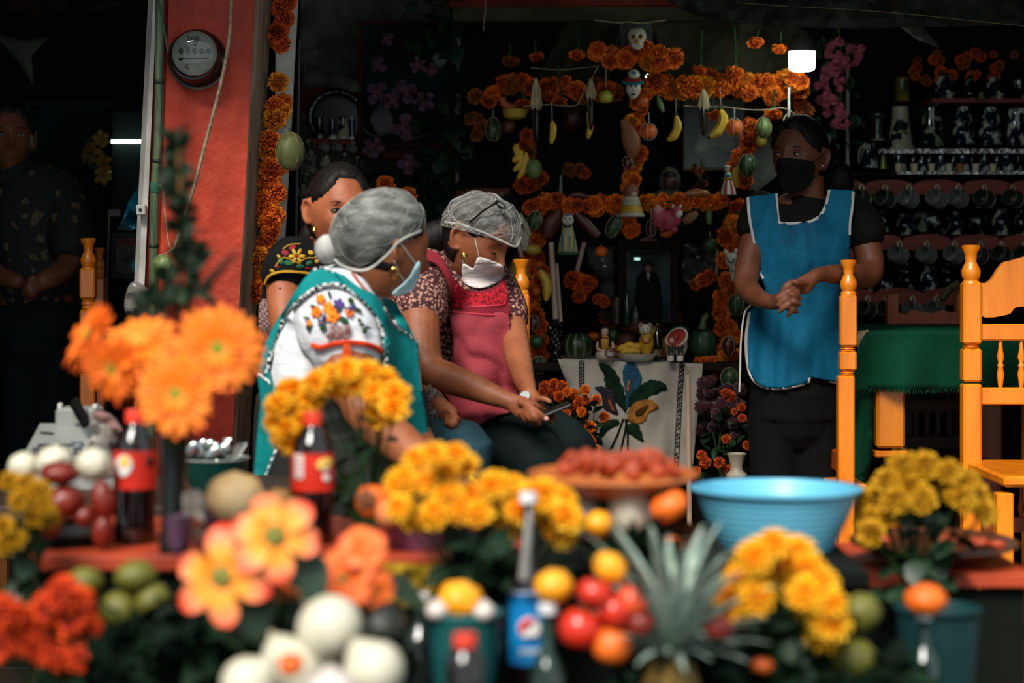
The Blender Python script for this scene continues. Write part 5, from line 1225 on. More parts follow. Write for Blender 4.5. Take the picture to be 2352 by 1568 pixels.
def vase(x, yb, yt, w, Y, mat, label, prof=None, cat='vase', name='vase', rim=True):
    c = P(x, yb, Y); H = P(x, yt, Y).z-c.z; R = S(w/2, Y)
    t = thing(name, label, cat, c)
    prof = prof or [(0, 0), (.7, 0), (.75, .04), (.62, .1), (.95, .35), (1, .5), (.8, .72), (.5, .84), (.55, .96), (.62, 1), (.5, 1), (.42, .85)]
    obj('body', MB().lathe([(r*R, z*H) for r, z in prof], c, 24), mat, t)
    if rim: obj('foot', MB().lathe([(0, 0), (.76*R, -.0), (.78*R, .03*H), (.68*R, .05*H)], c, 24), m_cream, t)
    return t
cylp = [(0, 0), (.9, 0), (1, .03), (.92, .08), (.8, .5), (.72, .8), (.78, .88), (.7, 1), (.5, 1), (0, .95)]
skirt = [(0, 0), (1, 0), (1, .04), (.86, .1), (.72, .45), (.6, .7), (.55, 1), (0, 1)]
stack = [(0, 0), (1, 0), (.95, .06), (.7, .15), (.95, .25), (.9, .4), (.55, .5), (.6, .56), (.8, .6), (.75, .75), (.5, .85), (.55, .92), (.4, 1), (0, 1)]
vase(2016, 322, 262, 42, SY+.14, M('grey_glass_vase', '#55564e', '#2e302a', scale=12, rough=.2), 'tall grey footed glass vase at the left of the pottery shelf', [(0, 0), (.6, 0), (.62, .05), (.45, .3), (.5, .8), (1, .94), (1, 1), (.8, 1), (.4, .85)])
vase(2068, 342, 245, 66, SY+.08, m_tal3, 'cream vase with dark painted flowers on the upper pottery shelf', skirt)
vase(2140, 342, 240, 62, SY+.08, m_tal2, 'dark lidded jar second from the left on the upper pottery shelf', cylp)
vase(2213, 332, 245, 52, SY+.1, m_tal1, 'waisted dark blue candlestick third on the upper pottery shelf', stack)
vase(2275, 334, 246, 56, SY+.1, m_tal1, 'waisted dark blue candlestick fourth on the upper pottery shelf', stack)
vase(2337, 336, 250, 56, SY+.08, m_tal1, 'large dark blue jar at the right end of the upper pottery shelf', cylp)
vase(2072, 234, 178, 40, SY+.2, M('yellow_glazed', '#8a7a1e', '#2c2a12', scale=20, rough=.3), 'small yellow and grey jar on the top pottery shelf', cylp)
vase(2170, 232, 168, 50, SY+.16, m_tal1, 'footed dark blue bowl stack on the top pottery shelf', stack)
vase(2228, 232, 175, 30, SY+.18, m_tal2, 'slim dark jar second on the top pottery shelf', stack)
vase(2285, 232, 178, 46, SY+.16, m_tal1, 'dark jar third on the top pottery shelf', stack)
vase(2342, 230, 180, 34, SY+.18, m_tal2, 'dark jar at the right end of the top pottery shelf', cylp)
vase(2254, 230, 212, 18, SY+.1, M('olive_glazed', '#6c6a20', '#4a4a18', rough=.3), 'tiny olive green cup on the top pottery shelf', cylp, 'cup', 'cup')
pit = [(0, 0), (.95, 0), (1, .06), (.92, .12), (.85, .5), (.6, .8), (.66, .92), (.6, 1), (.4, 1), (0, .8)]
t = vase(1995, 386, 328, 44, SY+.02, m_tal1, 'dark blue pitcher with cream handle at the left end of the mug shelf', pit, 'jug', 'jug')
obj('handle', MB().tube(pxs([(1985, 334), (1974, 345), (1973, 375)], SY, 4), us*2.4, 8), m_cream, t)
xs = [2066, 2098, 2118, 2135, 2162, 2190, 2212, 2232, 2262, 2290, 2313, 2338]
for i, x in enumerate(xs):
    h = (62, 42, 34, 44, 50, 36, 52, 30, 40, 36, 52, 38)[i]
    vase(x, 392, 392-h, (34, 26, 22, 24, 28, 24, 32, 20, 26, 22, 32, 26)[i], SY+.05+.03*(i % 2), (m_tal1, m_tal2)[i % 2], '%s small dark glazed cup from the left in the row above the upper red rail' % ORD[i], pit, 'cup', 'cup', rim=False)
for i, x in enumerate((2064, 2100, 2140, 2180, 2205, 2241, 2281)):
    vase(x, 394, 376, 17, SY-.0, m_cream if i != 4 else M('orange_glazed', '#9a5a20', rough=.4), '%s tiny cream shot cup from the left in front of the small cups' % ORD[i], [(0, 0), (.8, 0), (1, 1), (.9, 1), (.7, .1)], 'cup', 'cup', rim=False)
vase(2029, 388, 356, 16, SY+.0, M('lime_glazed', '#7f8a1c', '#4f5a12', rough=.2), 'small lime green figurine cup beside the blue pitcher', pit, 'cup', 'cup', rim=False)
m_foil = M('silver_foil', '#c9c8c2', '#55554e', scale=60, rough=.25, metal=.9, bump=.8, bscale=60, stretch=(1, 1, 1))
for x0, x1, y0, y1, lb in ((2018, 2365, 342, 352, 'upper strip of crumpled silver foil along the cup shelf'), (2060, 2365, 393, 400, 'lower strip of crumpled silver foil at the shelf edge above the upper red rail')):
    o = obj('foil_strip', pbox(MB(), x0, y0, x1, y1, SY+.01, .012), m_foil); tag(o, lb, 'foil')
# row of pots between the rails
for i, (x, y0, y1, w_) in enumerate(((2030, 522, 480, 34), (2078, 532, 492, 40), (2140, 536, 474, 90), (2196, 528, 486, 30), (2246, 535, 470, 46), (2300, 530, 478, 44), (2345, 530, 480, 34))):
    vase(x, y0+10, y1, w_, SY+.12, (m_tal2, m_tal1)[i % 2], '%s dark glazed pot from the left between the upper and middle red rails' % ORD[i], None if i != 2 else [(0, 0), (.6, 0), (.95, .3), (1, .6), (.9, .8), (.85, .8), (.9, .5), (.5, .1), (0, .1)], 'pot', 'pot')
for i, (x, y0, y1, w_) in enumerate(((1990, 668, 620, 46), (2030, 672, 630, 44), (2083, 664, 600, 36), (2135, 668, 610, 44), (2177, 664, 600, 34))):
    vase(x, y0, y1, w_, SY+.12, (m_tal2, m_tal1)[i % 2], '%s dark glazed pot from the left between the middle and lower red rails' % ORD[i], stack if i in (2, 4) else None, 'pot', 'pot')
hat = obj('straw_hat', MB().tube(pxs([(2160, 690), (2180, 665), (2205, 648)], 7.0, 5), [(us*4, us*3)]+[(us*13, us*9)]*9+[(us*5, us*3)], 10), M('straw_weave', '#6a5a3c', '#453a26', scale=120, rough=.8)); tag(hat, 'pale straw bundle behind the tall orange chair', 'hat')

# pottery niche upper left and hanging small jugs
t = thing('mirror_arch', 'black oval clay arch with small glazed jugs inside', 'shelf', P(770, 322, 7.1))
obj('rim', MB().tube([P(772+60*math.cos(a), 268+58*math.sin(a), 7.1) for a in np.linspace(2.4, 5.6, 20)], S(9, 7.1), 10), m_blackgl, t)
obj('back', flatpiece(sp2([(722, 300), (718, 262), (735, 228), (770, 212), (812, 220), (815, 318), (725, 318)]), 7.14, 12), M('niche_dark', '#0d1411', rough=.3), t)
for i, (x, yb, yt, w_, m_) in enumerate(((733, 318, 268, 26, m_tal2), (763, 320, 272, 22, m_tal1), (787, 320, 268, 34, m_tal3), (808, 320, 268, 14, m_tal1))):
    vase(x, yb, yt, w_, 7.05, m_, '%s small glazed jug from the left inside the black arch' % ORD[i], pit, 'jug', 'jug')
vase(747, 383, 356, 28, 7.05, m_tal3, 'cream glazed cup above the head of the smiling woman', pit, 'cup', 'cup')
for i, (x, y) in enumerate(((696, 440), (702, 412), (712, 336), (713, 362), (716, 388), (745, 338), (774, 338), (778, 392), (790, 366), (808, 340), (812, 398), (820, 374), (850, 352))):
    mug(x, y, 10, 7.1, '%s tiny dark mug from the left in the cluster under the black arch' % ORD[i], 'tiny mugs under the black arch', tilt=rnd(-.3, .5))

# dark framed picture with purple flowers
t = thing('picture', 'large dark framed teal picture behind the purple paper flowers', 'picture', P(932, 338, 7.2))
for a in ((822, 48, 832, 338), (1034, 48, 1044, 338)): obj('frame_side', pbox(MB(), *a, 7.18, .03, b=.004), M('dark_red_frame', '#4a2414', '#2c160e', rough=.7), t)
for a in ((822, 48, 1044, 58), (822, 326, 1044, 338)): obj('frame_rail', pbox(MB(), *a, 7.178, .03, b=.004), M('dark_red_frame', '#3a1f14'), t)
obj('print', pbox(MB(), 832, 56, 1036, 328, 7.2, .004), M('teal_picture_print', '#17393c', '#091214', scale=4, rough=.7, c3='#0f2022'), t)
flatp('dark_shape', [(850, 312), (845, 250), (870, 225), (900, 240), (905, 310)], M('print_dark_shape', '#0e1412', rough=.4), t, 7.196, step=16)
obj('white_line', MB().tube(pxs([(835, 296), (860, 312), (900, 304), (940, 316), (985, 310)], 7.195, 5), S(1.5, 7.2), 4), M('print_line', '#6f8078', rough=.6), t)
m_purple = Mrad('purple_paper_petal', [(.1, '#7a5058'), (.5, '#4a2e40'), (1.0, '#6e4860')], rough=.8)
LILP = [lily_mb(3, 5, .3, .16).mesh('petals', m_purple), lily_mb(4, 4, .38, .18).mesh('petals', m_purple)]
pg = thing('flower_vine', 'hanging vine of dark leaves and purple paper flowers before the framed picture', 'flowers', P(960, 40, 7.0))
for x, y, r in ((868, 148, 22), (958, 148, 20), (866, 215, 30), (928, 210, 34), (975, 232, 26), (932, 292, 36), (858, 338, 26), (938, 378, 28), (900, 232, 22), (990, 160, 18), (890, 90, 18)):
    inst('paper_flower', random.choice(LILP), P(x, y, 7.0+rnd(-.05, .05)), dir_rot(cam_dir(), rnd(0, 6)), S(r, 7), pg)
for i in range(170):
    y = rnd(-10, 470); x = rnd(930, 1065) if y < 120 else (rnd(960, 1045) if rnd(0, 1) < .3 else rnd(1030, 1085) if y < 360 else rnd(955, 1040))
    leaf_at(LEAFW, P(x, y, 7.02+rnd(-.08, .08)), (rnd(-1, 1), rnd(-1, .1), rnd(-1, .4)), S(rnd(26, 48), 7), pg)
obj('stem', MB().tube(pxs([(1000, -60), (1040, 60), (1060, 200), (1040, 330), (985, 420), (975, 480)], 7.02, 8), .004, 6), m_stem, pg)
foliage('fern_screen', [(900, 440, 75, 60), (960, 480, 60, 90), (930, 540, 70, 60), (985, 400, 30, 60)], M('fern_dark', '#16301d', '#0c1c11', scale=12, rough=.7), 'dense dark fern foliage behind the two seated women', 700, .022, 7.1)
for x, y, r, lb in ((885, 424, 22, 'orange marigold just above the front hairnet'), (938, 448, 20, 'orange marigold right of the front hairnet'), (843, 440, 12, 'red-orange marigold left of the front hairnet top')):
    o = inst('marigold', mg_mesh(0, 0 if x > 850 else 1), P(x, y, 6.4), dir_rot((.2, -1, .3)), S(r, 6.4)); tag(o, lb, 'flower', 'marigolds around the front hairnet')
t = thing('croton_leaf', 'yellow spotted croton leaf between the pale poles', 'leaf', P(1026, 380, 7.2)); obj('blade', MB().tube(pxs([(1018, 360), (1030, 385), (1042, 418)], 7.2, 5), [(.004, .002)]+[(S(9, 7.2), .003)]*9+[(.003, .002)], 8), M('croton_yellow', '#7c641a', '#4a3c12', scale=20), t)
# yellow artificial flowers upper left, pink garland upper right
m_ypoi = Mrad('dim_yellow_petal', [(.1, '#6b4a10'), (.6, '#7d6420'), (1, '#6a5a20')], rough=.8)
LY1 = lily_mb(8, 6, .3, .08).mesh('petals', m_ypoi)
t = thing('paper_flowers', 'dim yellow paper lilies at the left of the LED cabinet', 'flowers', P(225, 300, 6.8))
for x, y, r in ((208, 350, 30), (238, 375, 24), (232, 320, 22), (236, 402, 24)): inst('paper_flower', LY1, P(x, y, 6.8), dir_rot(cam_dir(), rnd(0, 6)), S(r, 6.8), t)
obj('stem', MB().tube(pxs([(225, 300), (190, 350), (240, 410)], 6.82, 5), .003, 5), m_stem, t)
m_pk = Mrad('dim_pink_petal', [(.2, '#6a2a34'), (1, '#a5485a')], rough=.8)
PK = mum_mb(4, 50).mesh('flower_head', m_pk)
t = thing('pink_garland', 'dim hanging garland of pink blossoms right of the bulb', 'flowers', P(1925, 90, 6.9))
for i in range(52):
    u = i/52; x = 1905+20*math.sin(u*9)+rnd(-28, 28)+(40*(1-u) if i % 2 else 0); y = 95+u*200+rnd(-8, 8)
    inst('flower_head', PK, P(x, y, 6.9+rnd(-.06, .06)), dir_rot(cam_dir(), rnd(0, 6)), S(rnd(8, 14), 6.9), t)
for i in range(60): leaf_at(LEAF, P(rnd(1875, 1970), rnd(80, 330), 6.95), (rnd(-1, 1), rnd(-1, .1), rnd(-1, .4)), S(rnd(18, 34), 7), t)
obj('stem', MB().tube(pxs([(1925, 60), (1935, 180), (1915, 320)], 6.95, 6), .004, 5), m_stem, t)
t = thing('paper_flowers', 'dim orange and yellow blossoms above the top pottery shelf', 'flowers', P(2250, 200, 7.4))
for i in range(26): inst('flower_head', MG[0] if False else mg_mesh(0, random.choice((1, 3))), P(rnd(2090, 2340), rnd(120, 185), 7.4+rnd(-.04, .04)), dir_rot(cam_dir(), rnd(0, 6)), S(rnd(9, 16), 7.4), t)

# ---------------------------------------------------------------- orange furniture
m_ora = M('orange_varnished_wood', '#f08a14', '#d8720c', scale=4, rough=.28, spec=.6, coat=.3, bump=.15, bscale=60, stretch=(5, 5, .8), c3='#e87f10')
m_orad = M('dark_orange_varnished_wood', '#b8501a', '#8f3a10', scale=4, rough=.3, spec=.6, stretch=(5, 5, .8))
def post(parent, name, x, y0, y1, Y, w, sq=None, mat=None, xb=None):
    """turned finial, neck and ball over a square post; px coordinates"""
    xb = x if xb is None else xb; ps = S(w/2, Y); c = P(x, y0, Y); k = S(1, Y)*w/38
    obj('finial', MB().lathe([(0, k*0), (k*12, 0), (k*19, -k*2), (k*19, -k*6), (k*13, -k*18), (k*11, -k*34), (k*15, -k*42), (k*19.5, -k*52), (k*19.5, -k*62), (k*16, -k*70), (k*15, -k*72), (k*18, -k*76), (k*18, -k*84), (0, -k*84)], c, 28), mat or m_ora, parent)
    if sq is None: sq = [(y0+82*w/38, y1)]
    mb = MB(); prev = y0+80*w/38
    for a, b in sq:
        if a > prev+4:   # turned section
            n = 8; prof = []
            for i in range(n+1):
                u = i/n; prof.append((ps*(.86+.1*math.cos(u*14)), -S((a-prev)*u, Y)))
            mb.lathe(prof, P(xb+(x-xb)*max(0, 1-(prev-y0)/(y1-y0)), prev, Y), 24)
        xa = x+(xb-x)*(a-y0)/(y1-y0); xc = x+(xb-x)*(b-y0)/(y1-y0)
        t0 = P(xa, a, Y); t1 = P(xc, b, Y)
        mb.box((t0+t1)/2, (ps*2, ps*2, (t0-t1).length), rot=(0, 0, 0), b=ps*.22); prev = b
    return obj(name, mb, mat or m_ora, parent)
X_ = lambda px, Y: (px-HX)*Y/F
def pxfloor(Y): return HY+CZ*F/Y
def legs(parent, x, Y, y0, w, mat=m_ora): return obj('leg', pbox(MB(), x-w/2, y0, x+w/2, pxfloor(Y), Y, S(w, Y), b=.004), mat, parent)
# chair right (big)
cr = thing('dining_chair', 'bright orange wooden chair with scalloped back and turned spindles at the right edge', 'chair', P(2290, pxfloor(5.7), 5.7)); Yc = 5.7
post(cr, 'back_post', 2230, 562, pxfloor(Yc)-2, Yc, 43, [(648, 790), (800, 876), (880, pxfloor(Yc)-2)])
post(cr, 'back_post', 2440, 562, pxfloor(Yc)-2, Yc, 43, [(648, 790), (800, 876), (880, pxfloor(Yc)-2)])
top = [(2250, 656), (2262, 650), (2276, 640), (2290, 618), (2305, 602), (2322, 598), (2340, 592), (2365, 588), (2400, 598), (2420, 640), (2420, 722), (2400, 722), (2360, 705), (2330, 706), (2312, 722), (2250, 724)]
obj('head_rail', MB().prism([(P(x, y, Yc).x, P(x, y, Yc).z) for x, y in sp2(top, 4)], Yc-.012, Yc+.014), m_ora, cr, ang=30)
obj('back_rail', pbox(MB(), 2250, 744, 2425, 782, Yc-.012, .026, b=.004), m_ora, cr)
obj('back_rail', pbox(MB(), 2250, 890, 2425, 930, Yc-.012, .026, b=.004), m_ora, cr)
for x in (2298, 2346, 2394):
    c0 = P(x, 892, Yc+.001); k = S(1, Yc); obj('spindle', MB().lathe([(k*4, 0), (k*6, k*10), (k*9, k*34), (k*6, k*48), (k*8, k*52), (k*5, k*60), (k*9, k*72), (k*5, k*92), (k*4, k*112)], c0, 16), m_ora, cr)
obj('seat', MB().box((P(2335, 0, Yc).x, Yc-.22, P(0, 1068, Yc).z), (S(235, Yc), .46, .03), b=.008), m_ora, cr)
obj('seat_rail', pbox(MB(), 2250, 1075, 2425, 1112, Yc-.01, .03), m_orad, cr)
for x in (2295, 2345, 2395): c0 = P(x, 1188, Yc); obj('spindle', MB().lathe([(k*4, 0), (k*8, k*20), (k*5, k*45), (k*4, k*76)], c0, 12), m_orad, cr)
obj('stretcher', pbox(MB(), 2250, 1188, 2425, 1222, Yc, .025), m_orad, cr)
for x in (2222, 2440): obj('leg', MB().box((P(x, 0, Yc).x, Yc-.42, .25), (.045, .045, .5), b=.004), m_ora, cr)
# chair centre right: only its post and side shows
cm = thing('dining_chair', 'bright orange wooden chair whose tall post stands before the woman in the blue apron', 'chair', P(1935, pxfloor(5.75), 5.75)); Yc = 5.75
post(cm, 'back_post', 1949, 596, pxfloor(Yc)-2, Yc, 38, [(678, 795), (806, 850), (862, pxfloor(Yc)-2)], xb=1938)
obj('back_post', MB().tube([P(1925, 905, 6.2), P(1895, pxfloor(6.2)-4, 6.2)], S(13, 6.2), 4), m_orad, cm)
obj('back_post', MB().tube([P(1944, 870, 6.0), P(1912, pxfloor(6.0)-4, 6.0)], S(10, 6.0), 4), m_ora, cm)
obj('side_rail', MB().box(P(1915, 1050, 6.0)+Vector((0, 0, 0)), (.03, .4, .06), b=.004), m_orad, cm)
obj('seat', MB().box(P(1925, 1105, 5.98), (.1, .42, .03), b=.006), m_ora, cm)
# table with green cloth
tb = thing('dining_table', 'orange wooden table under the green fringed cloth', 'table', P(2120, pxfloor(6.0), 6.3)); TY = 6.0
ztt = P(0, 764, TY).z
obj('table_top', MB().box((P(2180, 0, TY).x, TY+.4, ztt-.02), (S(430, TY), .8, .03), b=.004), m_ora, tb)
obj('leg', MB().box(P(2042, 960, TY+.06), (S(66, TY), .07, S(136, TY)), b=.008), m_ora, tb)
obj('leg', MB().lathe([(.03, 0), (.035, .1), (.045, .3), (.03, .42), (.045, .45), (.045, .47)], P(2042, pxfloor(TY), TY+.07), 20).box(P(2042, 1040, TY+.08), (.1, .09, .02), b=.004), m_ora, tb)
obj('leg', MB().box((P(2400, 0, TY).x, TY+.06, ztt/2-.02), (.09, .09, ztt-.04), b=.008), m_ora, tb)
for x in (2042, 2400): obj('leg', MB().box((P(x, 0, TY).x, TY+.74, ztt/2-.02), (.09, .09, ztt-.04), b=.008), m_orad, tb)
m_gcl = M('green_cotton', '#07472e', '#053522', scale=5, rough=.9, bump=.3, bscale=300)
m_fringe = M('green_fringe', '#0d5a3e', rough=.9)
gc = thing('tablecloth', 'dark green fringed cloth hanging over the orange table', 'tablecloth', P(2100, 764, TY))
gp = [(1990, 762), (2100, 762), (2300, 762), (2480, 762), (2480, 905), (2300, 893), (2170, 893), (2085, 895), (2040, 892), (1995, 890), (1970, 905), (1935, 935), (1932, 922), (1945, 880), (1960, 830), (1975, 790)]
def gY(x, y): return TY-.015-.02*math.sin(x*.04)*min(1, max(0, (y-764)/100))-max(0, 2000-x)*.0006
v, f = cdt(gp, 14); m1 = MB(); m1.add([P(p.x, p.y, gY(p.x, p.y)) for p in v], [t[::-1] for t in f]); solid(obj('front_fall', m1, m_gcl, gc), .003)
m2 = MB(); a = P(1990, 762, TY-.015); b2 = P(2480, 762, TY-.015); m2.add([a, b2, Vector((b2.x, TY+.82, b2.z)), Vector((a.x-.02, TY+.82, a.z))], [(0, 1, 2, 3)]); solid(obj('top_layer', m2, m_gcl, gc), .003)
sp_ = [(1992, 890), (2005, 900), (2005, 1000), (2002, 1060), (1985, 1110), (1962, 1120), (1948, 1050), (1938, 1000), (1930, 950), (1933, 925), (1965, 900)]
v, f = cdt(sp_, 14); m3 = MB(); m3.add([P(p.x, p.y, TY+.03+.02*math.sin(p.x*.12)) for p in v], [t[::-1] for t in f]); solid(obj('side_fall', m3, m_gcl, gc), .003)
fr_ = MB()
def fringe(path, Y, L=12, step=3.2):
    sp = spline(path, 30); acc = 0
    for a, b in zip(sp, sp[1:]):
        acc += math.hypot(*(b[:2]-a[:2]))
        if acc > step:
            acc = 0; x, y = b[0], b[1]; YY = gY(x, y) if Y is None else Y
            fr_.tube([P(x, y-2, YY), P(x+rnd(-2, 2)-1, y+L*.5, YY-.002), P(x+rnd(-4, 3)-2, y+L*rnd(.7, 1.1), YY-.002)], [.0012, .001, .0005], 4)
fringe([(1933, 930), (1968, 904), (1995, 889), (2085, 894), (2200, 892), (2480, 903)], None); fringe([(1931, 925), (1930, 960), (1940, 1010), (1950, 1060), (1962, 1110)], TY+.03, 8)
obj('fringe', fr_, m_fringe, gc)['kind'] = 'stuff'
wf = MB()
for i in range(14): x = 1972+i*1.7; wf.tube([P(x, 760+i*-.2, TY-.02), P(x-6, 775+rnd(0, 5), TY-.02), P(x-9, 792+rnd(-6, 8), TY-.02)], .0012, 4)
o = obj('straw_fringe', wf, m_twine); tag(o, 'pale fringe of threads at the corner of the green tablecloth', 'fringe', kind='stuff')
# back chair reddish
cbk = thing('dining_chair', 'reddish-brown chair behind the green tablecloth', 'chair', P(2120, pxfloor(6.9), 6.9)); Yc = 6.9
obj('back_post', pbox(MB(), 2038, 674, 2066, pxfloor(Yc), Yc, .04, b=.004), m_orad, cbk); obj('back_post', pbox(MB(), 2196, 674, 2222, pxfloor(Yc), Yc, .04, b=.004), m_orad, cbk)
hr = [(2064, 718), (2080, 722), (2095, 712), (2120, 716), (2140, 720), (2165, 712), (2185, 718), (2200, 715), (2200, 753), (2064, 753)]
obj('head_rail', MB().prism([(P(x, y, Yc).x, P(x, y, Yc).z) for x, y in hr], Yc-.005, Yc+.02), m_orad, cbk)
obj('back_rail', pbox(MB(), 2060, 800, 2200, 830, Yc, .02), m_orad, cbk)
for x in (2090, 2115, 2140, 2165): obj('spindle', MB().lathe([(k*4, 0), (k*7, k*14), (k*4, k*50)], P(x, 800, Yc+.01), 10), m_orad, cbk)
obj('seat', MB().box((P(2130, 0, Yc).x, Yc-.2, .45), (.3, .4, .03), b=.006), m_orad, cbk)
# dark chair under the table
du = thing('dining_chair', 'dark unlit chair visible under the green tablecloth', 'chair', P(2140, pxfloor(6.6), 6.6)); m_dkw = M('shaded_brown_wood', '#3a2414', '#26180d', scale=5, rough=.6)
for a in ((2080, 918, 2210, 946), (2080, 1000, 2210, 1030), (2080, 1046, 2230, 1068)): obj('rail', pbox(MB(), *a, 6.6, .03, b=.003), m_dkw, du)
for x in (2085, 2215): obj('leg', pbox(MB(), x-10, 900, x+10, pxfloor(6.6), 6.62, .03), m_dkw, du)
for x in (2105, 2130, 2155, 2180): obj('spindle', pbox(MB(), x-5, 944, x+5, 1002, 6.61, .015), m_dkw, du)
# chair between the women
cw = thing('dining_chair', 'bright orange chair post between the woman looking down and the altar', 'chair', P(1190, pxfloor(5.75), 5.8)); Yc = 5.75
post(cw, 'back_post', 1197, 594, pxfloor(Yc)-3, Yc, 38, [(676, 800), (806, pxfloor(Yc)-3)])
obj('back_post', MB().tube([P(912, 670, 5.75), P(905, pxfloor(5.75)-4, 5.75)], S(14, 5.75), 8), m_ora, cw)
for y in (720, 800, 880): obj('back_rail', MB().tube([P(1185, y, 5.76), P(915, y+4, 5.76)], [(S(12, 5.75), .01)]*2, 8, up=Vector((0, 0, 1))), m_ora, cw)
obj('seat', MB().box(((P(1050, 0, 5.5)).x, 5.55, P(0, 1130, 5.5).z), (.42, .44, .035), b=.008), m_ora, cw)
for x in (900, 1180): obj('leg', MB().box((P(x, 0, 5.36).x, 5.37, .22), (.045, .045, .44), b=.004), m_ora, cw)
# left chairs
t = thing('dining_chair', 'glossy orange chair seen nearly edge-on, two posts showing, left of the red pillar', 'chair', P(205, pxfloor(6.1), 6.1))
for x, y0, w, Y in ((203, 546, 35, 5.9), (228, 568, 26, 6.3)): b = pxfloor(Y)-3; post(t, 'back_post', x, y0, b, Y, w, [(y0+70, y0+140), (y0+165, y0+290), (y0+310, b)], m_ora)
for y in (746, 846): obj('back_rail', MB().tube([P(203, y, 5.92), P(228, y-8, 6.3)], [(S(13, 6), .01)]*2, 8, up=Vector((0, 0, 1))), m_ora, t)
obj('seat', MB().box((X_(160, 6.1), 6.1, .45), (.4, .38, .03), b=.006), m_ora, t)
for y in (5.95, 6.25): obj('leg', MB().box((X_(160, 6.1)-.17, y, .22), (.04, .04, .44)), m_ora, t)
# cash register
m_reg = M('grey_plastic', '#94958f', '#7e7f7a', scale=6, rough=.5)
m_regd = M('dark_key_plastic', '#1c1e1e', rough=.5)
rg = thing('cash_register', 'light grey cash register with dark keys at the left behind the onions', 'cash register', P(150, 1080, 4.2)); RY = 4.2
a0, a1, a2, a3 = P(92, 972, RY+.22), P(232, 972, RY+.22), P(262, 1052, RY), P(50, 1052, RY)
b_ = Vector((0, 0, -.10)); bm_ = MB(); bm_.add([a0, a1, a2, a3, a0+b_, a1+b_, a2+b_, a3+b_], [(3, 2, 1, 0), (4, 5, 6, 7), (3, 7, 6, 2), (0, 4, 7, 3), (2, 6, 5, 1), (1, 5, 4, 0)])
obj('body', bm_, m_reg, rg, ang=20)
obj('display_box', pbox(MB(), 126, 938, 218, 985, RY+.2, .1, b=.006), m_reg, rg)
obj('paper_roll_cover', pbox(MB(), 168, 936, 200, 975, RY+.19, .03, b=.004), m_reg, rg)
obj('card_slot', MB().tube([P(168, 920, RY+.18), P(200, 975, RY+.1)], [(S(14, RY), S(5, RY))]*2, 6, up=Vector((0, 1, 0))), m_cab, rg)
obj('knob', pbox(MB(), 132, 926, 140, 940, RY+.22, .02, b=.002), m_wht, rg); obj('knob', pbox(MB(), 212, 928, 222, 940, RY+.22, .02, b=.002), m_wht, rg)
def onreg(x, y): u = (y-972)/80; return P(x, y, RY+.22*(1-u)-.004)
for j in range(3):
    for i in range(12):
        p = onreg(82+i*9.6-j*3, 1024+j*9); obj('key', MB().box(p, (S(7.5, RY), .012, .006), rot=(.35, 0, 0), b=.001), m_regd if (i+j) % 5 else m_reg, rg)
for j in range(2):
    for i in range(4): obj('key', MB().box(onreg(166+i*7, 1017+j*8), (S(5, RY), .01, .006), rot=(.35, 0, 0), b=.001), M('blue_grey_key', '#5f7078', rough=.5), rg)
ns = MB()
for i in range(9): p = onreg(95+i*3.4, 994+i*.3); ns.box(p, (S(2.4, RY), .010 if i % 3 else .016, .002), rot=(.35, 0, 0))
obj('name_strip', ns, m_ink, rg)
# counter for register and cutlery
ct = thing('counter', 'dark table carrying the cash register and the green basin', 'table', P(300, 1510, 4.2))
obj('counter_top', MB().box((P(330, 0, 4.2).x, 4.2, P(0, 1118, 4.2).z-.02), (.62, .6, .03), b=.005), m_dkw, ct)
zc = P(0, 1118, 4.2).z-.035
for dx in (-.27, .27):
    for dy in (-.25, .25): obj('leg', MB().box((P(330, 0, 4.2).x+dx, 4.2+dy, zc/2), (.04, .04, zc)), m_dkw, ct)
m_bag = M('clear_bag', '#b7aca0', '#7f766c', scale=10, rough=.15, alpha=.55, spec=1, bump=1, bscale=14)
crumple(sp2([(205, 955), (232, 965), (262, 985), (278, 1020), (285, 1075), (250, 1100), (205, 1090), (195, 1040), (212, 1000)]), 4.0, m_bag, 'plastic_bag', 'clear plastic bag of small goods right of the cash register', 'bag', .06, .08, 9)
crumple(sp2([(212, 945), (250, 950), (275, 975), (280, 1000), (255, 990), (230, 975)]), 3.98, M('pink_clear_bag', '#b58c86', '#7d5a58', scale=10, rough=.2, alpha=.6, bump=1, bscale=14), 'plastic_bag', 'twisted top of a clear bag with red stripes by the register', 'bag', .03, .05, 8, seed=5)
crumple(sp2([(300, 650), (330, 655), (345, 680), (330, 720), (300, 735), (285, 700)]), 5.3, M('clear_bag2', '#a59c94', '#5d5650', scale=10, rough=.2, alpha=.7, bump=1, bscale=14), 'plastic_bag', 'clear plastic bag scrap at the foot of the white pillar edge', 'bag', .03, .06, 8, seed=6)
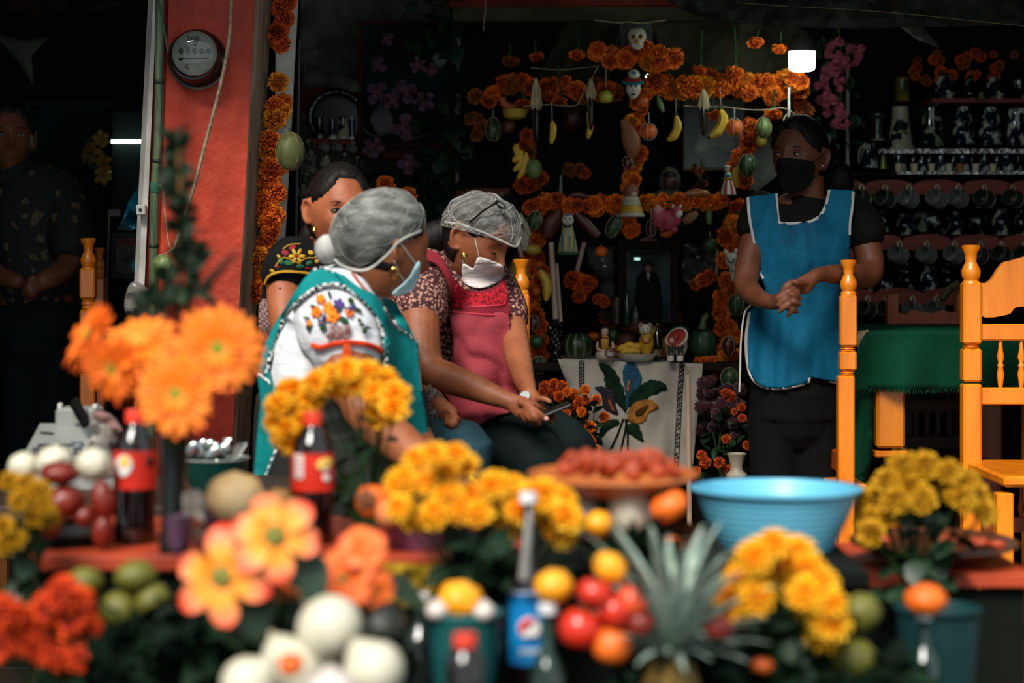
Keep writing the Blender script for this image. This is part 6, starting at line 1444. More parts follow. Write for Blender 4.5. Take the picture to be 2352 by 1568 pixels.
# green basin with cutlery
m_basin = M('dark_green_enamel', '#0e4038', '#0a332c', rough=.3); m_rim = M('worn_white_rim', '#a9aca0', rough=.4); m_steel = M('stainless_steel', '#b9bcb9', rough=.22, metal=1, kind='flat')
BY = 3.95; u = S(1, BY); gb_ = thing('basin', 'dark green enamel basin full of cutlery right of the gerberas', 'bowl', P(491, 1118, BY)); c0 = P(491, 1125, BY)
obj('basin_body', MB().lathe([(0, 0), (u*48, 0), (u*66, u*36), (u*78, u*70), (u*76, u*70), (u*62, u*36), (u*46, u*4), (0, u*4)], c0, 40), m_basin, gb_)
obj('rim', MB().lathe([(u*77, u*69), (u*81, u*72), (u*81, u*75), (u*76, u*72)], c0, 40), m_rim, gb_)
def spoon(x, y, a, i, kind='spoon'):
    t = thing(kind, ('steel %s sticking up in the green basin, %s from the left' % (kind, ORD[i % 15])), 'cutlery', c0+Vector((u*(x-491)*.6, 0, u*8)))
    tip = P(x, y, BY+rnd(-.04, .04)); base = c0+Vector((u*(x-491)*.3, rnd(-.02, .02), u*10)); d = (base-tip).normalized()
    obj('handle', MB().tube([tip+d*.02, tip*.5+base*.5, base], .0022, 6), m_steel, t)
    if kind == 'spoon': obj('bowl', MB().ell(tip, (.013, .004, .02), rot=Matrix.Rotation(a, 3, 'Y'), seg=14, rings=8), m_steel, t)
    else: 
        for q in (-3, -1, 1, 3): obj('tine', MB().tube([tip+d*.02+Vector((q*.0015, 0, 0)), tip-d*.02+Vector((q*.0022, 0, 0))], .0012, 5), m_steel, t)
        obj('neck', MB().box(tip+d*.018, (.012, .003, .006), b=.001), m_steel, t)
for i, (x, y, a, kd) in enumerate(((440, 1034, .6, 'spoon'), (454, 1040, -.5, 'spoon'), (465, 1030, .2, 'spoon'), (482, 1032, .1, 'spoon'), (490, 1042, .9, 'spoon'), (500, 1034, -.8, 'spoon'), (512, 1040, .4, 'spoon'), (518, 1028, 0, 'fork'), (530, 1030, 0, 'fork'), (542, 1040, .9, 'fork'), (550, 1036, -.4, 'fork'))): spoon(x, y, a, i, kd)
# ---------------------------------------------------------------- people
def head_fn(d):
    x, y, z = .076*d.x, .098*d.y, .118*d.z
    if z < 0:
        t = min(1, -z/.118); x *= 1-.30*t**1.4
        if y > 0: y *= 1-.45*t
    if d.y < -.1:
        y *= .95; g = lambda cx, cz, sx, sz: math.exp(-((x-cx)/sx)**2-((z-cz)/sz)**2)
        y -= .024*g(0, -.026, .012, .016)+.010*g(0, -.002, .009, .026)+.005*g(0, .030, .045, .010)+.007*g(0, -.060, .020, .009)+.009*g(0, -.094, .020, .016)
        y += .009*(g(.031, .008, .016, .011)+g(-.031, .008, .016, .011))
        y -= .005*(g(.040, -.026, .02, .02)+g(-.040, -.026, .02, .02))
        z -= .0
    return Vector((x, y, z))
def add_head(mb, H, k=1.0, ears=True):
    """H: 4x4 head frame (face looks along local -Y)"""
    vs = []; n, m = 40, 56
    for i in range(n+1):
        th = math.pi*i/n
        for j in range(m):
            ph = 2*math.pi*j/m; vs.append(H @ (head_fn(Vector((math.sin(th)*math.cos(ph), math.sin(th)*math.sin(ph), math.cos(th))))*k))
    mb.add(vs, [(i*m+j, (i+1)*m+j, (i+1)*m+(j+1) % m, i*m+(j+1) % m) for i in range(n) for j in range(m)])
    for s in (-1, 1):
        if ears:
            mb.tube([H @ Vector((s*x*k, y*k, z*k)) for x, y, z in ((.070, -.004, -.030), (.078, .006, -.036), (.084, .018, -.022), (.088, .026, .002), (.086, .020, .022), (.080, .004, .024), (.076, -.002, .012))], .0062*k, 8)
            mb.ell(H @ Vector((s*.074*k, .010*k, -.004*k)), (.005*k, .016*k, .027*k), rot=H.to_3x3().normalized(), seg=10, rings=8)
def headframe(x, y, Y, yaw, pitch, roll=0):
    return Matrix.Translation(P(x, y, Y)) @ Euler((math.radians(pitch), math.radians(roll), math.radians(yaw)), 'XYZ').to_matrix().to_4x4()
def headmat(x, y, Y, yaw, pitch, roll=0):
    return Matrix.Translation(P(x, y, Y)) @ Matrix.Rotation(math.radians(roll), 4, 'Y') @ Matrix.Rotation(math.radians(yaw), 4, 'Z') @ Matrix.Rotation(math.radians(pitch), 4, 'X')
def limbs(mb, lst, grow=0, seg=16):
    """lst of tubes [(x,y,Y,r) or (x,y,Y,rx,ry)] in pixels"""
    for tb in lst:
        sp = spline([q if len(q) == 5 else (*q, q[3]) for q in tb], 4)
        mb.tube([P(q[0], q[1], q[2]) for q in sp], [(S(q[3], q[2])+grow, S(q[4], q[2])+grow) for q in sp], seg, up=Vector((0, 1, 0)))
        for q in (sp[0], sp[-1]):
            r = min(S(q[3], q[2]), S(q[4], q[2]))+grow; mb.ell(P(q[0], q[1], q[2]), r*.98, seg=12, rings=8)
def mesh_child(name, me, mats, parent, lbl=None):
    me.materials.clear()
    for m in (mats if isinstance(mats, list) else [mats]): me.materials.append(m)
    o = bpy.data.objects.new(name, me); COL.objects.link(o); o.location = -wl(parent); o.parent = parent
    if lbl: o['label'] = lbl
    return o
def skinm(name, c, c2): return M(name, c, c2, scale=14, rough=.52, spec=.35, bump=.12, bscale=120, sss=.05)
m_hair = M('black_hair', '#15100d', '#070504', scale=60, rough=.6, spec=.22, bump=.4, bscale=90, stretch=(1, 1, .12))
m_eyew = M('eye_white', '#8a7c70', rough=.3, kind='flat'); m_iris = M('dark_iris', '#120a06', rough=.1, kind='flat'); m_gold = M('gold_jewellery', '#c89a4a', rough=.25, metal=1, kind='flat'); m_silver = M('silver_jewellery', '#c9c9c4', rough=.2, metal=1, kind='flat')
def haircap(H, parent, name='hair', hl=.055, k=1.0, vol=.014, back=1.0, low=-.05):
    """hair shell grown from the skull: outside it behind the hairline, inside it over the face"""
    def f(d):
        q = head_fn(d)*1.0
        fr = (-d.y) ; z = q.z
        edge = hl+.024-.10*max(0, abs(d.x)-.3)
        cov = 1 if fr < .05 else max(0, min(1, (z-edge)/.012+.5))
        if fr >= .05 and abs(d.x) > .93 and z > .028: cov = max(cov, .9)
        if fr < .05 and z < low: cov *= max(0, 1-(low-z)/.03)
        if abs(q.x) > .055 and abs(q.y-.012) < .026 and -.045 < q.z < .032: cov *= .0 if abs(q.y-.012) < .020 else .5
        e = vol*(.7+.3*math.sin(d.x*55+d.z*12)*.3)
        return q*(1+(e*cov*(1+.5*max(0, d.y)*back))/max(.07, q.length)-(.10 if cov < .02 else .0)*(1-cov))
    vs = []; n, m = 40, 64
    for i in range(n+1):
        th = math.pi*i/n
        for j in range(m):
            ph = 2*math.pi*j/m; vs.append(H @ (f(Vector((math.sin(th)*math.cos(ph), math.sin(th)*math.sin(ph), math.cos(th))))*k))
    mb = MB().add(vs, [(i*m+j, (i+1)*m+j, (i+1)*m+(j+1) % m, i*m+(j+1) % m) for i in range(n) for j in range(m)])
    return obj(name, mb, m_hair, parent, ang=80)
def eyes(H, parent, skin, down=False, k=1.0, look=0, sides=(-1, 1)):
    for s in sides:
        c = H @ Vector((s*.031*k, -.0775*k, .007*k)); R = H.to_3x3()
        if not down:
            obj('eye', MB().ell(c, (.0135*k, .010*k, .0062*k), rot=R, seg=16, rings=10), m_eyew, parent)
            obj('iris', MB().ell(H @ Vector((s*.031*k+look, -.0840*k, .0075*k)), (.0056*k, .004*k, .0056*k), rot=R, seg=14, rings=8), m_iris, parent)
        obj('eyelid', MB().tube([H @ Vector((s*(.031+dx)*k, (-.0865+abs(dx)*.3)*k, (.007+dz)*k)) for dx, dz in ((-.015, -.001 if not down else -.003), (-.008, .0055 if not down else -.006), (0, .0075 if not down else -.0075), (.009, .0055 if not down else -.006), (.015, -.001 if not down else -.002))], [.0012, .0022, .0025, .0022, .0012], 6), m_hair if down else skin, parent)
        if not down: obj('lashes', MB().tube([H @ Vector((s*(.031+dx)*k, (-.0885+abs(dx)*.3)*k, (.0065+dz)*k)) for dx, dz in ((-.015, -.001), (-.008, .004), (0, .006), (.009, .004), (.016, -.0005))], .0011, 5), m_hair, parent)
        obj('eyebrow', MB().tube([H @ Vector((s*(.031+dx)*k, (-.0895+abs(dx)*.35)*k, (.026+dz)*k)) for dx, dz in ((-.019, -.002), (-.008, .002), (.006, .004), (.019, -.001))], [(.001, .001), (.0026, .0016), (.0024, .0014), (.0008, .0008)], 6), m_hair, parent)
def finger(lst, mb, r0, Y, r1=None):
    limbs(mb, [[(x, y, Yq, r0*(1-.25*i/(len(lst)-1))) for i, (x, y, Yq) in enumerate(lst)]], 0, 10)
def person(label, loc): return thing('person', label, 'person', loc)
def build(parent, skin, tubes, H, fingers=(), vox=.0045, garments=(), hk=1.0, smooth=3):
    mb = MB(); limbs(mb, tubes); add_head(mb, H, hk)
    for fg in fingers: finger(fg[1:], mb, fg[0], None)
    body = remesh(mb, vox, smooth, 'body'); mesh_child('body', body, skin, parent); ms = [body]
    for nm, tb, grow, mat, lb in garments:
        m2 = MB(); limbs(m2, tb, grow); me = remesh(m2, .007, 4, nm); mesh_child(nm, me, mat, parent, lb); ms.append(me)
    return bvh_of(ms)
def panel(name, poly, bv, Y, mat, parent, off=.008, step=10, th=.003, lbl=None, **kw):
    mb, b = drape(sp2(poly, 4) if kw.pop('sm', True) else poly, bv, Y, off, step, **kw); o = obj(name, mb, mat, parent, ang=70); solid(o, th, 1)
    if lbl: o['label'] = lbl
    return b
def floral(name, base, cols, scale, dens=.36, rough=.8):
    m = bpy.data.materials.new(name); m.use_nodes = True; nt = m.node_tree; N = nt.nodes; L = nt.links; b = N['Principled BSDF']; b.inputs['Roughness'].default_value = rough
    tc = N.new('ShaderNodeTexCoord'); v = N.new('ShaderNodeTexVoronoi'); v.inputs['Scale'].default_value = scale; L.new(tc.outputs['Object'], v.inputs['Vector'])
    nz = N.new('ShaderNodeTexNoise'); nz.inputs['Scale'].default_value = scale*2.6; L.new(tc.outputs['Object'], nz.inputs['Vector'])
    a = N.new('ShaderNodeMath'); a.operation = 'MULTIPLY_ADD'; a.inputs[1].default_value = .75; L.new(nz.outputs['Fac'], a.inputs[0]); L.new(v.outputs['Distance'], a.inputs[2])
    r = N.new('ShaderNodeValToRGB'); L.new(a.outputs[0], r.inputs[0]); e = r.color_ramp.elements; e[0].position = .0; e[0].color = (*lin(cols[0]), 1); e[1].position = 1; e[1].color = (*lin(base), 1)
    for p, c in ((dens+.10, cols[0]), (dens+.16, base), (dens+.22, cols[1]), (dens+.34, cols[1]), (dens+.38, base)): q = e.new(p); q.color = (*lin(c), 1)
    L.new(r.outputs[0], b.inputs['Base Color']); return m
def gingham(name, c1, c2, sc):
    m = M(name, c1, c2, kind='checker', scale=sc, rough=.85, bump=.3, bscale=200, lo=.0, hi=1.0); return m
UP = Vector((0, 0, 1))
m_trimw = M('white_piping', '#c9c7c0', rough=.8)

# ---- standing woman in blue apron
s4 = skinm('brown_skin_dark', '#6e402a', '#5a3220'); Y4 = 6.0
w4 = person('standing person in a blue apron and black mask, hands clasped, beside the altar', P(1845, pxfloor(Y4), Y4))
H4 = headmat(1836, 361, Y4, -34, 2, 2)
arms4 = [[(1748, 492, 6.02, 32), (1730, 560, 5.98, 32), (1714, 640, 5.92, 29), (1722, 668, 5.87, 27), (1750, 688, 5.78, 21), (1776, 696, 5.72, 16)],
         [(1960, 490, 6.02, 36), (1984, 545, 6.0, 36), (2000, 606, 5.97, 31), (1990, 632, 5.93, 30), (1935, 630, 5.82, 25), (1885, 630, 5.73, 18), (1866, 638, 5.70, 16)],
         [(1776, 696, 5.72, 16, 14), (1800, 688, 5.69, 22, 13), (1812, 684, 5.69, 17, 9)], [(1866, 638, 5.70, 16, 14), (1845, 656, 5.68, 22, 13), (1836, 668, 5.68, 18, 10)]]
tor4 = [[(1828, 960, 6.02, 98, 80), (1828, 870, 6.02, 98, 82), (1832, 760, 6.02, 84, 68), (1838, 640, 6.02, 92, 78), (1842, 560, 6.0, 98, 80), (1850, 500, 6.02, 98, 58), (1855, 468, 6.02, 72, 42), (1860, 446, 6.01, 36, 36), (1858, 405, 6.0, 36, 38)]]
fl_ = pxfloor(Y4)
leg4 = [[(1785, 950, 6.02, 60), (1780, 1160, 6.02, 44), (1782, 1400, 6.04, 28), (1782, fl_-18, 6.04, 24)], [(1872, 950, 6.02, 60), (1870, 1160, 6.02, 44), (1868, 1400, 6.04, 28), (1868, fl_-18, 6.04, 24)], [(1782, fl_-16, 6.05, 22), (1776, fl_-14, 5.9, 20)], [(1868, fl_-16, 6.05, 22), (1864, fl_-14, 5.9, 20)]]
f4 = [(7.5, (1798, 676, 5.66), (1808, 660, 5.645), (1818, 650, 5.65)), (7.5, (1806, 682, 5.655), (1818, 676, 5.63), (1830, 681, 5.635)), (7.5, (1806, 692, 5.655), (1822, 692, 5.63), (1838, 699, 5.64)), (7, (1802, 702, 5.66), (1816, 708, 5.64), (1831, 717, 5.65)), (8, (1790, 682, 5.67), (1800, 664, 5.65), (1806, 652, 5.65)),
      (7.5, (1834, 660, 5.66), (1812, 668, 5.645), (1784, 684, 5.65)), (7.5, (1832, 670, 5.655), (1808, 684, 5.638), (1786, 700, 5.645)), (7.5, (1832, 678, 5.655), (1810, 700, 5.635), (1790, 715, 5.645)), (7, (1836, 684, 5.66), (1822, 708, 5.64), (1809, 725, 5.65)), (8.5, (1850, 652, 5.67), (1830, 648, 5.64), (1816, 646, 5.65))]
m_tee = M('black_cotton', '#131311', '#0b0b0a', scale=10, rough=.9)
tee4 = [tor4[0][:-4]+[(1852, 493, 6.02, 92, 54)], [(1750, 480, 6.02, 38), (1736, 520, 6.0, 40)], [(1945, 482, 6.02, 40), (1976, 512, 6.01, 44), (1984, 530, 6.0, 46)]]
b4 = build(w4, s4, tor4+arms4+leg4, H4, f4, garments=[('tee_shirt', tee4, .008, m_tee, 'black tee shirt'), ('trousers', [t[:-1]+[(*t[-1][:3], 30)] if len(t) == 4 else t for t in leg4[:2]]+[[(1828, 960, 6.02, 100, 84), (1828, 900, 6.02, 98, 80)]], .012, M('black_trousers', '#0a0a09', rough=.9), 'black trousers')])
m_blue = M('blue_apron_cloth', '#0d5f80', '#094864', scale=7, rough=.75, bump=.35, bscale=40, c3='#0d5d7c')
ap4 = [(1717, 452), (1781, 444), (1784, 478), (1787, 508), (1800, 514), (1850, 512), (1880, 500), (1896, 474), (1905, 434), (1962, 438), (1958, 480), (1952, 520), (1952, 620), (1946, 760), (1936, 878), (1905, 874), (1862, 866), (1856, 878), (1800, 891), (1760, 890), (1735, 876), (1719, 845), (1714, 780), (1720, 715), (1752, 690), (1760, 668), (1744, 620), (1730, 550), (1720, 500)]
bodyonly = MB(); limbs(bodyonly, tor4+[[(1955, 484, 6.0, 36), (1975, 520, 6.0, 40)], [(1745, 484, 6.0, 34), (1736, 520, 6.0, 34)]], .018); bt4 = bvh_of([remesh(bodyonly, .01, 2)])
ba4 = panel('apron', ap4, bt4, Y4, m_blue, w4, .004, 9, sm=False, smooth=14, fold=.018, fscale=(.022, .0035), seed=2, lbl='blue apron with white piping')
for p in ([(1783, 444), (1785, 478), (1788, 505), (1796, 513), (1830, 513), (1862, 509), (1885, 494), (1898, 468), (1905, 436)], [(1718, 453), (1722, 500), (1732, 555), (1745, 620), (1754, 640)], [(1960, 440), (1957, 480), (1952, 510), (1951, 540)], [(1722, 716), (1714, 780), (1719, 845), (1736, 877), (1762, 890), (1800, 891), (1852, 879), (1862, 867), (1905, 875), (1934, 879)]):
    obj('piping', trim(p, ba4, Y4, .0052, .001), m_trimw, w4)
obj('side_strap', MB().tube(pxs([(1724, 700), (1710, 720), (1702, 780), (1700, 850), (1698, 900)], 5.93, 5), .003, 6), m_trimw, w4)
haircap(H4, w4, hl=.062, vol=.016)
obj('hair_bun', MB().ell(P(1926, 415, 6.12), (S(36, 6), S(34, 6), S(46, 6)), fn=lambda q, d: q*(1+.06*mnoise.noise(d*3))), m_hair, w4)
obj('hair_back', MB().tube([P(1880, 330, 6.1), P(1905, 370, 6.14), P(1925, 400, 6.12)], [S(34, 6), S(30, 6), S(24, 6)], 12), m_hair, w4)
eyes(H4, w4, s4, look=-.003)
panel('face_mask', [(1786, 368), (1806, 362), (1835, 366), (1866, 372), (1872, 392), (1862, 420), (1842, 438), (1812, 442), (1794, 430), (1786, 400)], b4, Y4, M('black_mask_cloth', '#0d0e0d', rough=.8), w4, .007, 7, smooth=10, lbl='black face mask')
for p in ([(1864, 374), (1880, 364), (1892, 352)], [(1862, 415), (1880, 402), (1892, 385)]): obj('mask_strap', trim(p, b4, Y4, .0012, .003), M('black_mask_cloth', '#0d0e0d'), w4)
obj('earring', MB().ell(P(1890, 380, 5.93), .004, seg=8, rings=6), m_silver, w4)

# ---- seated woman looking down, pink apron
s3 = skinm('brown_skin_warm', '#96593a', '#7d4529'); Y3 = 5.3
w3 = person('seated person in a pink-red apron, white mask and hairnet, looking down at a phone', P(1090, pxfloor(Y3), Y3))
H3 = headmat(1092, 546, Y3, 62, 0, 0) @ Matrix.Rotation(math.radians(30), 4, 'X'); fl_ = pxfloor(5.2)
tor3 = [[(1060, 1010, 5.38, 118, 120), (1072, 930, 5.38, 112, 112), (1085, 850, 5.36, 104, 100), (1082, 760, 5.36, 104, 104), (1066, 680, 5.38, 100, 96), (1052, 630, 5.38, 78, 70), (1056, 600, 5.36, 44, 44), (1078, 570, 5.33, 44, 44)]]
arms3 = [[(985, 640, 5.22, 52), (965, 700, 5.14, 52), (966, 780, 5.08, 46), (985, 846, 5.04, 40), (1030, 868, 5.0, 36), (1095, 892, 4.96, 31), (1150, 914, 4.93, 23), (1172, 922, 4.92, 20)], [(1140, 650, 5.42, 40), (1168, 720, 5.34, 36), (1186, 800, 5.24, 32), (1200, 860, 5.12, 27), (1216, 905, 5.02, 18)],
         [(1172, 922, 4.92, 20, 17), (1200, 936, 4.90, 27, 14), (1216, 944, 4.90, 24, 11)], [(1216, 905, 5.02, 17, 14), (1232, 924, 4.99, 18, 14), (1240, 932, 4.98, 14, 11)]]
f3 = [(9, (1208, 928, 4.87), (1232, 944, 4.85), (1257, 963, 4.86)), (9, (1210, 938, 4.87), (1228, 956, 4.84), (1238, 974, 4.86)), (9, (1206, 946, 4.87), (1220, 962, 4.85), (1228, 975, 4.88)), (8, (1200, 950, 4.88), (1208, 964, 4.87), (1214, 970, 4.9)), (9, (1196, 924, 4.88), (1216, 926, 4.87), (1236, 934, 4.88)),
      (8.5, (1234, 916, 4.98), (1250, 916, 4.95), (1263, 922, 4.94)), (8, (1240, 936, 4.99), (1262, 950, 4.98), (1276, 960, 4.97)), (8, (1238, 940, 5.0), (1256, 958, 4.99), (1268, 970, 4.99))]
leg3 = [[(1070, 1010, 5.32, 80), (1160, 1020, 5.12, 76), (1232, 1052, 4.98, 60), (1240, 1140, 4.98, 46), (1228, 1300, 5.05, 34), (1224, fl_-20, 5.1, 26)], [(1120, 1000, 5.46, 78), (1220, 1002, 5.36, 72), (1308, 1040, 5.28, 56), (1318, 1140, 5.28, 42), (1306, 1300, 5.32, 32), (1300, fl_-30, 5.35, 25)], [(1224, fl_-20, 5.1, 24), (1245, fl_-16, 4.98, 22)], [(1300, fl_-30, 5.35, 24), (1330, fl_-26, 5.25, 22)]]
m_flor = floral('burgundy_floral_cotton', '#3a0f13', ('#cfa08c', '#b88474'), 105, .42)
sl3 = [[(980, 630, 5.24, 56), (962, 690, 5.15, 58), (966, 706, 5.14, 60)], [(1135, 645, 5.42, 42), (1160, 700, 5.36, 42), (1168, 730, 5.33, 42)]]
b3 = build(w3, s3, tor3+arms3+leg3, H3, f3, garments=[('blouse', [tor3[0][:-2]]+sl3, .008, m_flor, 'burgundy blouse with cream blossoms'), ('trousers', leg3[:2]+[[(1060, 1010, 5.38, 116, 116), (1066, 980, 5.38, 112, 112)]], .012, M('dark_teal_trousers', '#0d1c1c', '#091313', scale=6, rough=.85), 'dark trousers')])
ab = MB(); limbs(ab, tor3+[leg3[0][:3], leg3[1][:3], sl3[0][:1]+[(990, 640, 5.22, 60)]], .02); bt3 = bvh_of([remesh(ab, .01, 2)])
m_ging = gingham('pink_gingham', '#9c4146', '#862e37', 420); m_crim = M('crimson_crochet', '#b5202e', '#6e141e', scale=110, rough=.85, bump=.6, bscale=160, lo=.4, hi=.55)
ap3 = [(1040, 714), (1100, 720), (1166, 722), (1170, 780), (1180, 830), (1192, 860), (1186, 892), (1196, 925), (1180, 945), (1140, 955), (1100, 976), (1078, 984), (1060, 965), (1030, 920), (1010, 880), (1030, 850), (1042, 800), (1036, 750)]
ba3 = panel('apron_skirt', ap3, bt3, Y3, m_ging, w3, .004, 9, smooth=8, fold=.02, fscale=(.012, .02), seed=5, ang=.5, lbl='pink-red gingham apron front')
by3 = panel('apron_yoke', [(962, 578), (985, 574), (1012, 588), (1040, 636), (1066, 662), (1100, 668), (1140, 656), (1158, 638), (1166, 680), (1168, 726), (1100, 724), (1040, 718), (1038, 690), (1024, 640), (1000, 606), (966, 596)], bt3, Y3, M('rose_gingham_dark', '#822430', '#6a1822', kind='checker', scale=260, rough=.85, lo=0, hi=1), w3, .008, 8, smooth=8, lbl='dark rose apron yoke')
panel('crochet_panel', [(1046, 652), (1070, 668), (1104, 674), (1142, 662), (1158, 648), (1162, 700), (1100, 704), (1046, 706), (1042, 680)], by3, Y3, m_crim, w3, .002, 8, smooth=2, lbl='crimson crocheted bib panel')
for p in ([(1040, 716), (1100, 722), (1166, 724)], [(1046, 706), (1100, 704), (1162, 700)]): obj('seam', trim(p, by3, Y3, .004, .002), M('rose_seam', '#c03a4a', rough=.8), w3)
obj('hem', trim([(1010, 884), (1040, 930), (1078, 975), (1130, 952), (1180, 936)], ba3, Y3, .002, .002), M('rose_seam', '#c03a4a'), w3)
haircap(H3, w3, hl=.06, vol=.004)
obj('hair_tail', MB().tube(pxs([(1050, 520, 5.36), (1005, 540, 5.36), (975, 560, 5.36), (955, 580, 5.38)], Y3, 4), [S(34, 5.3)]*4+[S(38, 5.3)]*4+[S(28, 5.3)]*4+[S(10, 5.3)], 14), m_hair, w3)
eyes(H3, w3, s3, down=True)
m_netc = M('hairnet_gauze', '#c9c7bf', '#6f6e68', scale=16, rough=.7, alpha=.27, stretch=(1, 3, 3), bump=.5)
m_strand = M('hairnet_strand', '#bab8b0', '#8f8e88', scale=20, rough=.6)
def hairnet(parent, H, c, r, rot, plane, mat, strands=80, k=1.0, seed=0, wob=.05):
    """gauzy cap: ellipsoid (local frame) clipped by a plane (n, d)"""
    rs = random.Random(seed); n_, d_ = Vector(plane[0]).normalized(), plane[1]; R = Matrix.Rotation(rot, 3, 'Y')
    def clip(p):
        e = (p-c).dot(n_)-d_
        return p-n_*e if e > 0 else p
    def q(th, ph, g=1.0):
        d = Vector((math.sin(th)*math.cos(ph), math.sin(th)*math.sin(ph), math.cos(th)))
        g *= 1+wob*mnoise.noise(d*3+Vector((seed, 0, 0))); return clip(c+R @ Vector((d.x*r[0]*g, d.y*r[1]*g, d.z*r[2]*g)))
    n, m = 28, 40
    mb = MB().add([q(math.pi*i/n, 2*math.pi*j/m) for i in range(n+1) for j in range(m)], [(i*m+j, (i+1)*m+j, (i+1)*m+(j+1) % m, i*m+(j+1) % m) for i in range(n) for j in range(m)])
    o = obj('hairnet', mb, mat, parent, ang=80)
    sb = MB()
    for i in range(strands):
        th, ph = rs.uniform(.3, 2.4), rs.uniform(3.0, 6.4); dth, dph = rs.uniform(-.12, .12), rs.uniform(-.16, .16); pts = []
        for j in range(9): pts.append(q(th, ph, 1.012)); th += dth; ph += dph; dth += rs.uniform(-.05, .05); dph += rs.uniform(-.05, .05)
        sb.tube(pts, rs.uniform(.0002, .0007), 4)
    s_ = obj('net_strands', sb, m_strand, o); s_['kind'] = 'stuff'; return o
c3 = P(1106, 518, Y3); hairnet(w3, H3, c3, (S(92, Y3), S(86, Y3), S(76, Y3)), .22, ((-.25, 0, -1), S(22, Y3)), m_netc, 90, seed=3, wob=.10)
obj('net_elastic', MB().tube(pxs([(1022, 510, 5.26), (1060, 516, 5.22), (1105, 532, 5.215), (1150, 552, 5.22), (1184, 566, 5.25), (1196, 545, 5.3)], Y3, 6), .0035, 6), m_strand, w3)
bm3 = panel('face_mask', [(1100, 590), (1128, 598), (1156, 612), (1152, 640), (1124, 657), (1097, 662), (1072, 654), (1063, 640), (1064, 606), (1086, 616), (1092, 602)], b3, Y3, M('white_mask_cloth', '#d6ccc8', '#bdb0ac', scale=8, rough=.7, bump=.5, bscale=12, stretch=(1, 1, 6)), w3, .010, 6, smooth=10, lbl='white pleated face mask')
for p in ([(1091, 546), (1096, 570), (1101, 592)], [(1066, 582), (1063, 596), (1065, 612)]): obj('mask_strap', trim(p, b3, Y3, .0014, .003), m_trimw, w3)
for p in ([(1098, 608), (1125, 618), (1152, 624)], [(1090, 624), (1118, 634), (1148, 634)]): obj('mask_pleat', trim(p, bm3, Y3, .0014, .001), m_trimw, w3)
gl = obj('eyeglasses', MB().tube([P(1078, 512, 5.2), P(1110, 484, 5.19), P(1146, 462, 5.2)], .003, 6).tube([P(1150+12*math.cos(a)+6*math.sin(a), 470+8*math.sin(a)+6*math.cos(a), 5.2) for a in np.linspace(0, 6.28, 16)[:-1]], .002, 6, close=True), M('black_plastic', '#0b0b0b', rough=.2), None)
tag(gl, 'black eyeglasses pushed up on the hairnet of the person looking down', 'glasses'); obj('lens', MB().ell(P(1150, 470, 5.2), (.014, .003, .010), rot=(0, .8, 0), seg=14, rings=8), m_glass, gl)
obj('earring', MB().lathe([(0, 0), (.008, .003), (.010, .010), (.007, .018), (0, .021)], P(1066, 597, 5.17), 12), m_gold, w3)
wt = obj('wristwatch', MB().tube([P(1216+17*math.cos(a), 911+5*math.sin(a), 5.02+.018*math.sin(a)) for a in np.linspace(0, 6.28, 18)[:-1]], (.004, .002), 6, close=True), m_silver, None); tag(wt, 'silver wristwatch on the far wrist of the person holding the phone', 'watch')
obj('watch_face', MB().lathe([(0, .004), (.013, .004), (.014, 0)], P(1206, 910, 4.99), 16, rot=(.9, -.3, 0)), m_silver, wt)
ph_ = obj('phone_body', MB().box(P(1265, 945, 4.95), (.105, .055, .008), rot=(.08, -.38, .1), b=.003), m_blk, None); ph_.name = 'phone'; tag(ph_, 'dark phone held by the person looking down', 'phone')
obj('screen', MB().box(P(1265, 941, 4.95), (.097, .048, .002), rot=(.08, -.38, .1)), M('dark_glass', '#12211f'), ph_)
obj('fingernail', MB().ell(P(1255, 961, 4.845), (.006, .002, .005), seg=10, rings=6), M('pink_nail', '#c98a84', rough=.2), w3)
obj('ring', MB().tube([P(1227+6*math.cos(a), 968+2*math.sin(a), 4.86+.008*math.sin(a)) for a in np.linspace(0, 6.28, 12)[:-1]], .0012, 5, close=True), m_silver, w3)

# ---- smiling woman behind
s2 = skinm('brown_skin_light', '#a8623f', '#8e4d2f'); Y2 = 5.1
w2 = person('smiling person with black hair and embroidered black blouse behind the front hairnet', P(690, pxfloor(Y2), Y2))
H2 = headmat(777, 486, Y2, 22, 4, 4); fl_ = pxfloor(5.0)
tor2 = [[(690, 1080, 5.2, 100, 110), (690, 900, 5.2, 84, 90), (690, 760, 5.2, 84, 90), (705, 660, 5.2, 92, 84), (725, 600, 5.18, 66, 60), (745, 570, 5.15, 42, 42), (765, 545, 5.12, 42, 42)]]
arm2 = [[(650, 610, 5.14, 38), (652, 680, 5.1, 40), (658, 760, 5.06, 36), (690, 870, 5.0, 32), (780, 900, 4.98, 28)], [(860, 760, 5.3, 34), (930, 830, 5.2, 32), (975, 890, 5.05, 26), (1010, 930, 4.95, 20)], [(1010, 930, 4.95, 20, 15), (1030, 950, 4.92, 22, 12), (1036, 958, 4.92, 19, 10)]]
leg2 = [[(740, 1070, 5.1, 80), (900, 1040, 5.0, 66), (1060, 1020, 4.92, 50), (1078, 1060, 4.92, 42), (1070, 1250, 5.0, 32), (1066, fl_-20, 5.0, 25)], [(700, 1090, 5.25, 80), (860, 1070, 5.16, 62), (965, 1080, 5.12, 50), (970, 1250, 5.14, 34), (970, fl_-30, 5.15, 26)], [(1066, fl_-20, 5.0, 24), (1090, fl_-16, 4.9, 20)]]
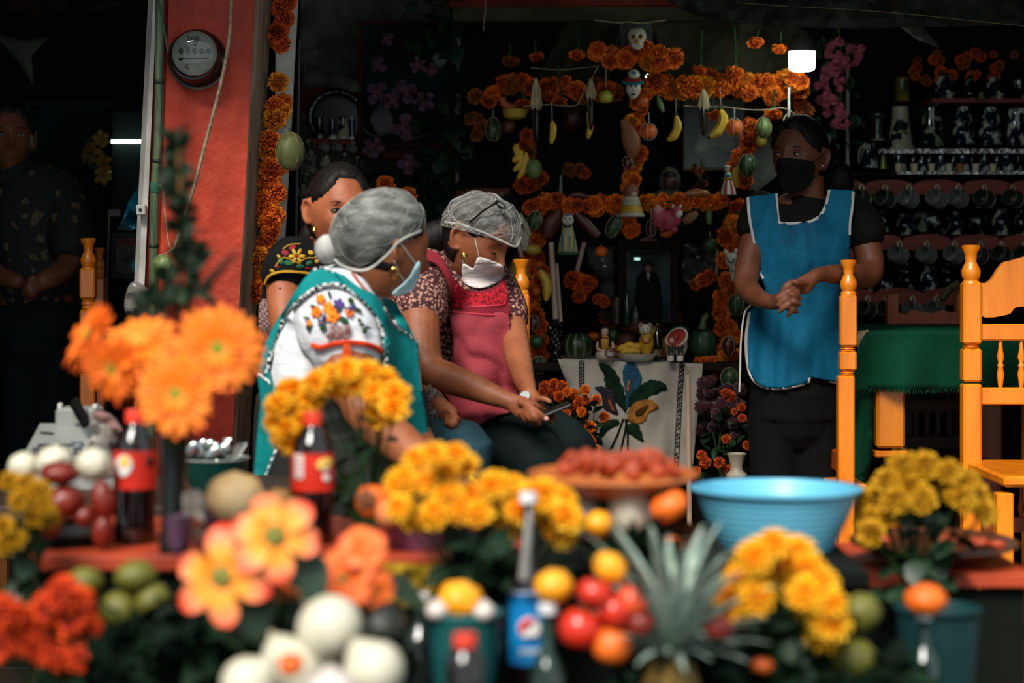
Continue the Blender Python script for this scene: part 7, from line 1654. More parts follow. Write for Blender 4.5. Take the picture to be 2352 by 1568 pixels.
f2 = [(7, (1034, 948, 4.9), (1048, 956, 4.88), (1058, 966, 4.9)), (7, (1032, 956, 4.9), (1044, 968, 4.87), (1050, 980, 4.89)), (7, (1028, 960, 4.9), (1036, 974, 4.87), (1040, 986, 4.89)), (6, (1024, 962, 4.9), (1026, 974, 4.88), (1028, 984, 4.9)), (7.5, (1020, 946, 4.91), (1034, 942, 4.89), (1042, 950, 4.89))]
b2 = build(w2, s2, tor2+arm2+leg2, H2, f2, vox=.005, garments=[('blouse', [tor2[0][:-2], [(672, 600, 5.16, 52), (655, 628, 5.13, 50)]], .010, m_tee, 'black blouse'), ('jeans', leg2[:2]+[[(690, 1090, 5.2, 102, 110), (690, 1040, 5.2, 100, 104)]], .01, M('blue_grey_denim', '#31505a', '#223a42', scale=14, rough=.85), 'blue-grey jeans')])
ab = MB(); limbs(ab, [tor2[0][:-2], [(672, 600, 5.16, 54), (655, 622, 5.13, 52)]], .014); bt2 = bvh_of([remesh(ab, .01, 2)])
bb2 = panel('embroidered_yoke', [(605, 650), (612, 610), (632, 575), (670, 553), (710, 548), (740, 560), (738, 590), (732, 630), (690, 628), (640, 630), (616, 648)], bt2, Y2, m_tee, w2, .004, 8, lbl='black yoke with yellow and green embroidery')
obj('yoke_hem', trim([(608, 652), (618, 634), (645, 624), (690, 625), (728, 632)], bb2, Y2, .004, .002), m_yel, w2)
rs = random.Random(3)
def dots(parent, name, bv, Y, lst, mats, off=.003, step=4):
    """embroidered petals: (x,y,rx,ry,angle,mat index)"""
    for x, y, rx, ry, a, mi in lst:
        poly = [(x+rx*math.cos(u)*math.cos(a)-ry*math.sin(u)*math.sin(a), y+rx*math.cos(u)*math.sin(a)+ry*math.sin(u)*math.cos(a)) for u in np.linspace(0, 6.283, 13)[:-1]]
        stitch(name, poly, mats[mi], off+rs.uniform(0, .001), bv, Y, parent, step, .0015)
m_eg, m_er, m_ey = M('embroidery_green', '#2c6a4a', rough=.7), M('embroidery_red', '#8e2430', rough=.7), M('embroidery_yellow', '#c79a2c', rough=.7)
dots(w2, 'embroidered_petal', bb2, Y2, [(682+12*math.cos(a), 588+11*math.sin(a), 8, 4, a, 2) for a in np.linspace(0, 5.2, 6)]+[(682, 588, 4, 4, 0, 1), (655, 580, 9, 6, .3, 1), (672, 568, 9, 5, -.3, 1), (645, 600, 8, 5, .8, 0), (662, 604, 10, 6, .2, 0), (636, 612, 6, 4, 1, 1), (690, 612, 9, 5, .1, 0), (710, 604, 8, 5, -.4, 0), (714, 580, 7, 5, .4, 2), (625, 622, 6, 4, .5, 2), (706, 616, 5, 3, 0, 1), (640, 588, 5, 3, .6, 2), (728, 600, 5, 5, 0, 2), (720, 618, 6, 3, .2, 1)], [m_eg, m_er, m_ey])
for p in ([(632, 612), (650, 592), (672, 598), (688, 606)], [(690, 600), (706, 592), (722, 592), (732, 584)], [(650, 572), (665, 562), (690, 560)]): obj('embroidered_vine', trim(p, bb2, Y2, .0018, .003), m_ey, w2)
haircap(H2, w2, hl=.066, vol=.014)
obj('hair_bun', MB().ell(P(722, 545, 5.3), (S(36, 5.3), S(30, 5.3), S(34, 5.3)), fn=lambda q, d: q*(1+.1*mnoise.noise(d*3))), m_hair, w2)
eyes(H2, w2, s2)
obj('lips', MB().tube([H2 @ Vector((x, y, z)) for x, y, z in ((-.026, -.078, -.056), (-.012, -.092, -.062), (0, -.095, -.061), (.012, -.092, -.062), (.026, -.078, -.056))], [.001, .004, .0045, .004, .001], 8), M('lip_red_brown', '#8e4438', rough=.4), w2)
obj('earring', MB().lathe([(.003, 0), (.006, .006), (.003, .014)], P(722, 535, 4.99), 10), m_gold, w2)
obj('mole', MB().ell(P(643, 662, 5.02), .003, seg=8, rings=6), m_hair, w2)
sh = obj('shawl', flatpiece(sp2([(982, 888), (1004, 898), (1028, 930), (1034, 975), (1030, 1010), (1000, 1012), (984, 960)]), 4.97, 8, .03, .01), M('dark_lattice_cloth', '#3a2a28', '#8a7a72', kind='checker', scale=150, rough=.9, lo=0, hi=1), w2); solid(sh, .004); sh['label'] = 'dark lattice-patterned cloth on the knee'
sh = obj('sash', flatpiece(sp2([(596, 700), (615, 690), (630, 740), (622, 790), (598, 780)]), 5.12, 8, .03, .01), M('maroon_check', '#5a3a3a', '#8c7470', kind='checker', scale=160, rough=.9, lo=0, hi=1), w2); solid(sh, .004)

# ---- front woman in hairnet, seen from behind
s1 = skinm('brown_skin_front', '#9c5d3c', '#82472b'); Y1 = 4.6
w1 = person('seated person seen from behind in a grey hairnet, teal apron and white embroidered blouse', P(790, pxfloor(Y1), Y1))
H1 = headmat(892, 567, Y1, 119, 0, 0) @ Matrix.Rotation(math.radians(14), 4, 'X'); fl_ = pxfloor(4.5)
tor1 = [[(790, 1130, 4.68, 190, 175), (788, 1000, 4.68, 188, 170), (785, 900, 4.66, 178, 165), (786, 820, 4.66, 168, 165), (792, 750, 4.66, 140, 155), (800, 695, 4.66, 108, 130), (822, 655, 4.64, 66, 84), (848, 632, 4.62, 52, 52), (882, 612, 4.61, 50, 50)]]
arm1 = [[(772, 716, 4.46, 80), (788, 780, 4.42, 76), (806, 860, 4.36, 62), (826, 930, 4.30, 46), (840, 958, 4.28, 42), (880, 985, 4.24, 50), (940, 1035, 4.18, 46), (1000, 1085, 4.12, 34)], [(860, 710, 4.88, 50), (895, 820, 4.88, 46), (925, 930, 4.78, 38), (1000, 1075, 4.5, 30)], [(1000, 1085, 4.12, 34, 20), (1040, 1104, 4.08, 36, 16), (1056, 1112, 4.08, 30, 14)]]
f1 = [(10, (1050, 1100, 4.06), (1080, 1112, 4.04), (1098, 1130, 4.05)), (10, (1050, 1108, 4.06), (1076, 1124, 4.04), (1090, 1142, 4.05)), (10, (1046, 1116, 4.06), (1068, 1134, 4.04), (1078, 1150, 4.05)), (9, (1040, 1122, 4.07), (1056, 1142, 4.05), (1062, 1156, 4.06)), (10, (1030, 1090, 4.08), (1056, 1086, 4.06), (1072, 1096, 4.06))]
leg1 = [[(800, 1130, 4.5, 110), (960, 1150, 4.4, 96), (1100, 1180, 4.3, 72), (1110, 1300, 4.3, 50), (1100, fl_-24, 4.4, 34)], [(800, 1130, 4.8, 110), (980, 1140, 4.8, 90), (1090, 1170, 4.75, 66), (1100, 1300, 4.75, 46), (1090, fl_-100, 4.8, 30)], [(1100, fl_-22, 4.4, 30), (1140, fl_-16, 4.4, 26)]]
m_wblouse = M('white_cotton', '#dcdde0', '#c6c8cc', scale=7, rough=.8, bump=.4, bscale=18, stretch=(1, 1, 3)); m_skirt1 = floral('black_floral_skirt', '#101410', ('#c08a18', '#c89a20'), 9, .16)
b1 = build(w1, s1, tor1+arm1+leg1, H1, f1, vox=.0055, garments=[('blouse', [tor1[0][:-2], [(770, 712, 4.46, 92), (786, 765, 4.42, 96), (795, 790, 4.41, 88)]], .008, m_wblouse, 'white blouse'), ('skirt', [tor1[0][:3]]+[l[:4] for l in leg1[:2]], .02, m_skirt1, 'black skirt with yellow flowers')])
m_teal = M('teal_apron_cloth', '#0f8584', '#0b6c6d', scale=6, rough=.75, bump=.3, bscale=30)
ab = MB(); limbs(ab, [tor1[0][:-1], [(770, 712, 4.46, 92), (786, 765, 4.42, 96), (795, 790, 4.41, 88)], leg1[0][:3]], .014); bt1 = bvh_of([remesh(ab, .01, 2), ])
left = [(722, 618), (745, 614), (762, 622), (790, 640), (830, 668), (862, 700), (880, 740), (898, 790), (884, 800), (878, 760), (862, 722), (835, 690), (800, 664), (765, 654), (728, 662), (690, 688), (655, 726), (630, 780), (616, 840), (622, 868), (636, 900), (620, 930), (612, 980), (650, 996), (636, 1040), (612, 1104), (584, 1092), (592, 1000), (600, 920), (592, 862), (606, 800), (632, 745), (672, 680), (700, 640)]
bl1 = panel('apron_back', left, bt1, Y1, m_teal, w1, .008, 9, sm=False, smooth=6, lbl='teal apron back strap')
front = [(762, 620), (790, 634), (826, 662), (858, 676), (880, 700), (905, 745), (930, 762), (958, 782), (962, 850), (966, 900), (978, 960), (984, 1008), (950, 1008), (930, 1040), (900, 1046), (870, 1030), (862, 980), (880, 900), (884, 830), (880, 760), (862, 720), (835, 690), (800, 662)]
bf1 = panel('apron_front', front, bt1, Y1, m_teal, w1, .012, 9, sm=False, smooth=6, fold=.012, fscale=(.02, .004), lbl='teal apron front')
far = [(880, 690), (902, 690), (920, 715), (945, 765), (960, 785), (935, 768), (912, 740)]; panel('apron_strap', far, bt1, Y1, m_teal, w1, .016, 7, smooth=4)
m_chk = M('checked_braid', '#e0e0dc', '#14201f', kind='checker', scale=110, rough=.8, lo=.0, hi=1.0)
for p, bv in (([(612, 862), (618, 830), (632, 780), (655, 728), (690, 688), (728, 661), (766, 653), (800, 663), (835, 690), (862, 722), (878, 760), (886, 800), (886, 840)], bl1), ([(878, 700), (900, 742), (928, 764), (958, 784)], bf1), ([(596, 860), (618, 876), (640, 900)], bl1), ([(648, 996), (632, 1040), (608, 1100)], bl1), ([(722, 620), (745, 616), (764, 624), (800, 645)], bl1), ([(940, 1000), (962, 1004), (984, 1004)], bf1), ([(868, 1000), (884, 1030), (900, 1042)], bf1)):
    obj('checked_edging', trim(p, bv, Y1, .0048, .001), m_chk, w1)
# sleeve with embroidery and red trim
ms = MB(); limbs(ms, [[(770, 712, 4.46, 92), (786, 765, 4.42, 96), (795, 790, 4.41, 88)], tor1[0][2:6]], .0135); bs1 = bvh_of([remesh(ms, .008, 3)])
m_eo, m_ep, m_el, m_eb = M('embroidery_orange', '#f08a1c', '#d9600e', scale=40, rough=.7), M('embroidery_purple', '#4a3674', '#33264f', scale=40, rough=.7), M('embroidery_leaf', '#1c3f24', rough=.7), M('embroidery_brown', '#6e3a36', '#a98f88', scale=60, rough=.8)
dl = []
for cx, cy, r_, mi in ((736, 686, 11, 0), (764, 726, 16, 0), (754, 706, 14, 0), (726, 716, 13, 0), (803, 718, 10, 0), (710, 742, 7, 0), (778, 698, 13, 1), (800, 712, 9, 1), (738, 742, 9, 1), (812, 705, 7, 1), (745, 730, 7, 1)):
    dl += [(cx+r_*.55*math.cos(a), cy+r_*.55*math.sin(a), r_*.55, r_*.38, a, mi) for a in np.linspace(0, 5.03, 5)]+[(cx, cy, r_*.25, r_*.25, 0, 3 if mi == 0 else 2)]
dl += [(720, 704, 9, 4, .3, 4), (757, 676, 4, 8, -.2, 4), (790, 735, 14, 7, .6, 4), (806, 690, 8, 6, .8, 4), (824, 712, 9, 4, .5, 4), (704, 730, 8, 3, 0, 4), (708, 752, 5, 8, 0, 4), (742, 752, 7, 9, .5, 4), (832, 745, 6, 4, .3, 4), (838, 760, 5, 8, .2, 4), (845, 752, 7, 3, .4, 4), (826, 735, 6, 4, .8, 4), (774, 712, 8, 5, 1, 4)]
for i in range(9): dl.append((762+(i % 3)*18-(6 if i > 5 else 0), 752+(i//3)*10, 8, 6, 0, 5))
dots(w1, 'embroidered_petal', bs1, Y1, dl, [m_eo, m_ep, m_ey, M('embroidery_centre', '#7a2c10', rough=.7), m_el, m_eb])
m_rt = M('red_orange_braid', '#d8431c', '#b32f12', scale=60, rough=.7)
obj('sleeve_trim', trim([(716, 792), (735, 798), (765, 790), (800, 786), (840, 790), (868, 800), (878, 808)], bs1, Y1, .006, .002), m_rt, w1)
for dx in (-8, 0, 8, -3, 5): obj('ribbon', MB().tube([on(bs1, 797+dx*.4, 790, .006, Y1), on(bs1, 797+dx, 815, .008, Y1), on(bs1, 797+dx*1.6, 842, .008, Y1)], [(.004, .002)]*3, 6), M('orange_ribbon', '#ee5410', rough=.6), w1)
haircap(H1, w1, hl=.066, vol=.005, low=-.035)
m_net1 = M('grey_hairnet', '#9a9a94', '#3c3e3b', scale=9, rough=.8, alpha=.97, stretch=(2, 2, 5), bump=.35, bscale=60, c3='#686964', detail=7, lo=.3, hi=.75)
c1 = P(866, 529, 4.6); hairnet(w1, H1, c1, (S(116, Y1), S(108, Y1), S(91, Y1)), -.52, ((.51, 0, -.86), S(58, Y1)), m_net1, 60, seed=5, wob=.02)
obj('bun_net', MB().ell(P(752, 572, 4.58), (S(30, Y1), S(30, Y1), S(34, Y1)), fn=lambda q, d: q*(1+.06*mnoise.noise(d*4))), M('pale_hairnet', '#c0beb8', '#8f8d88', scale=20, rough=.8), w1)
obj('net_elastic', MB().tube(pxs([(966, 530, 4.56), (920, 552, 4.50), (896, 578, 4.49), (860, 610, 4.48), (830, 621, 4.48), (790, 612, 4.49), (768, 596, 4.50)], Y1, 5), .003, 6), m_strand, w1)
bm1 = panel('face_mask', [(962, 600), (962, 632), (950, 660), (926, 676), (900, 674), (926, 650), (942, 632), (952, 612)], b1, Y1, M('blue_mask_cloth', '#c8e6e8', '#a8ced2', scale=8, rough=.7), w1, .008, 6, smooth=4, lbl='pale blue face mask')
for p in ([(918, 556), (936, 580), (955, 606)], [(906, 600), (918, 628), (930, 648)]): obj('mask_strap', trim(p, b1, Y1, .0016, .003), m_trimw, w1)
obj('earring', MB().tube([P(905+10*math.cos(a), 628+12*math.sin(a), 4.50+.004*math.sin(a)) for a in np.linspace(0, 6.28, 18)[:-1]], .003, 7, close=True), m_gold, w1)
nk = obj('necklace', trim([(800, 612), (818, 640), (838, 664), (858, 682)], b1, Y1, .004, .003), M('orange_beads', '#a8502c', '#6e2e18', scale=200, rough=.4)); tag(nk, 'orange bead necklace on the neck of the person seen from behind', 'necklace')

# ---- dim woman at far left
s5 = skinm('brown_skin_dark', '#6e402a', '#5a3220'); Y5 = 5.5
w5 = person('dim standing person in a dark floral top and jeans at the far left edge', P(70, pxfloor(6.2), 6.2))
H5 = headmat(18, 318, 6.2, 20, 0, 0); fl_ = pxfloor(6.2)
tor5 = [[(80, 760, 5.5, 90, 80), (80, 680, 5.5, 88, 78), (75, 600, 5.5, 84, 72), (65, 500, 5.5, 92, 80), (55, 440, 5.5, 92, 60), (40, 412, 5.5, 62, 46), (28, 385, 5.5, 36, 36), (24, 350, 5.5, 36, 36)]]
arm5 = [[(140, 440, 5.5, 36), (160, 520, 5.45, 34), (158, 600, 5.4, 28), (110, 640, 5.3, 24), (80, 650, 5.28, 18)], [(-30, 440, 5.5, 36), (-50, 540, 5.45, 32), (-20, 620, 5.35, 26), (40, 645, 5.28, 18)]]
leg5 = [[(55, 760, 5.5, 56), (55, 1000, 5.5, 44), (60, fl_-18, 5.52, 28)], [(118, 760, 5.5, 56), (118, 1000, 5.5, 44), (112, fl_-18, 5.52, 28)]]
f5 = [(7, (84, 646, 5.26), (66, 652, 5.24), (52, 662, 5.25)), (7, (84, 654, 5.26), (68, 662, 5.24), (56, 672, 5.25)), (7, (86, 660, 5.26), (72, 672, 5.24), (62, 680, 5.25)), (6.5, (88, 666, 5.27), (78, 678, 5.25), (70, 686, 5.26)), (7, (88, 644, 5.27), (76, 636, 5.25), (64, 640, 5.25))]
sh5 = lambda L: [[(*q[:2], q[2]+.7, *q[3:]) for q in t] for t in L]
tor5, arm5, leg5 = sh5(tor5), sh5(arm5), sh5(leg5); f5 = [(f[0], *[(a, b, c+.7) for a, b, c in f[1:]]) for f in f5]
build(w5, s5, tor5+arm5+leg5, H5, f5, vox=.006, garments=[('floral_top', [tor5[0][1:-2], [(130, 436, 6.2, 44), (155, 500, 6.16, 44), (160, 560, 6.12, 40)], [(-30, 440, 6.2, 42), (-48, 520, 6.16, 40)]], .012, floral('dark_floral_cotton', '#0b0b0a', ('#6a5a40', '#54462f'), 20, .26), 'black top with pale brown flowers'), ('jeans', leg5+[[(85, 780, 6.2, 96, 84), (85, 700, 6.2, 90, 78)]], .01, M('dark_denim', '#0e1a1c', '#0a1214', scale=8, rough=.85), 'dark jeans')])
haircap(H5, w5); eyes(H5, w5, s5)
# ---------------------------------------------------------------- offering table in the foreground
m_dcl = M('dark_table_cloth', '#12160f', '#0a0d09', scale=6, rough=.95)
m_redb = M('red_painted_board', '#b8421c', '#8a2c12', scale=6, rough=.5)
def table(name, label, x0, x1, Y0, Y1_, z, edge, edgecol=None):
    t = thing(name, label, 'table', Vector(((x0+x1)/2, (Y0+Y1_)/2, 0)))
    obj('table_top', MB().box(((x0+x1)/2, (Y0+Y1_)/2, z-.012), (x1-x0, Y1_-Y0, .024), b=.003), edgecol or m_dcl, t)
    obj('cloth_skirt', MB().box(((x0+x1)/2, Y0+.03, (z-.03)/2), (x1-x0-.02, .01, z-.03)), m_dcl, t)
    for x in (x0+.04, x1-.04):
        for y in (Y0+.06, Y1_-.04): obj('leg', MB().box((x, y, (z-.024)/2), (.04, .04, z-.024)), m_dkw, t)
    return t
X = lambda px, Y: (px-HX)*Y/F
Z1 = .645
table('offering_table', 'red-edged upper offering table on the left carrying bottles, onions and gerberas', X(60, 3.1), X(1200, 3.1), 3.1, 3.6, Z1, 0, m_redb)
table('offering_table', 'dark upper offering table on the right under the blue basin', X(1215, 3.1), X(2000, 3.1), 3.1, 3.62, .62, 0)
table('offering_table', 'low dark front offering table heaped with fruit and flowers', X(-60, 2.4), X(2150, 2.4), 2.25, 3.05, .44, 0)
def onion(x, y, r, Y, label, tilt=0, ry=None, mat=None):
    c = P(x, y, Y); u = S(1, Y); R = Matrix.Rotation(tilt, 3, 'Y'); t = thing('onion', label, 'vegetable', c)
    ry = ry or r*.95
    def f(q, d): k = 1+.012*math.sin(math.atan2(d.y, d.x)*12); k2 = 1-.45*max(0, d.z-.6); return Vector((q.x*k*k2, q.y*k*k2, q.z*(1+.22*max(0, d.z-.75)/.25)))
    obj('bulb', MB().ell(c, (r*u, r*u, ry*u), rot=R, seg=36, rings=20, fn=f), mat or M('white_onion_skin', '#cec8b2', '#b8b298', scale=5, rough=.45, sss=.1, stretch=(3, 3, .6)), t)
    up = R @ Vector((0, 0, 1)); obj('stem_tip', MB().tube([c+up*ry*u*1.1, c+up*ry*u*1.35], [r*u*.16, r*u*.08], 8), M('dry_onion_tip', '#b8a888', rough=.8), t)
    rt = MB()
    for i in range(10): a = i*.63; rt.tube([c-up*ry*u*.97, c-up*ry*u*1.08+Vector((math.cos(a), math.sin(a), 0))*r*u*.12], .0008, 4)
    obj('root', rt, M('dry_onion_tip', '#b8a888'), t); return t
def garlicky(x, y, r, Y, label): return onion(x, y, r, Y, label, 0, r*.85, M('garlic_skin', '#d8cfc4', '#b9a9a6', scale=8, rough=.5))
m_tom = M('tomato_skin', '#d2301a', '#b32414', scale=5, rough=.22, spec=.6); m_tomd = M('dark_tomato_skin', '#7c2010', '#5a160a', scale=5, rough=.4)
m_ten = M('yellow_fruit_skin', '#f59c12', '#e8860a', scale=6, rough=.35, c3='#f7a822'); m_lime = M('green_lime_skin', '#5a5a18', '#3a3f10', scale=7, rough=.55, c3='#68641c')
m_porg = M('bright_orange_peel', '#f2701c', '#df5a10', scale=6, rough=.4, bump=.25, bscale=150)
def ft(label, x, y, rx, ry, Y, mat, shape='dent', rot=0, name='fruit', stem=None, cat='fruit'): return fruit(name, label, cat, x, y, rx, ry, Y, mat, shape, rot=rot, stem=stem, seg=32)
PETP = [(0, .02), (.5, 0), (.92, .01), (1, .06), (.96, .2), (1, .40), (1, .68), (.97, .72), (.82, .80), (.55, .87), (.36, .91), (.33, .93), (.33, 1)]
m_cola = M('dark_cola', '#1a0b06', '#0f0604', rough=.08, spec=.9); m_redlab = M('red_label', '#e0301a', '#cc2612', scale=6, rough=.4); m_redcap = M('red_cap', '#e23a1c', '#c92e12', rough=.4)
m_lw = M('label_white', '#e4ded8', rough=.5, kind='flat'); m_ly = M('label_yellow', '#f0c860', rough=.5, kind='flat')
def labbvh(c, R, z0, z1):
    mb = MB().lathe([(R*1.02, z0), (R*1.02, z1)], c, 40); return BVHTree.FromPolygons([Vector(q) for q in mb.v], mb.f)
for x, yb, yt, lb, pt in ((310, 1250, 940, 'dark cola bottle with red cap and red label, under the gerberas', 0), (718, 1255, 945, 'dark cola bottle with red cap and red label, below the front yellow flowers', 1)):
    t, c, H, R = bottle('cola_bottle', lb, x, yb, yt, 96, 3.25, m_cola, m_redcap, m_redlab, PETP, (.42, .70), capw=.46, caph=.095)
    lv = labbvh(c, R, .42*H, .70*H); Y = 3.25
    if pt: 
        stitch('label_panel', [(677, 1042), (697, 1040), (697, 1100), (677, 1102)], m_lw, .001, lv, Y, t, 8, .0006); dots(t, 'label_emblem', lv, Y, [(745, 1064, 20, 12, -.4, 1), (746, 1074, 12, 10, 0, 0), (750, 1098, 9, 8, 0, 0)], [m_lw, m_ly], .001)
        for i in range(5): stitch('label_mark', [(682, 1050+i*10), (692, 1050+i*10), (692, 1053+i*10), (682, 1053+i*10)], m_redlab, .003, lv, Y, t, 8, .0004)
    else: dots(t, 'label_emblem', lv, Y, [(285, 1068, 20, 24, 0, 0), (287, 1060, 12, 14, 0, 1), (344, 1060, 8, 12, 0, 2), (283, 1088, 12, 7, 0, 0)], [m_lw, m_ly, m_cola], .001)
# tall bottle with blue label
LNK = [(0, 0), (.9, 0), (1, .02), (1, .575), (.97, .59), (.72, .65), (.42, .72), (.32, .82), (.30, .93), (.34, .95), (.34, 1)]
t, c, H, R = bottle('cola_bottle', 'tall dark bottle with white cap and bright blue label beside the teal cup', 1213, 1652, 1130, 88, 2.85, m_cola, M('white_cap', '#dcdcdc', '#c8c8c8', rough=.4), M('blue_label', '#1286c4', '#0a6aa8', scale=4, rough=.35), LNK, (.253, .577), capw=.44, caph=.045)
lv = labbvh(c, R, .253*H, .577*H); Y = 2.85
stitch('label_rim', [(1171, 1346), (1255, 1346), (1255, 1356), (1171, 1356)], m_ly, .001, lv, Y, t, 8, .0006)
stitch('label_rim', [(1171, 1356), (1255, 1356), (1255, 1364), (1171, 1364)], m_lw, .001, lv, Y, t, 8, .0006)
gc_ = (1216, 1443); gr = 27
dots(t, 'emblem_disc', lv, Y, [(gc_[0], gc_[1], gr, gr, 0, 0)], [m_lw], .0012)
def arc(a0, a1, n=14, r=gr-3): return [(gc_[0]+r*math.cos(a), gc_[1]+r*math.sin(a)) for a in np.linspace(a0, a1, n)]
stitch('emblem_red', arc(-3.9, -.95)+[(1226, 1428), (1214, 1440), (1200, 1452)], M('emblem_red', '#cc2230', rough=.4, kind='flat'), .004, lv, Y, t, 6, .0004)
stitch('emblem_blue', arc(.9, 2.3)+[(1208, 1462), (1222, 1460)], M('emblem_blue', '#124a94', rough=.4, kind='flat'), .004, lv, Y, t, 6, .0004)
text('lettering', 'pepsi', .014, P(1217, 1493, 2.85-R*1.03), (math.pi/2, 0, 0), m_lw, t); text('lettering', 'PEPSI', .014, P(1226, 1378, 2.85-R*1.0), (math.pi/2, .15, .35), m_ink, t)
obj('neck_glint_bar', MB().tube([P(1204, 1330, 2.83), P(1210, 1250, 2.83), P(1217, 1170, 2.84)], [(S(13, 2.9), .004), (S(10, 2.9), .004), (S(6, 2.9), .003)], 8, up=Vector((0, 1, 0))), M('grey_glass_glint', '#8d8a84', rough=.15, spec=1), t)  # glint on the bottle neck, modelled as a solid grey bar
m_grg = M('green_bottle_glass', '#1f3a2e', '#10231b', rough=.1, spec=.9)
bottle('glass_bottle', 'dark green bottle with white cap under the yellow fruit beside the blue label', 1258, 1762, 1384, 80, 2.6, m_grg, M('white_cap', '#dcdcdc'), None, LNK, capw=.52, caph=.06)
bottle('glass_bottle', 'clear bottle with white cap left of the teal cup', 965, 1610, 1362, 72, 2.85, M('clear_grey_glass', '#3a443e', '#1b231f', rough=.08, spec=1), M('white_cap', '#dcdcdc'), None, LNK, capw=.6, caph=.06)
bottle('cola_bottle', 'small dark bottle with bright red cap before the teal cup', 1068, 1700, 1455, 92, 2.45, m_cola, m_redcap, None, PETP, capw=.58, caph=.12)
bottle('glass_bottle', 'dark bottle under the single orange fruit at the right', 2122, 1660, 1410, 70, 2.8, m_grg, M('white_cap', '#dcdcdc'), None, LNK, capw=.45, caph=.05)
# gerberas, vase, dark sprigs
VB = (402, 1030, 3.0)
gerbera(500, 802, 108, 2.85, (.12, -1, .12), 'largest gerbera, facing forward, upper right of the vase bunch', VB)
gerbera(405, 905, 98, 2.82, (-.05, -1, .10), 'gerbera facing forward, lowest of the vase bunch', VB)
gerbera(322, 790, 92, 2.9, (-.15, -.75, 1.0), 'gerbera tilted up, in the middle of the vase bunch', VB)
gerbera(262, 845, 84, 2.88, (-.35, -.9, -.25), 'gerbera drooping below the tilted one', VB, 1)
gerbera(208, 772, 88, 3.0, (-.9, -.6, .6), 'leftmost gerbera, seen nearly edge-on', VB, 1)
vs = thing('vase', 'dark green glass vase holding the orange gerberas', 'vase', P(400, 1268, 3.02)); u = S(1, 3.02); c0 = P(400, 1268, 3.02)
obj('vase_body', MB().lathe([(0, 0), (u*34, 0), (u*36, u*8), (u*30, u*60), (u*28, u*160), (u*34, u*262), (u*36, u*275), (u*32, u*275), (u*26, u*160)], c0, 28), M('black_green_glass', '#0c130f', rough=.15), vs)
m_sprig = M('blurred_green_sprig', '#2c3d2a', '#182418', scale=9, rough=.7)
tw = thing('plant', 'tall dark green sprig standing behind the gerberas', 'plant', P(430, 1268, 3.12))
obj('stem', MB().tube(pxs([(405, 320), (412, 430), (430, 560), (430, 750), (410, 1000)], 3.05, 6), .004, 6), m_stem, tw)
o = foliage('sprig_needles', [(404, 350, 5, 45), (410, 430, 8, 40), (420, 500, 14, 45), (428, 570, 24, 45), (425, 640, 44, 50), (430, 700, 70, 40), (360, 690, 36, 30)], m_sprig, 'dark needles', 42, .03, 3.05, dy=.05); del o['label']; del o['category']; o.parent = tw; o.location = o.location-tw.location
obj('bud', MB().ell(P(410, 370, 3.0), (.004, .004, .02)).ell(P(414, 425, 3.0), (.004, .004, .016)), M('brown_orange_bud', '#6b4a28', '#4a341c', rough=.8), tw)
o = obj('twig', MB().tube([P(455, 668, 2.75), P(485, 640, 2.74), P(512, 612, 2.74), P(545, 577, 2.73)], [S(9, 2.75), S(11, 2.75), S(9, 2.75), S(4, 2.75)], 8), M('dark_twig', '#2a2620', rough=.8)); tag(o, 'dark twig tilted right above the gerberas', 'twig')
# yellow chrysanthemums
q = lambda s, r=42: [(x, y, r*rnd(.85, 1.12)) for x, y in s]
mum_bunch('yellow chrysanthemums arching in front of the person in the teal apron', q([(760, 865), (800, 852), (842, 858), (885, 872), (912, 905), (905, 938), (865, 905), (868, 940), (880, 960), (730, 880), (715, 915), (700, 940), (665, 905), (640, 930), (635, 965), (660, 985), (700, 975), (675, 1015), (650, 1000), (785, 885), (820, 880)], 38), 3.4, (850, 1255), leaves=22)
mum_bunch('wide bunch of yellow chrysanthemums in the middle before the purple bowl', q([(1000, 1045), (1045, 1045), (960, 1058), (1020, 1080), (1065, 1070), (925, 1110), (965, 1145), (920, 1165), (985, 1110), (1030, 1135), (1060, 1170), (1000, 1180), (960, 1185), (1095, 1140), (1135, 1115), (1180, 1120), (1150, 1165), (1195, 1170), (1170, 1205), (1100, 1180), (1245, 1130), (1290, 1150), (1265, 1190), (1302, 1190), (1285, 1225), (1240, 1175), (1255, 1150)], 40), 2.95, (1120, 1560), leaves=50)
mum_bunch('yellow chrysanthemums overlapping the blue basin', q([(1780, 1250), (1735, 1280), (1825, 1275), (1700, 1325), (1760, 1325), (1680, 1370), (1735, 1375), (1790, 1300), (1850, 1310), (1885, 1340), (1855, 1365), (1905, 1385), (1905, 1425), (1885, 1460), (1790, 1345), (1700, 1395), (1860, 1400)], 48), 2.7, (1830, 1700), leaves=40)
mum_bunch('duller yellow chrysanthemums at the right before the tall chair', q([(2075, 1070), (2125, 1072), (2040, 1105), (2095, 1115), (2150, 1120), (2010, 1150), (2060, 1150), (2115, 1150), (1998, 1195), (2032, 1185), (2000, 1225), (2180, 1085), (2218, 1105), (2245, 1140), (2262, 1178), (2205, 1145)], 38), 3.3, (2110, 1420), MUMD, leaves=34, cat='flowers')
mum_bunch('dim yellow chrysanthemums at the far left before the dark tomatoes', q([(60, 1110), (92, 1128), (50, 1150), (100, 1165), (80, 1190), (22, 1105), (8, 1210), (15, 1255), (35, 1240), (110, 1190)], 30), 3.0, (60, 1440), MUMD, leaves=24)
t = thing('marigold_bouquet', 'red-orange marigolds in the lower left corner', 'flowers', P(110, 1700, 2.7))
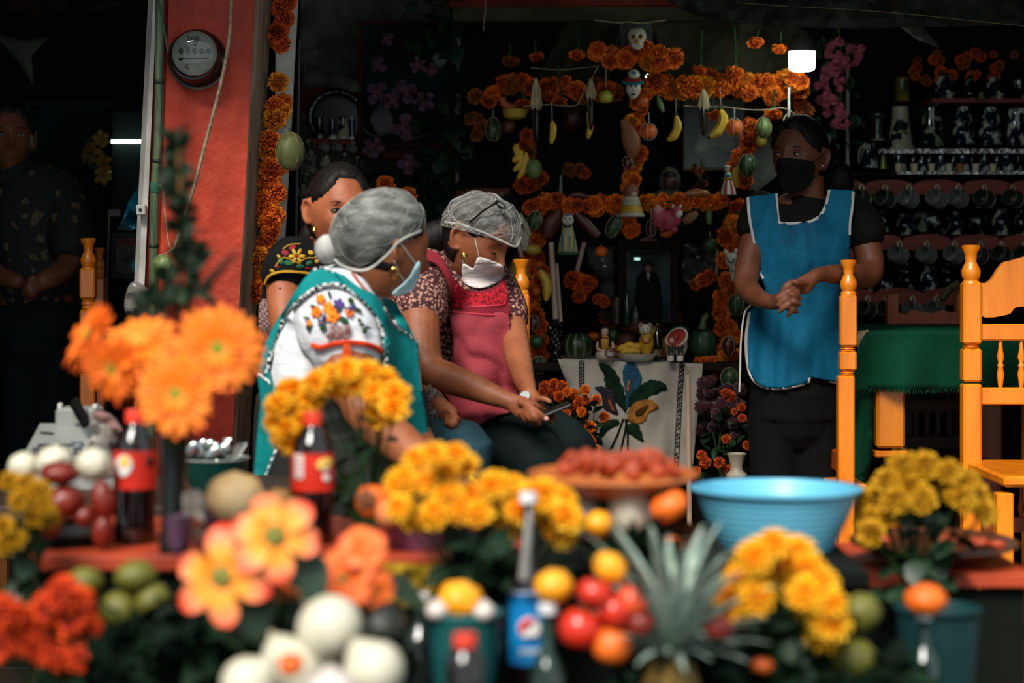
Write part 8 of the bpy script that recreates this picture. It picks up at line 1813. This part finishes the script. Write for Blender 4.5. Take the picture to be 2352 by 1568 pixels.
for x, y, r in ((150, 1365, 44), (190, 1385, 40), (115, 1395, 42), (70, 1430, 42), (15, 1405, 44), (45, 1465, 42), (165, 1425, 36), (130, 1500, 38), (182, 1510, 34), (95, 1490, 36), (200, 1440, 34), (0, 1480, 40), (150, 1530, 30)):
    c = P(x, y, 2.7+rnd(-.05, .05)); inst('flower_head', mg_mesh(random.randrange(3), 4), c, dir_rot(cam_dir(), rnd(0, 6)), S(r, 2.7), t); e = P(110+rnd(-20, 20), 1700, 2.72); obj('stem', MB().tube([c+Vector((0, .015, 0)), c*.5+e*.5+Vector((0, .03, .01)), e], .0025, 6), m_stem, t)
# artificial lilies
m_lil = Mrad('orange_cream_petal', [(.1, '#c9801c'), (.3, '#f88a14'), (.55, '#ff9e2e'), (.76, '#ff8e62'), (1.0, '#f02e14')], rough=.55, jit=.09); m_lil2 = Mrad('coral_petal', [(.1, '#e06a14'), (.4, '#f4621e'), (.7, '#f8803a'), (1.0, '#ee3f26')], rough=.55, jit=.09)
LL = [lily_mb(11, 6, .27, .08).mesh('petals', m_lil), lily_mb(12, 6, .3, .1).mesh('petals', m_lil), lily_mb(13, 6, .4, .14).mesh('petals', m_lil2)]
m_olv = M('olive_centre', '#8a8440', '#5f5f2c', scale=20, rough=.7)
LC = MB().ell((0, 0, .05), (.25, .25, .14), seg=16, rings=8).mesh('centre', m_olv)
for x, y, r, d, v, lb in ((512, 1325, 118, (-.1, -1, .1), 0, 'big orange and cream artificial lily, lowest of the group'), (630, 1232, 112, (.15, -1, .35), 1, 'big orange and cream artificial lily below the beige melon'), (835, 1262, 62, (.3, -1, .5), 2, 'small coral artificial lily at the top right of the group'), (790, 1330, 84, (-.3, -1, .2), 2, 'coral artificial lily above the largest onion'), (862, 1355, 52, (.4, -1, -.1), 2, 'small coral bloom right of the group, near the yellow cloth'), (660, 1330, 60, (.1, -1, -.4), 2, 'shaded coral bloom behind the two big lilies')):
    c = P(x, y, 2.5 if v != 2 else 2.62); t = thing('artificial_lily', lb, 'flower', c, 'artificial lilies in the left foreground'); e = dir_rot(d, rnd(0, 6)); s = S(r, c.y)
    inst('petals', LL[v], c, e, s, t); inst('centre', LC, c, e, s*(1 if v < 2 else .7), t); dv = Vector(d).normalized()
    b_ = Vector((X(680, 2.75), 2.75, .46)); obj('stem', MB().tube([c-dv*.01, c-dv*.06, c*.5+b_*.5+Vector((0, .02, 0)), b_], .004, 6), m_stem, t)
    for k in range(3): leaf_at(LEAFW, c-dv*.04+Vector((rnd(-.03, .03), 0, rnd(-.04, 0))), (rnd(-1, 1), rnd(-.6, .3), rnd(-1, .2)), .07, t)
# vegetables and fruit
onion(757, 1442, 78, 2.5, 'largest white onion, upright at the top of the front pile', 2.4)
onion(858, 1540, 72, 2.42, 'white onion at the lower right of the front pile', -.6)
onion(672, 1545, 84, 2.5, 'white onion behind the small orange fruit in the front pile', -.5)
onion(572, 1572, 66, 2.42, 'white onion at the lower left of the front pile', .8)
garlicky(760, 1590, 60, 2.36, 'pinkish white onion at the bottom centre of the front pile')
ft('small orange fruit resting on the front white onions', 668, 1525, 30, 30, 2.36, m_orange)
for x, y, r, lb in ((55, 1070, 36, 'leftmost white onion behind the dim yellow flowers'), (128, 1062, 44, 'white onion behind the dark red tomato at the left'), (216, 1066, 42, 'white onion just left of the first cola bottle')): ft(lb, x, y, r, r*.9, 3.32 if x != 216 else 3.2, M('white_onion_skin', '#dcd6c0'), 'lump', .2, 'onion', None, 'vegetable')
for x, y, rx, ry, rot, lb in ((138, 1086, 45, 27, .1, 'dark red plum tomato lying on top of the left pile'), (150, 1152, 44, 40, 0, 'dark round tomato in the middle of the left pile'), (238, 1148, 29, 46, -.25, 'long shiny red plum tomato beside the first cola bottle'), (236, 1218, 24, 38, .1, 'small red plum tomato at the bottom right of the left pile'), (195, 1185, 26, 24, 0, 'small dark tomato between the others of the left pile'), (110, 1205, 34, 30, 0, 'dark tomato at the bottom of the left pile')):
    ft(lb, x, y, rx, ry, 3.15, m_tomd, 'lump', rot, 'tomato', .1, 'vegetable')
bk_ = thing('basket', 'black low basket under the left pile of tomatoes', 'basket', P(155, 1265, 3.25)); u = S(1, 3.25); c0 = P(155, 1268, 3.25)
obj('basket_body', MB().lathe([(0, 0), (u*95, 0), (u*108, u*50), (u*104, u*50), (u*90, u*6), (0, u*6)], c0, 32, fn=lambda q, a: q*(1+.01*math.sin(a*24))), m_cab, bk_)
ft('large beige melon in the purple bowl right of the vase', 542, 1142, 68, 58, 3.1, M('beige_melon_rind', '#f0cd98', '#d2a060', scale=5, rough=.6, bump=.3, c3='#e8bc80'), 'lump', .2, 'melon')
ft('smaller brownish melon behind the beige melon', 638, 1156, 38, 36, 3.2, M('brown_melon_rind', '#a97a38', '#7c5522', scale=6, rough=.6), 'lump', 0, 'melon')
m_pur = M('purple_plastic', '#7b4a66', '#5f3650', scale=4, rough=.35); m_purd = M('dim_purple_plastic', '#5d3c52', '#472c3e', scale=4, rough=.4)
def bowl(label, x, yt, yb, wt_, wb, Y, mat, name='bowl', ribs=0, rimm=None):
    c = P(x, yb, Y); H = P(x, yt, Y).z-c.z; R1, R0 = S(wt_/2, Y), S(wb/2, Y); t = thing(name, label, 'bowl', c)
    pr = [(0, 0), (R0*.95, 0), (R0, H*.03)]+[(R0+(R1*.95-R0)*(i/20)**.8+(.0012*math.sin(i*math.pi) if not ribs else .0011*(1 if i % 2 else -1)), H*(.04+.90*i/20)) for i in range(21)]+[(R1, H*.96), (R1*1.0, H), (R1*.965, H*1.0), (R1*.93, H*.94), (R0*.97, H*.06), (0, H*.05)]
    obj('bowl_body', MB().lathe(pr, c, 56), mat, t, ang=25 if ribs else 45)
    obj('rim', MB().lathe([(R1*.975, H*.955), (R1*1.012, H*.975), (R1*1.012, H*1.0), (R1*.975, H*1.015)], c, 56), rimm or mat, t); return t
bowl('purple bowl under the beige melon', 545, 1180, 1268, 170, 110, 3.15, m_purd)
bowl('purple bowl with oranges behind the middle yellow flowers', 985, 1190, 1285, 235, 120, 3.2, m_pur)
bowl('small purple cup beside the vase', 408, 1184, 1262, 62, 38, 2.98, m_purd, 'cup')
ft('orange with a brown scar on its left face in the purple bowl', 857, 1150, 41, 41, 3.15, m_porg); ob = bpy.data.objects['fruit.016'] if 'fruit.016' in bpy.data.objects else None
sc_ = obj('scar', MB().lathe([(0, .002), (S(18, 3.12), 0), (S(26, 3.12), -.004)], P(843, 1144, 3.15)+Vector((0, -S(40, 3.15), 0)), 12, rot=(math.pi/2, 0, -.3), fn=lambda q, a: q*(1+.15*math.sin(a*5))), M('brown_scar', '#8f5a3c', '#6a3f2a', scale=40, rough=.8), [o for o in COL.objects if o.get('label') == 'orange with a brown scar on its left face in the purple bowl'][0])
ft('paler orange behind the yellow flowers in the purple bowl', 897, 1178, 36, 36, 3.12, M('pale_orange_peel', '#e88a50', '#c8683a', scale=6, rough=.45)); ft('orange at the back of the purple bowl', 1000, 1178, 40, 38, 3.25, m_orange)
crumple(sp2([(425, 1130), (455, 1125), (470, 1150), (468, 1185), (478, 1215), (465, 1255), (440, 1250), (430, 1200), (420, 1165)]), 3.05, m_bag, 'plastic_bag', 'small clear plastic bag between the purple cup and the beige melon', 'bag', .05, .06, 8, seed=9)
ft('dark avocado right of the largest onion', 882, 1440, 58, 58, 2.62, m_avo, 'pear', .2, 'avocado')
for x, y, rx, ry, lb in ((312, 1322, 48, 36, 'upper green guava in the dark left heap'), (274, 1402, 46, 46, 'front green guava beside the red-orange marigolds'), (352, 1380, 42, 42, 'dim green guava behind the front one'), (195, 1335, 42, 34, 'very dim green guava above the red-orange marigolds')): ft(lb, x, y, rx, ry, 2.8, m_lime, 'lump')
for x, y, rx, ry, lb in ((1978, 1405, 46, 44, 'green guava at the right of the yellow flowers over the basin'), (1958, 1510, 56, 46, 'green guava low in the right foreground')): ft(lb, x, y, rx, ry, 2.75, m_lime, 'lump')
for x, y, rx, ry, m_, nm, lb in ((1332, 1442, 50, 50, m_tom, 'tomato', 'red tomato with pale star, lower left of the tomato heap'), (1366, 1360, 42, 34, m_tom, 'tomato', 'red tomato at the top of the tomato heap'), (1412, 1402, 40, 38, m_tom, 'tomato', 'red tomato in the middle of the tomato heap'), (1452, 1380, 38, 38, M('orange_red_tomato', '#e2502a', '#c83c1a', rough=.25), 'tomato', 'orange-red tomato beside the pineapple leaves'), (1405, 1482, 46, 44, m_porg, 'fruit', 'orange at the foot of the tomato heap'), (1470, 1430, 34, 32, m_tomd, 'tomato', 'shaded tomato behind the pineapple leaves'), (1650, 1440, 34, 30, m_tomd, 'tomato', 'shaded tomato right of the pineapple leaves')):
    ft(lb, x, y, rx, ry, 2.6, m_, 'dent', .2, nm, .1, 'fruit' if nm == 'fruit' else 'vegetable')
for x, y, rx, ry, Y, rot, lb in ((1402, 1304, 42, 34, 2.62, .7, 'lumpy yellow fruit on top of the tomato heap'), (1272, 1345, 44, 38, 2.6, 0, 'yellow fruit balanced over the green bottle cap'), (1060, 1378, 54, 44, 2.7, .4, 'large yellow fruit with a dark eye on the teal cup'), (1375, 1202, 34, 30, 3.0, 0, 'yellow fruit on the lower brown plate'), (1545, 1258, 38, 26, 3.0, 0, 'orange fruit behind the pineapple leaves'), (2127, 1376, 48, 36, 2.78, 0, 'single orange fruit over the bottle at the right')): ft(lb, x, y, rx, ry, Y, m_ten if x < 1500 else m_porg, 'lump', rot, stem=.05)
obj('dark_eye', MB().ell(P(1092, 1382, 2.7)+Vector((0, -S(40, 2.7), 0)), (.006, .003, .005)), M('dark_spot', '#4a2a0c', rough=.9), [o for o in COL.objects if o.get('label') == 'large yellow fruit with a dark eye on the teal cup'][0])
ft('orange-red fruit low between the flowers and the pineapple', 1752, 1528, 26, 20, 2.7, m_orange2)
m_tcup = M('teal_plastic', '#1c5e5e', '#124646', scale=5, rough=.35)
bowl('teal plastic cup holding garlic and a yellow fruit', 1065, 1402, 1585, 182, 140, 2.72, m_tcup, 'cup', rimm=M('teal_rim', '#3c8684', rough=.35))
garlicky(1003, 1402, 26, 2.68, 'white garlic at the left of the teal cup'); garlicky(1112, 1404, 26, 2.68, 'white garlic at the right of the teal cup')
bowl('dark teal pot at the right under the single orange fruit', 2155, 1392, 1620, 200, 150, 3.0, M('dark_teal_plastic', '#123c3c', '#0c2a2b', scale=5, rough=.4), 'pot')
# plates
m_clay = M('clay_plate', '#c8743c', '#a5552a', scale=5, rough=.35, c3='#b8652f'); m_clayd = M('brown_clay_plate', '#5a3018', '#3c1f10', scale=5, rough=.35)
def plate(label, x, y, wd, Y, mat, tilt=.0, h=.03, contents=None):
    c = P(x, y, Y); R = S(wd/2, Y); t = thing('plate', label, 'plate', c-Vector((0, 0, h)))
    obj('plate_body', MB().lathe([(0, -h), (R*.5, -h), (R*.6, -h*.9), (R*.9, -.006), (R, 0), (R*.995, .004), (R*.9, 0), (R*.55, -h*.75), (0, -h*.75)], c, 56, rot=(tilt, 0, 0)), mat, t); return t
plate('wide orange clay plate heaped with candied pumpkin', 1408, 1090, 392, 3.1, m_clay, .02)
m_candy = M('candied_pumpkin', '#9c2e10', '#641a08', scale=30, rough=.55, bump=.6, bscale=60, c3='#b04218')
for i, (x, y, r) in enumerate(((1320, 1062, 27), (1348, 1070, 24), (1378, 1058, 26), (1408, 1064, 27), (1435, 1055, 25), (1466, 1062, 28), (1500, 1055, 26), (1528, 1070, 24), (1298, 1076, 20), (1550, 1080, 18), (1345, 1052, 20), (1488, 1048, 20), (1395, 1080, 22), (1455, 1082, 22), (1510, 1082, 20))):
    o = obj('candied_pumpkin', MB().ell(P(x, y, 3.08+rnd(-.05, .05)), (S(r, 3.1), S(r, 3.1), S(r*.85, 3.1)), rot=(rnd(0, 1), rnd(0, 1), 0), fn=lambda q, d, s=i: q*(1+.3*mnoise.noise(d*1.8+Vector((s*3, 0, 0))))), m_candy); tag(o, '%s piece of red candied pumpkin from the left on the orange clay plate' % ORD[i], 'sweet', 'candied pumpkin pieces')
pd = thing('clay_pot', 'dark clay pot propping up the plate of candied pumpkin', 'pot', P(1420, 1255, 3.3)); obj('pot_body', MB().lathe([(0, 0), (.05, 0), (.06, .04), (.045, .09), (.05, P(0, 1125, 3.3).z-P(0, 1255, 3.3).z)], P(1420, 1255, 3.3), 24), m_cab, pd)
plate('dark brown clay plate under the onions, below the candied pumpkin', 1455, 1220, 330, 3.05, m_clayd, .03, .03)
onion(1442, 1178, 62, 3.05, 'big white onion lying on the lower brown plate', 1.4, 46); garlicky(1335, 1178, 44, 3.08, 'pinkish garlic bulb on the lower brown plate')
ft('bright persimmon-like orange fruit at the right of the lower brown plate', 1537, 1162, 46, 36, 3.0, m_porg, 'dent', -.45, stem=.1)
plate('red-brown clay plate at the right behind the duller yellow flowers', 2145, 1245, 385, 3.5, m_clayd, .03, .03)
for i, (x, y, r) in enumerate(((1990, 1236, 24), (2030, 1238, 22), (2160, 1238, 26), (2205, 1242, 24), (2250, 1246, 26), (2290, 1250, 20))): o = obj('candied_pumpkin', MB().ell(P(x, y, 3.5), (S(r, 3.5), S(r, 3.5), S(r*.55, 3.5)), fn=lambda q, d, s=i: q*(1+.3*mnoise.noise(d*2+Vector((s*5, 0, 0))))), m_candy); tag(o, '%s dim candied piece from the left on the right-hand clay plate' % ORD[i], 'sweet', 'candied pieces on the right plate')
t = table('side_table', 'dim red low table carrying the right-hand clay plate', X(1940, 3.5), X(2330, 3.5), 3.36, 3.75, P(0, 1290, 3.5).z, 0, m_redb)
st = thing('stool', 'red stool partly seen between the yellow flowers at the right', 'stool', P(1980, pxfloor(4.2), 4.2)); zt_ = P(0, 1300, 4.2).z
obj('stool_seat', MB().box((X(1985, 4.2), 4.2, zt_), (S(110, 4.2), .2, .025), b=.004), m_redb, st)
for x in (1945, 2025):
    for dy in (-.07, .07): obj('leg', MB().box((X(x, 4.2), 4.2+dy, zt_/2), (.03, .03, zt_-.02)), m_redb, st)
# blue basin
m_bb = M('sky_blue_plastic', '#6cbcd8', '#58a8c6', scale=4, rough=.35)
bb_ = bowl('large sky-blue ribbed plastic basin behind the yellow flowers', 1783, 1118, 1282, 392, 225, 3.35, m_bb, 'basin', 1)
# pineapple
pt = thing('pineapple', 'pineapple with large grey-green spiky crown in the right foreground', 'fruit', P(1542, 1700, 2.65)); c0 = P(1542, 1600, 2.65); u = S(1, 2.65)
m_pine = M('pineapple_skin', '#8a6a20', '#4a3c14', kind='voronoi', scale=60, rough=.6, bump=.8); m_pl = M('pineapple_leaf', '#a3b0a4', '#6a7d70', scale=5, rough=.5, stretch=(3, 3, .5), c3='#8b9c8e')
obj('flesh', MB().ell(c0, (u*70, u*70, u*100), seg=32, rings=20, fn=lambda q, d: q*(1+.03*math.sin(math.atan2(d.y, d.x)*9+d.z*14))), m_pine, pt)
PL = MB(); rows = []
for i in range(9):
    tt = i/8; w_ = .10*(1-tt)**.7+.004; z_ = -.22*tt**2.2; rows.append(((-w_, tt, z_+w_*.5), (0, tt, z_), (w_, tt, z_+w_*.5)))
PLM = PL.petal(Matrix.Identity(4), rows).mesh('crown_leaf', m_pl); b0 = P(1542, 1500, 2.65)
for i in range(64):
    a = i*2.4; el = .15+.85*(i/64); l = u*(150+150*(i/64)**.8)*rnd(.85, 1.1); sp_r = (1.15-el)*1.3
    d = Vector((math.cos(a)*sp_r, math.sin(a)*sp_r, el*1.15)); qd = d.to_track_quat('Y', 'Z')
    inst('crown_leaf', PLM, b0+Vector((math.cos(a)*u*18, math.sin(a)*u*18, u*(i*.5))), qd.to_euler(), l, pt)
# yellow printed cloth, foliage, candle
yc = obj('cloth', flatpiece([(880, 1292), (960, 1296), (1052, 1294), (1046, 1330), (1010, 1360), (985, 1392), (930, 1396), (890, 1380)], 3.05, 10, .02, .02), M('mustard_cloth', '#a8861c', '#8a6c12', scale=8, rough=.85)); solid(yc, .003); tag(yc, 'mustard yellow cloth with black line pattern hanging from the red table edge', 'cloth')
kb = MB()
for p in ([(900, 1315), (925, 1312), (935, 1300), (950, 1296)], [(900, 1326), (928, 1322), (940, 1308), (966, 1312), (972, 1330), (960, 1350)], [(915, 1330), (912, 1350), (925, 1368), (950, 1366)], [(990, 1296), (992, 1312), (985, 1330)], [(1015, 1310), (1030, 1306), (1040, 1316)]): kb.tube([v-Vector((0, .022, 0)) for v in pxs(p, 3.05, 4)], .0014, 5)
obj('line_pattern', kb, m_kth, yc)
m_fol = M('dark_green_foliage', '#16301a', '#0a170e', scale=8, rough=.7)
foliage('foliage', [(330, 1500, 250, 90), (480, 1480, 120, 100), (560, 1450, 130, 70)], m_fol, 'dark green leaves filling the lower left of the offering', 160, .06, 2.78, 'foliage', 1)
foliage('foliage', [(1120, 1310, 40, 50), (1050, 1470, 80, 70), (930, 1530, 60, 60)], m_fol, 'dark green leaves around the teal cup', 90, .05, 2.95, 'foliage', 2)
foliage('foliage', [(1560, 1560, 130, 70), (1750, 1540, 150, 70), (1950, 1570, 150, 60), (1480, 1300, 60, 40), (1850, 1480, 80, 60)], m_fol, 'dark green leaves under the pineapple and right flowers', 120, .06, 2.85, 'foliage', 3)
fm = thing('candle', 'tiny lit candle glimpsed under the plate of candied pumpkin', 'candle', P(1366, 1150, 5.9)); obj('wax', MB().lathe([(0, 0), (.012, 0), (.012, .02), (0, .02)], P(1366, 1158, 5.9), 12), m_candle, fm); obj('flame', MB().lathe([(0, 0), (.004, .004), (.005, .008), (.002, .016), (0, .022)], P(1366, 1142, 5.9), 10), M('flame', '#ffc860', emit=6, kind='flat'), fm)
so = thing('stool', 'low dark stool behind the table carrying a tiny candle', 'stool', P(1366, pxfloor(5.9), 5.9)); z6 = P(0, 1158, 5.9).z
obj('stool_seat', MB().box((X(1366, 5.9), 5.9, z6-.012), (.2, .2, .024), b=.004), m_shelfd, so)
for dx in (-.08, .08):
    for dy in (-.08, .08): obj('leg', MB().box((X(1366, 5.9)+dx, 5.9+dy, z6/2-.012), (.025, .025, z6-.02)), m_shelfd, so)
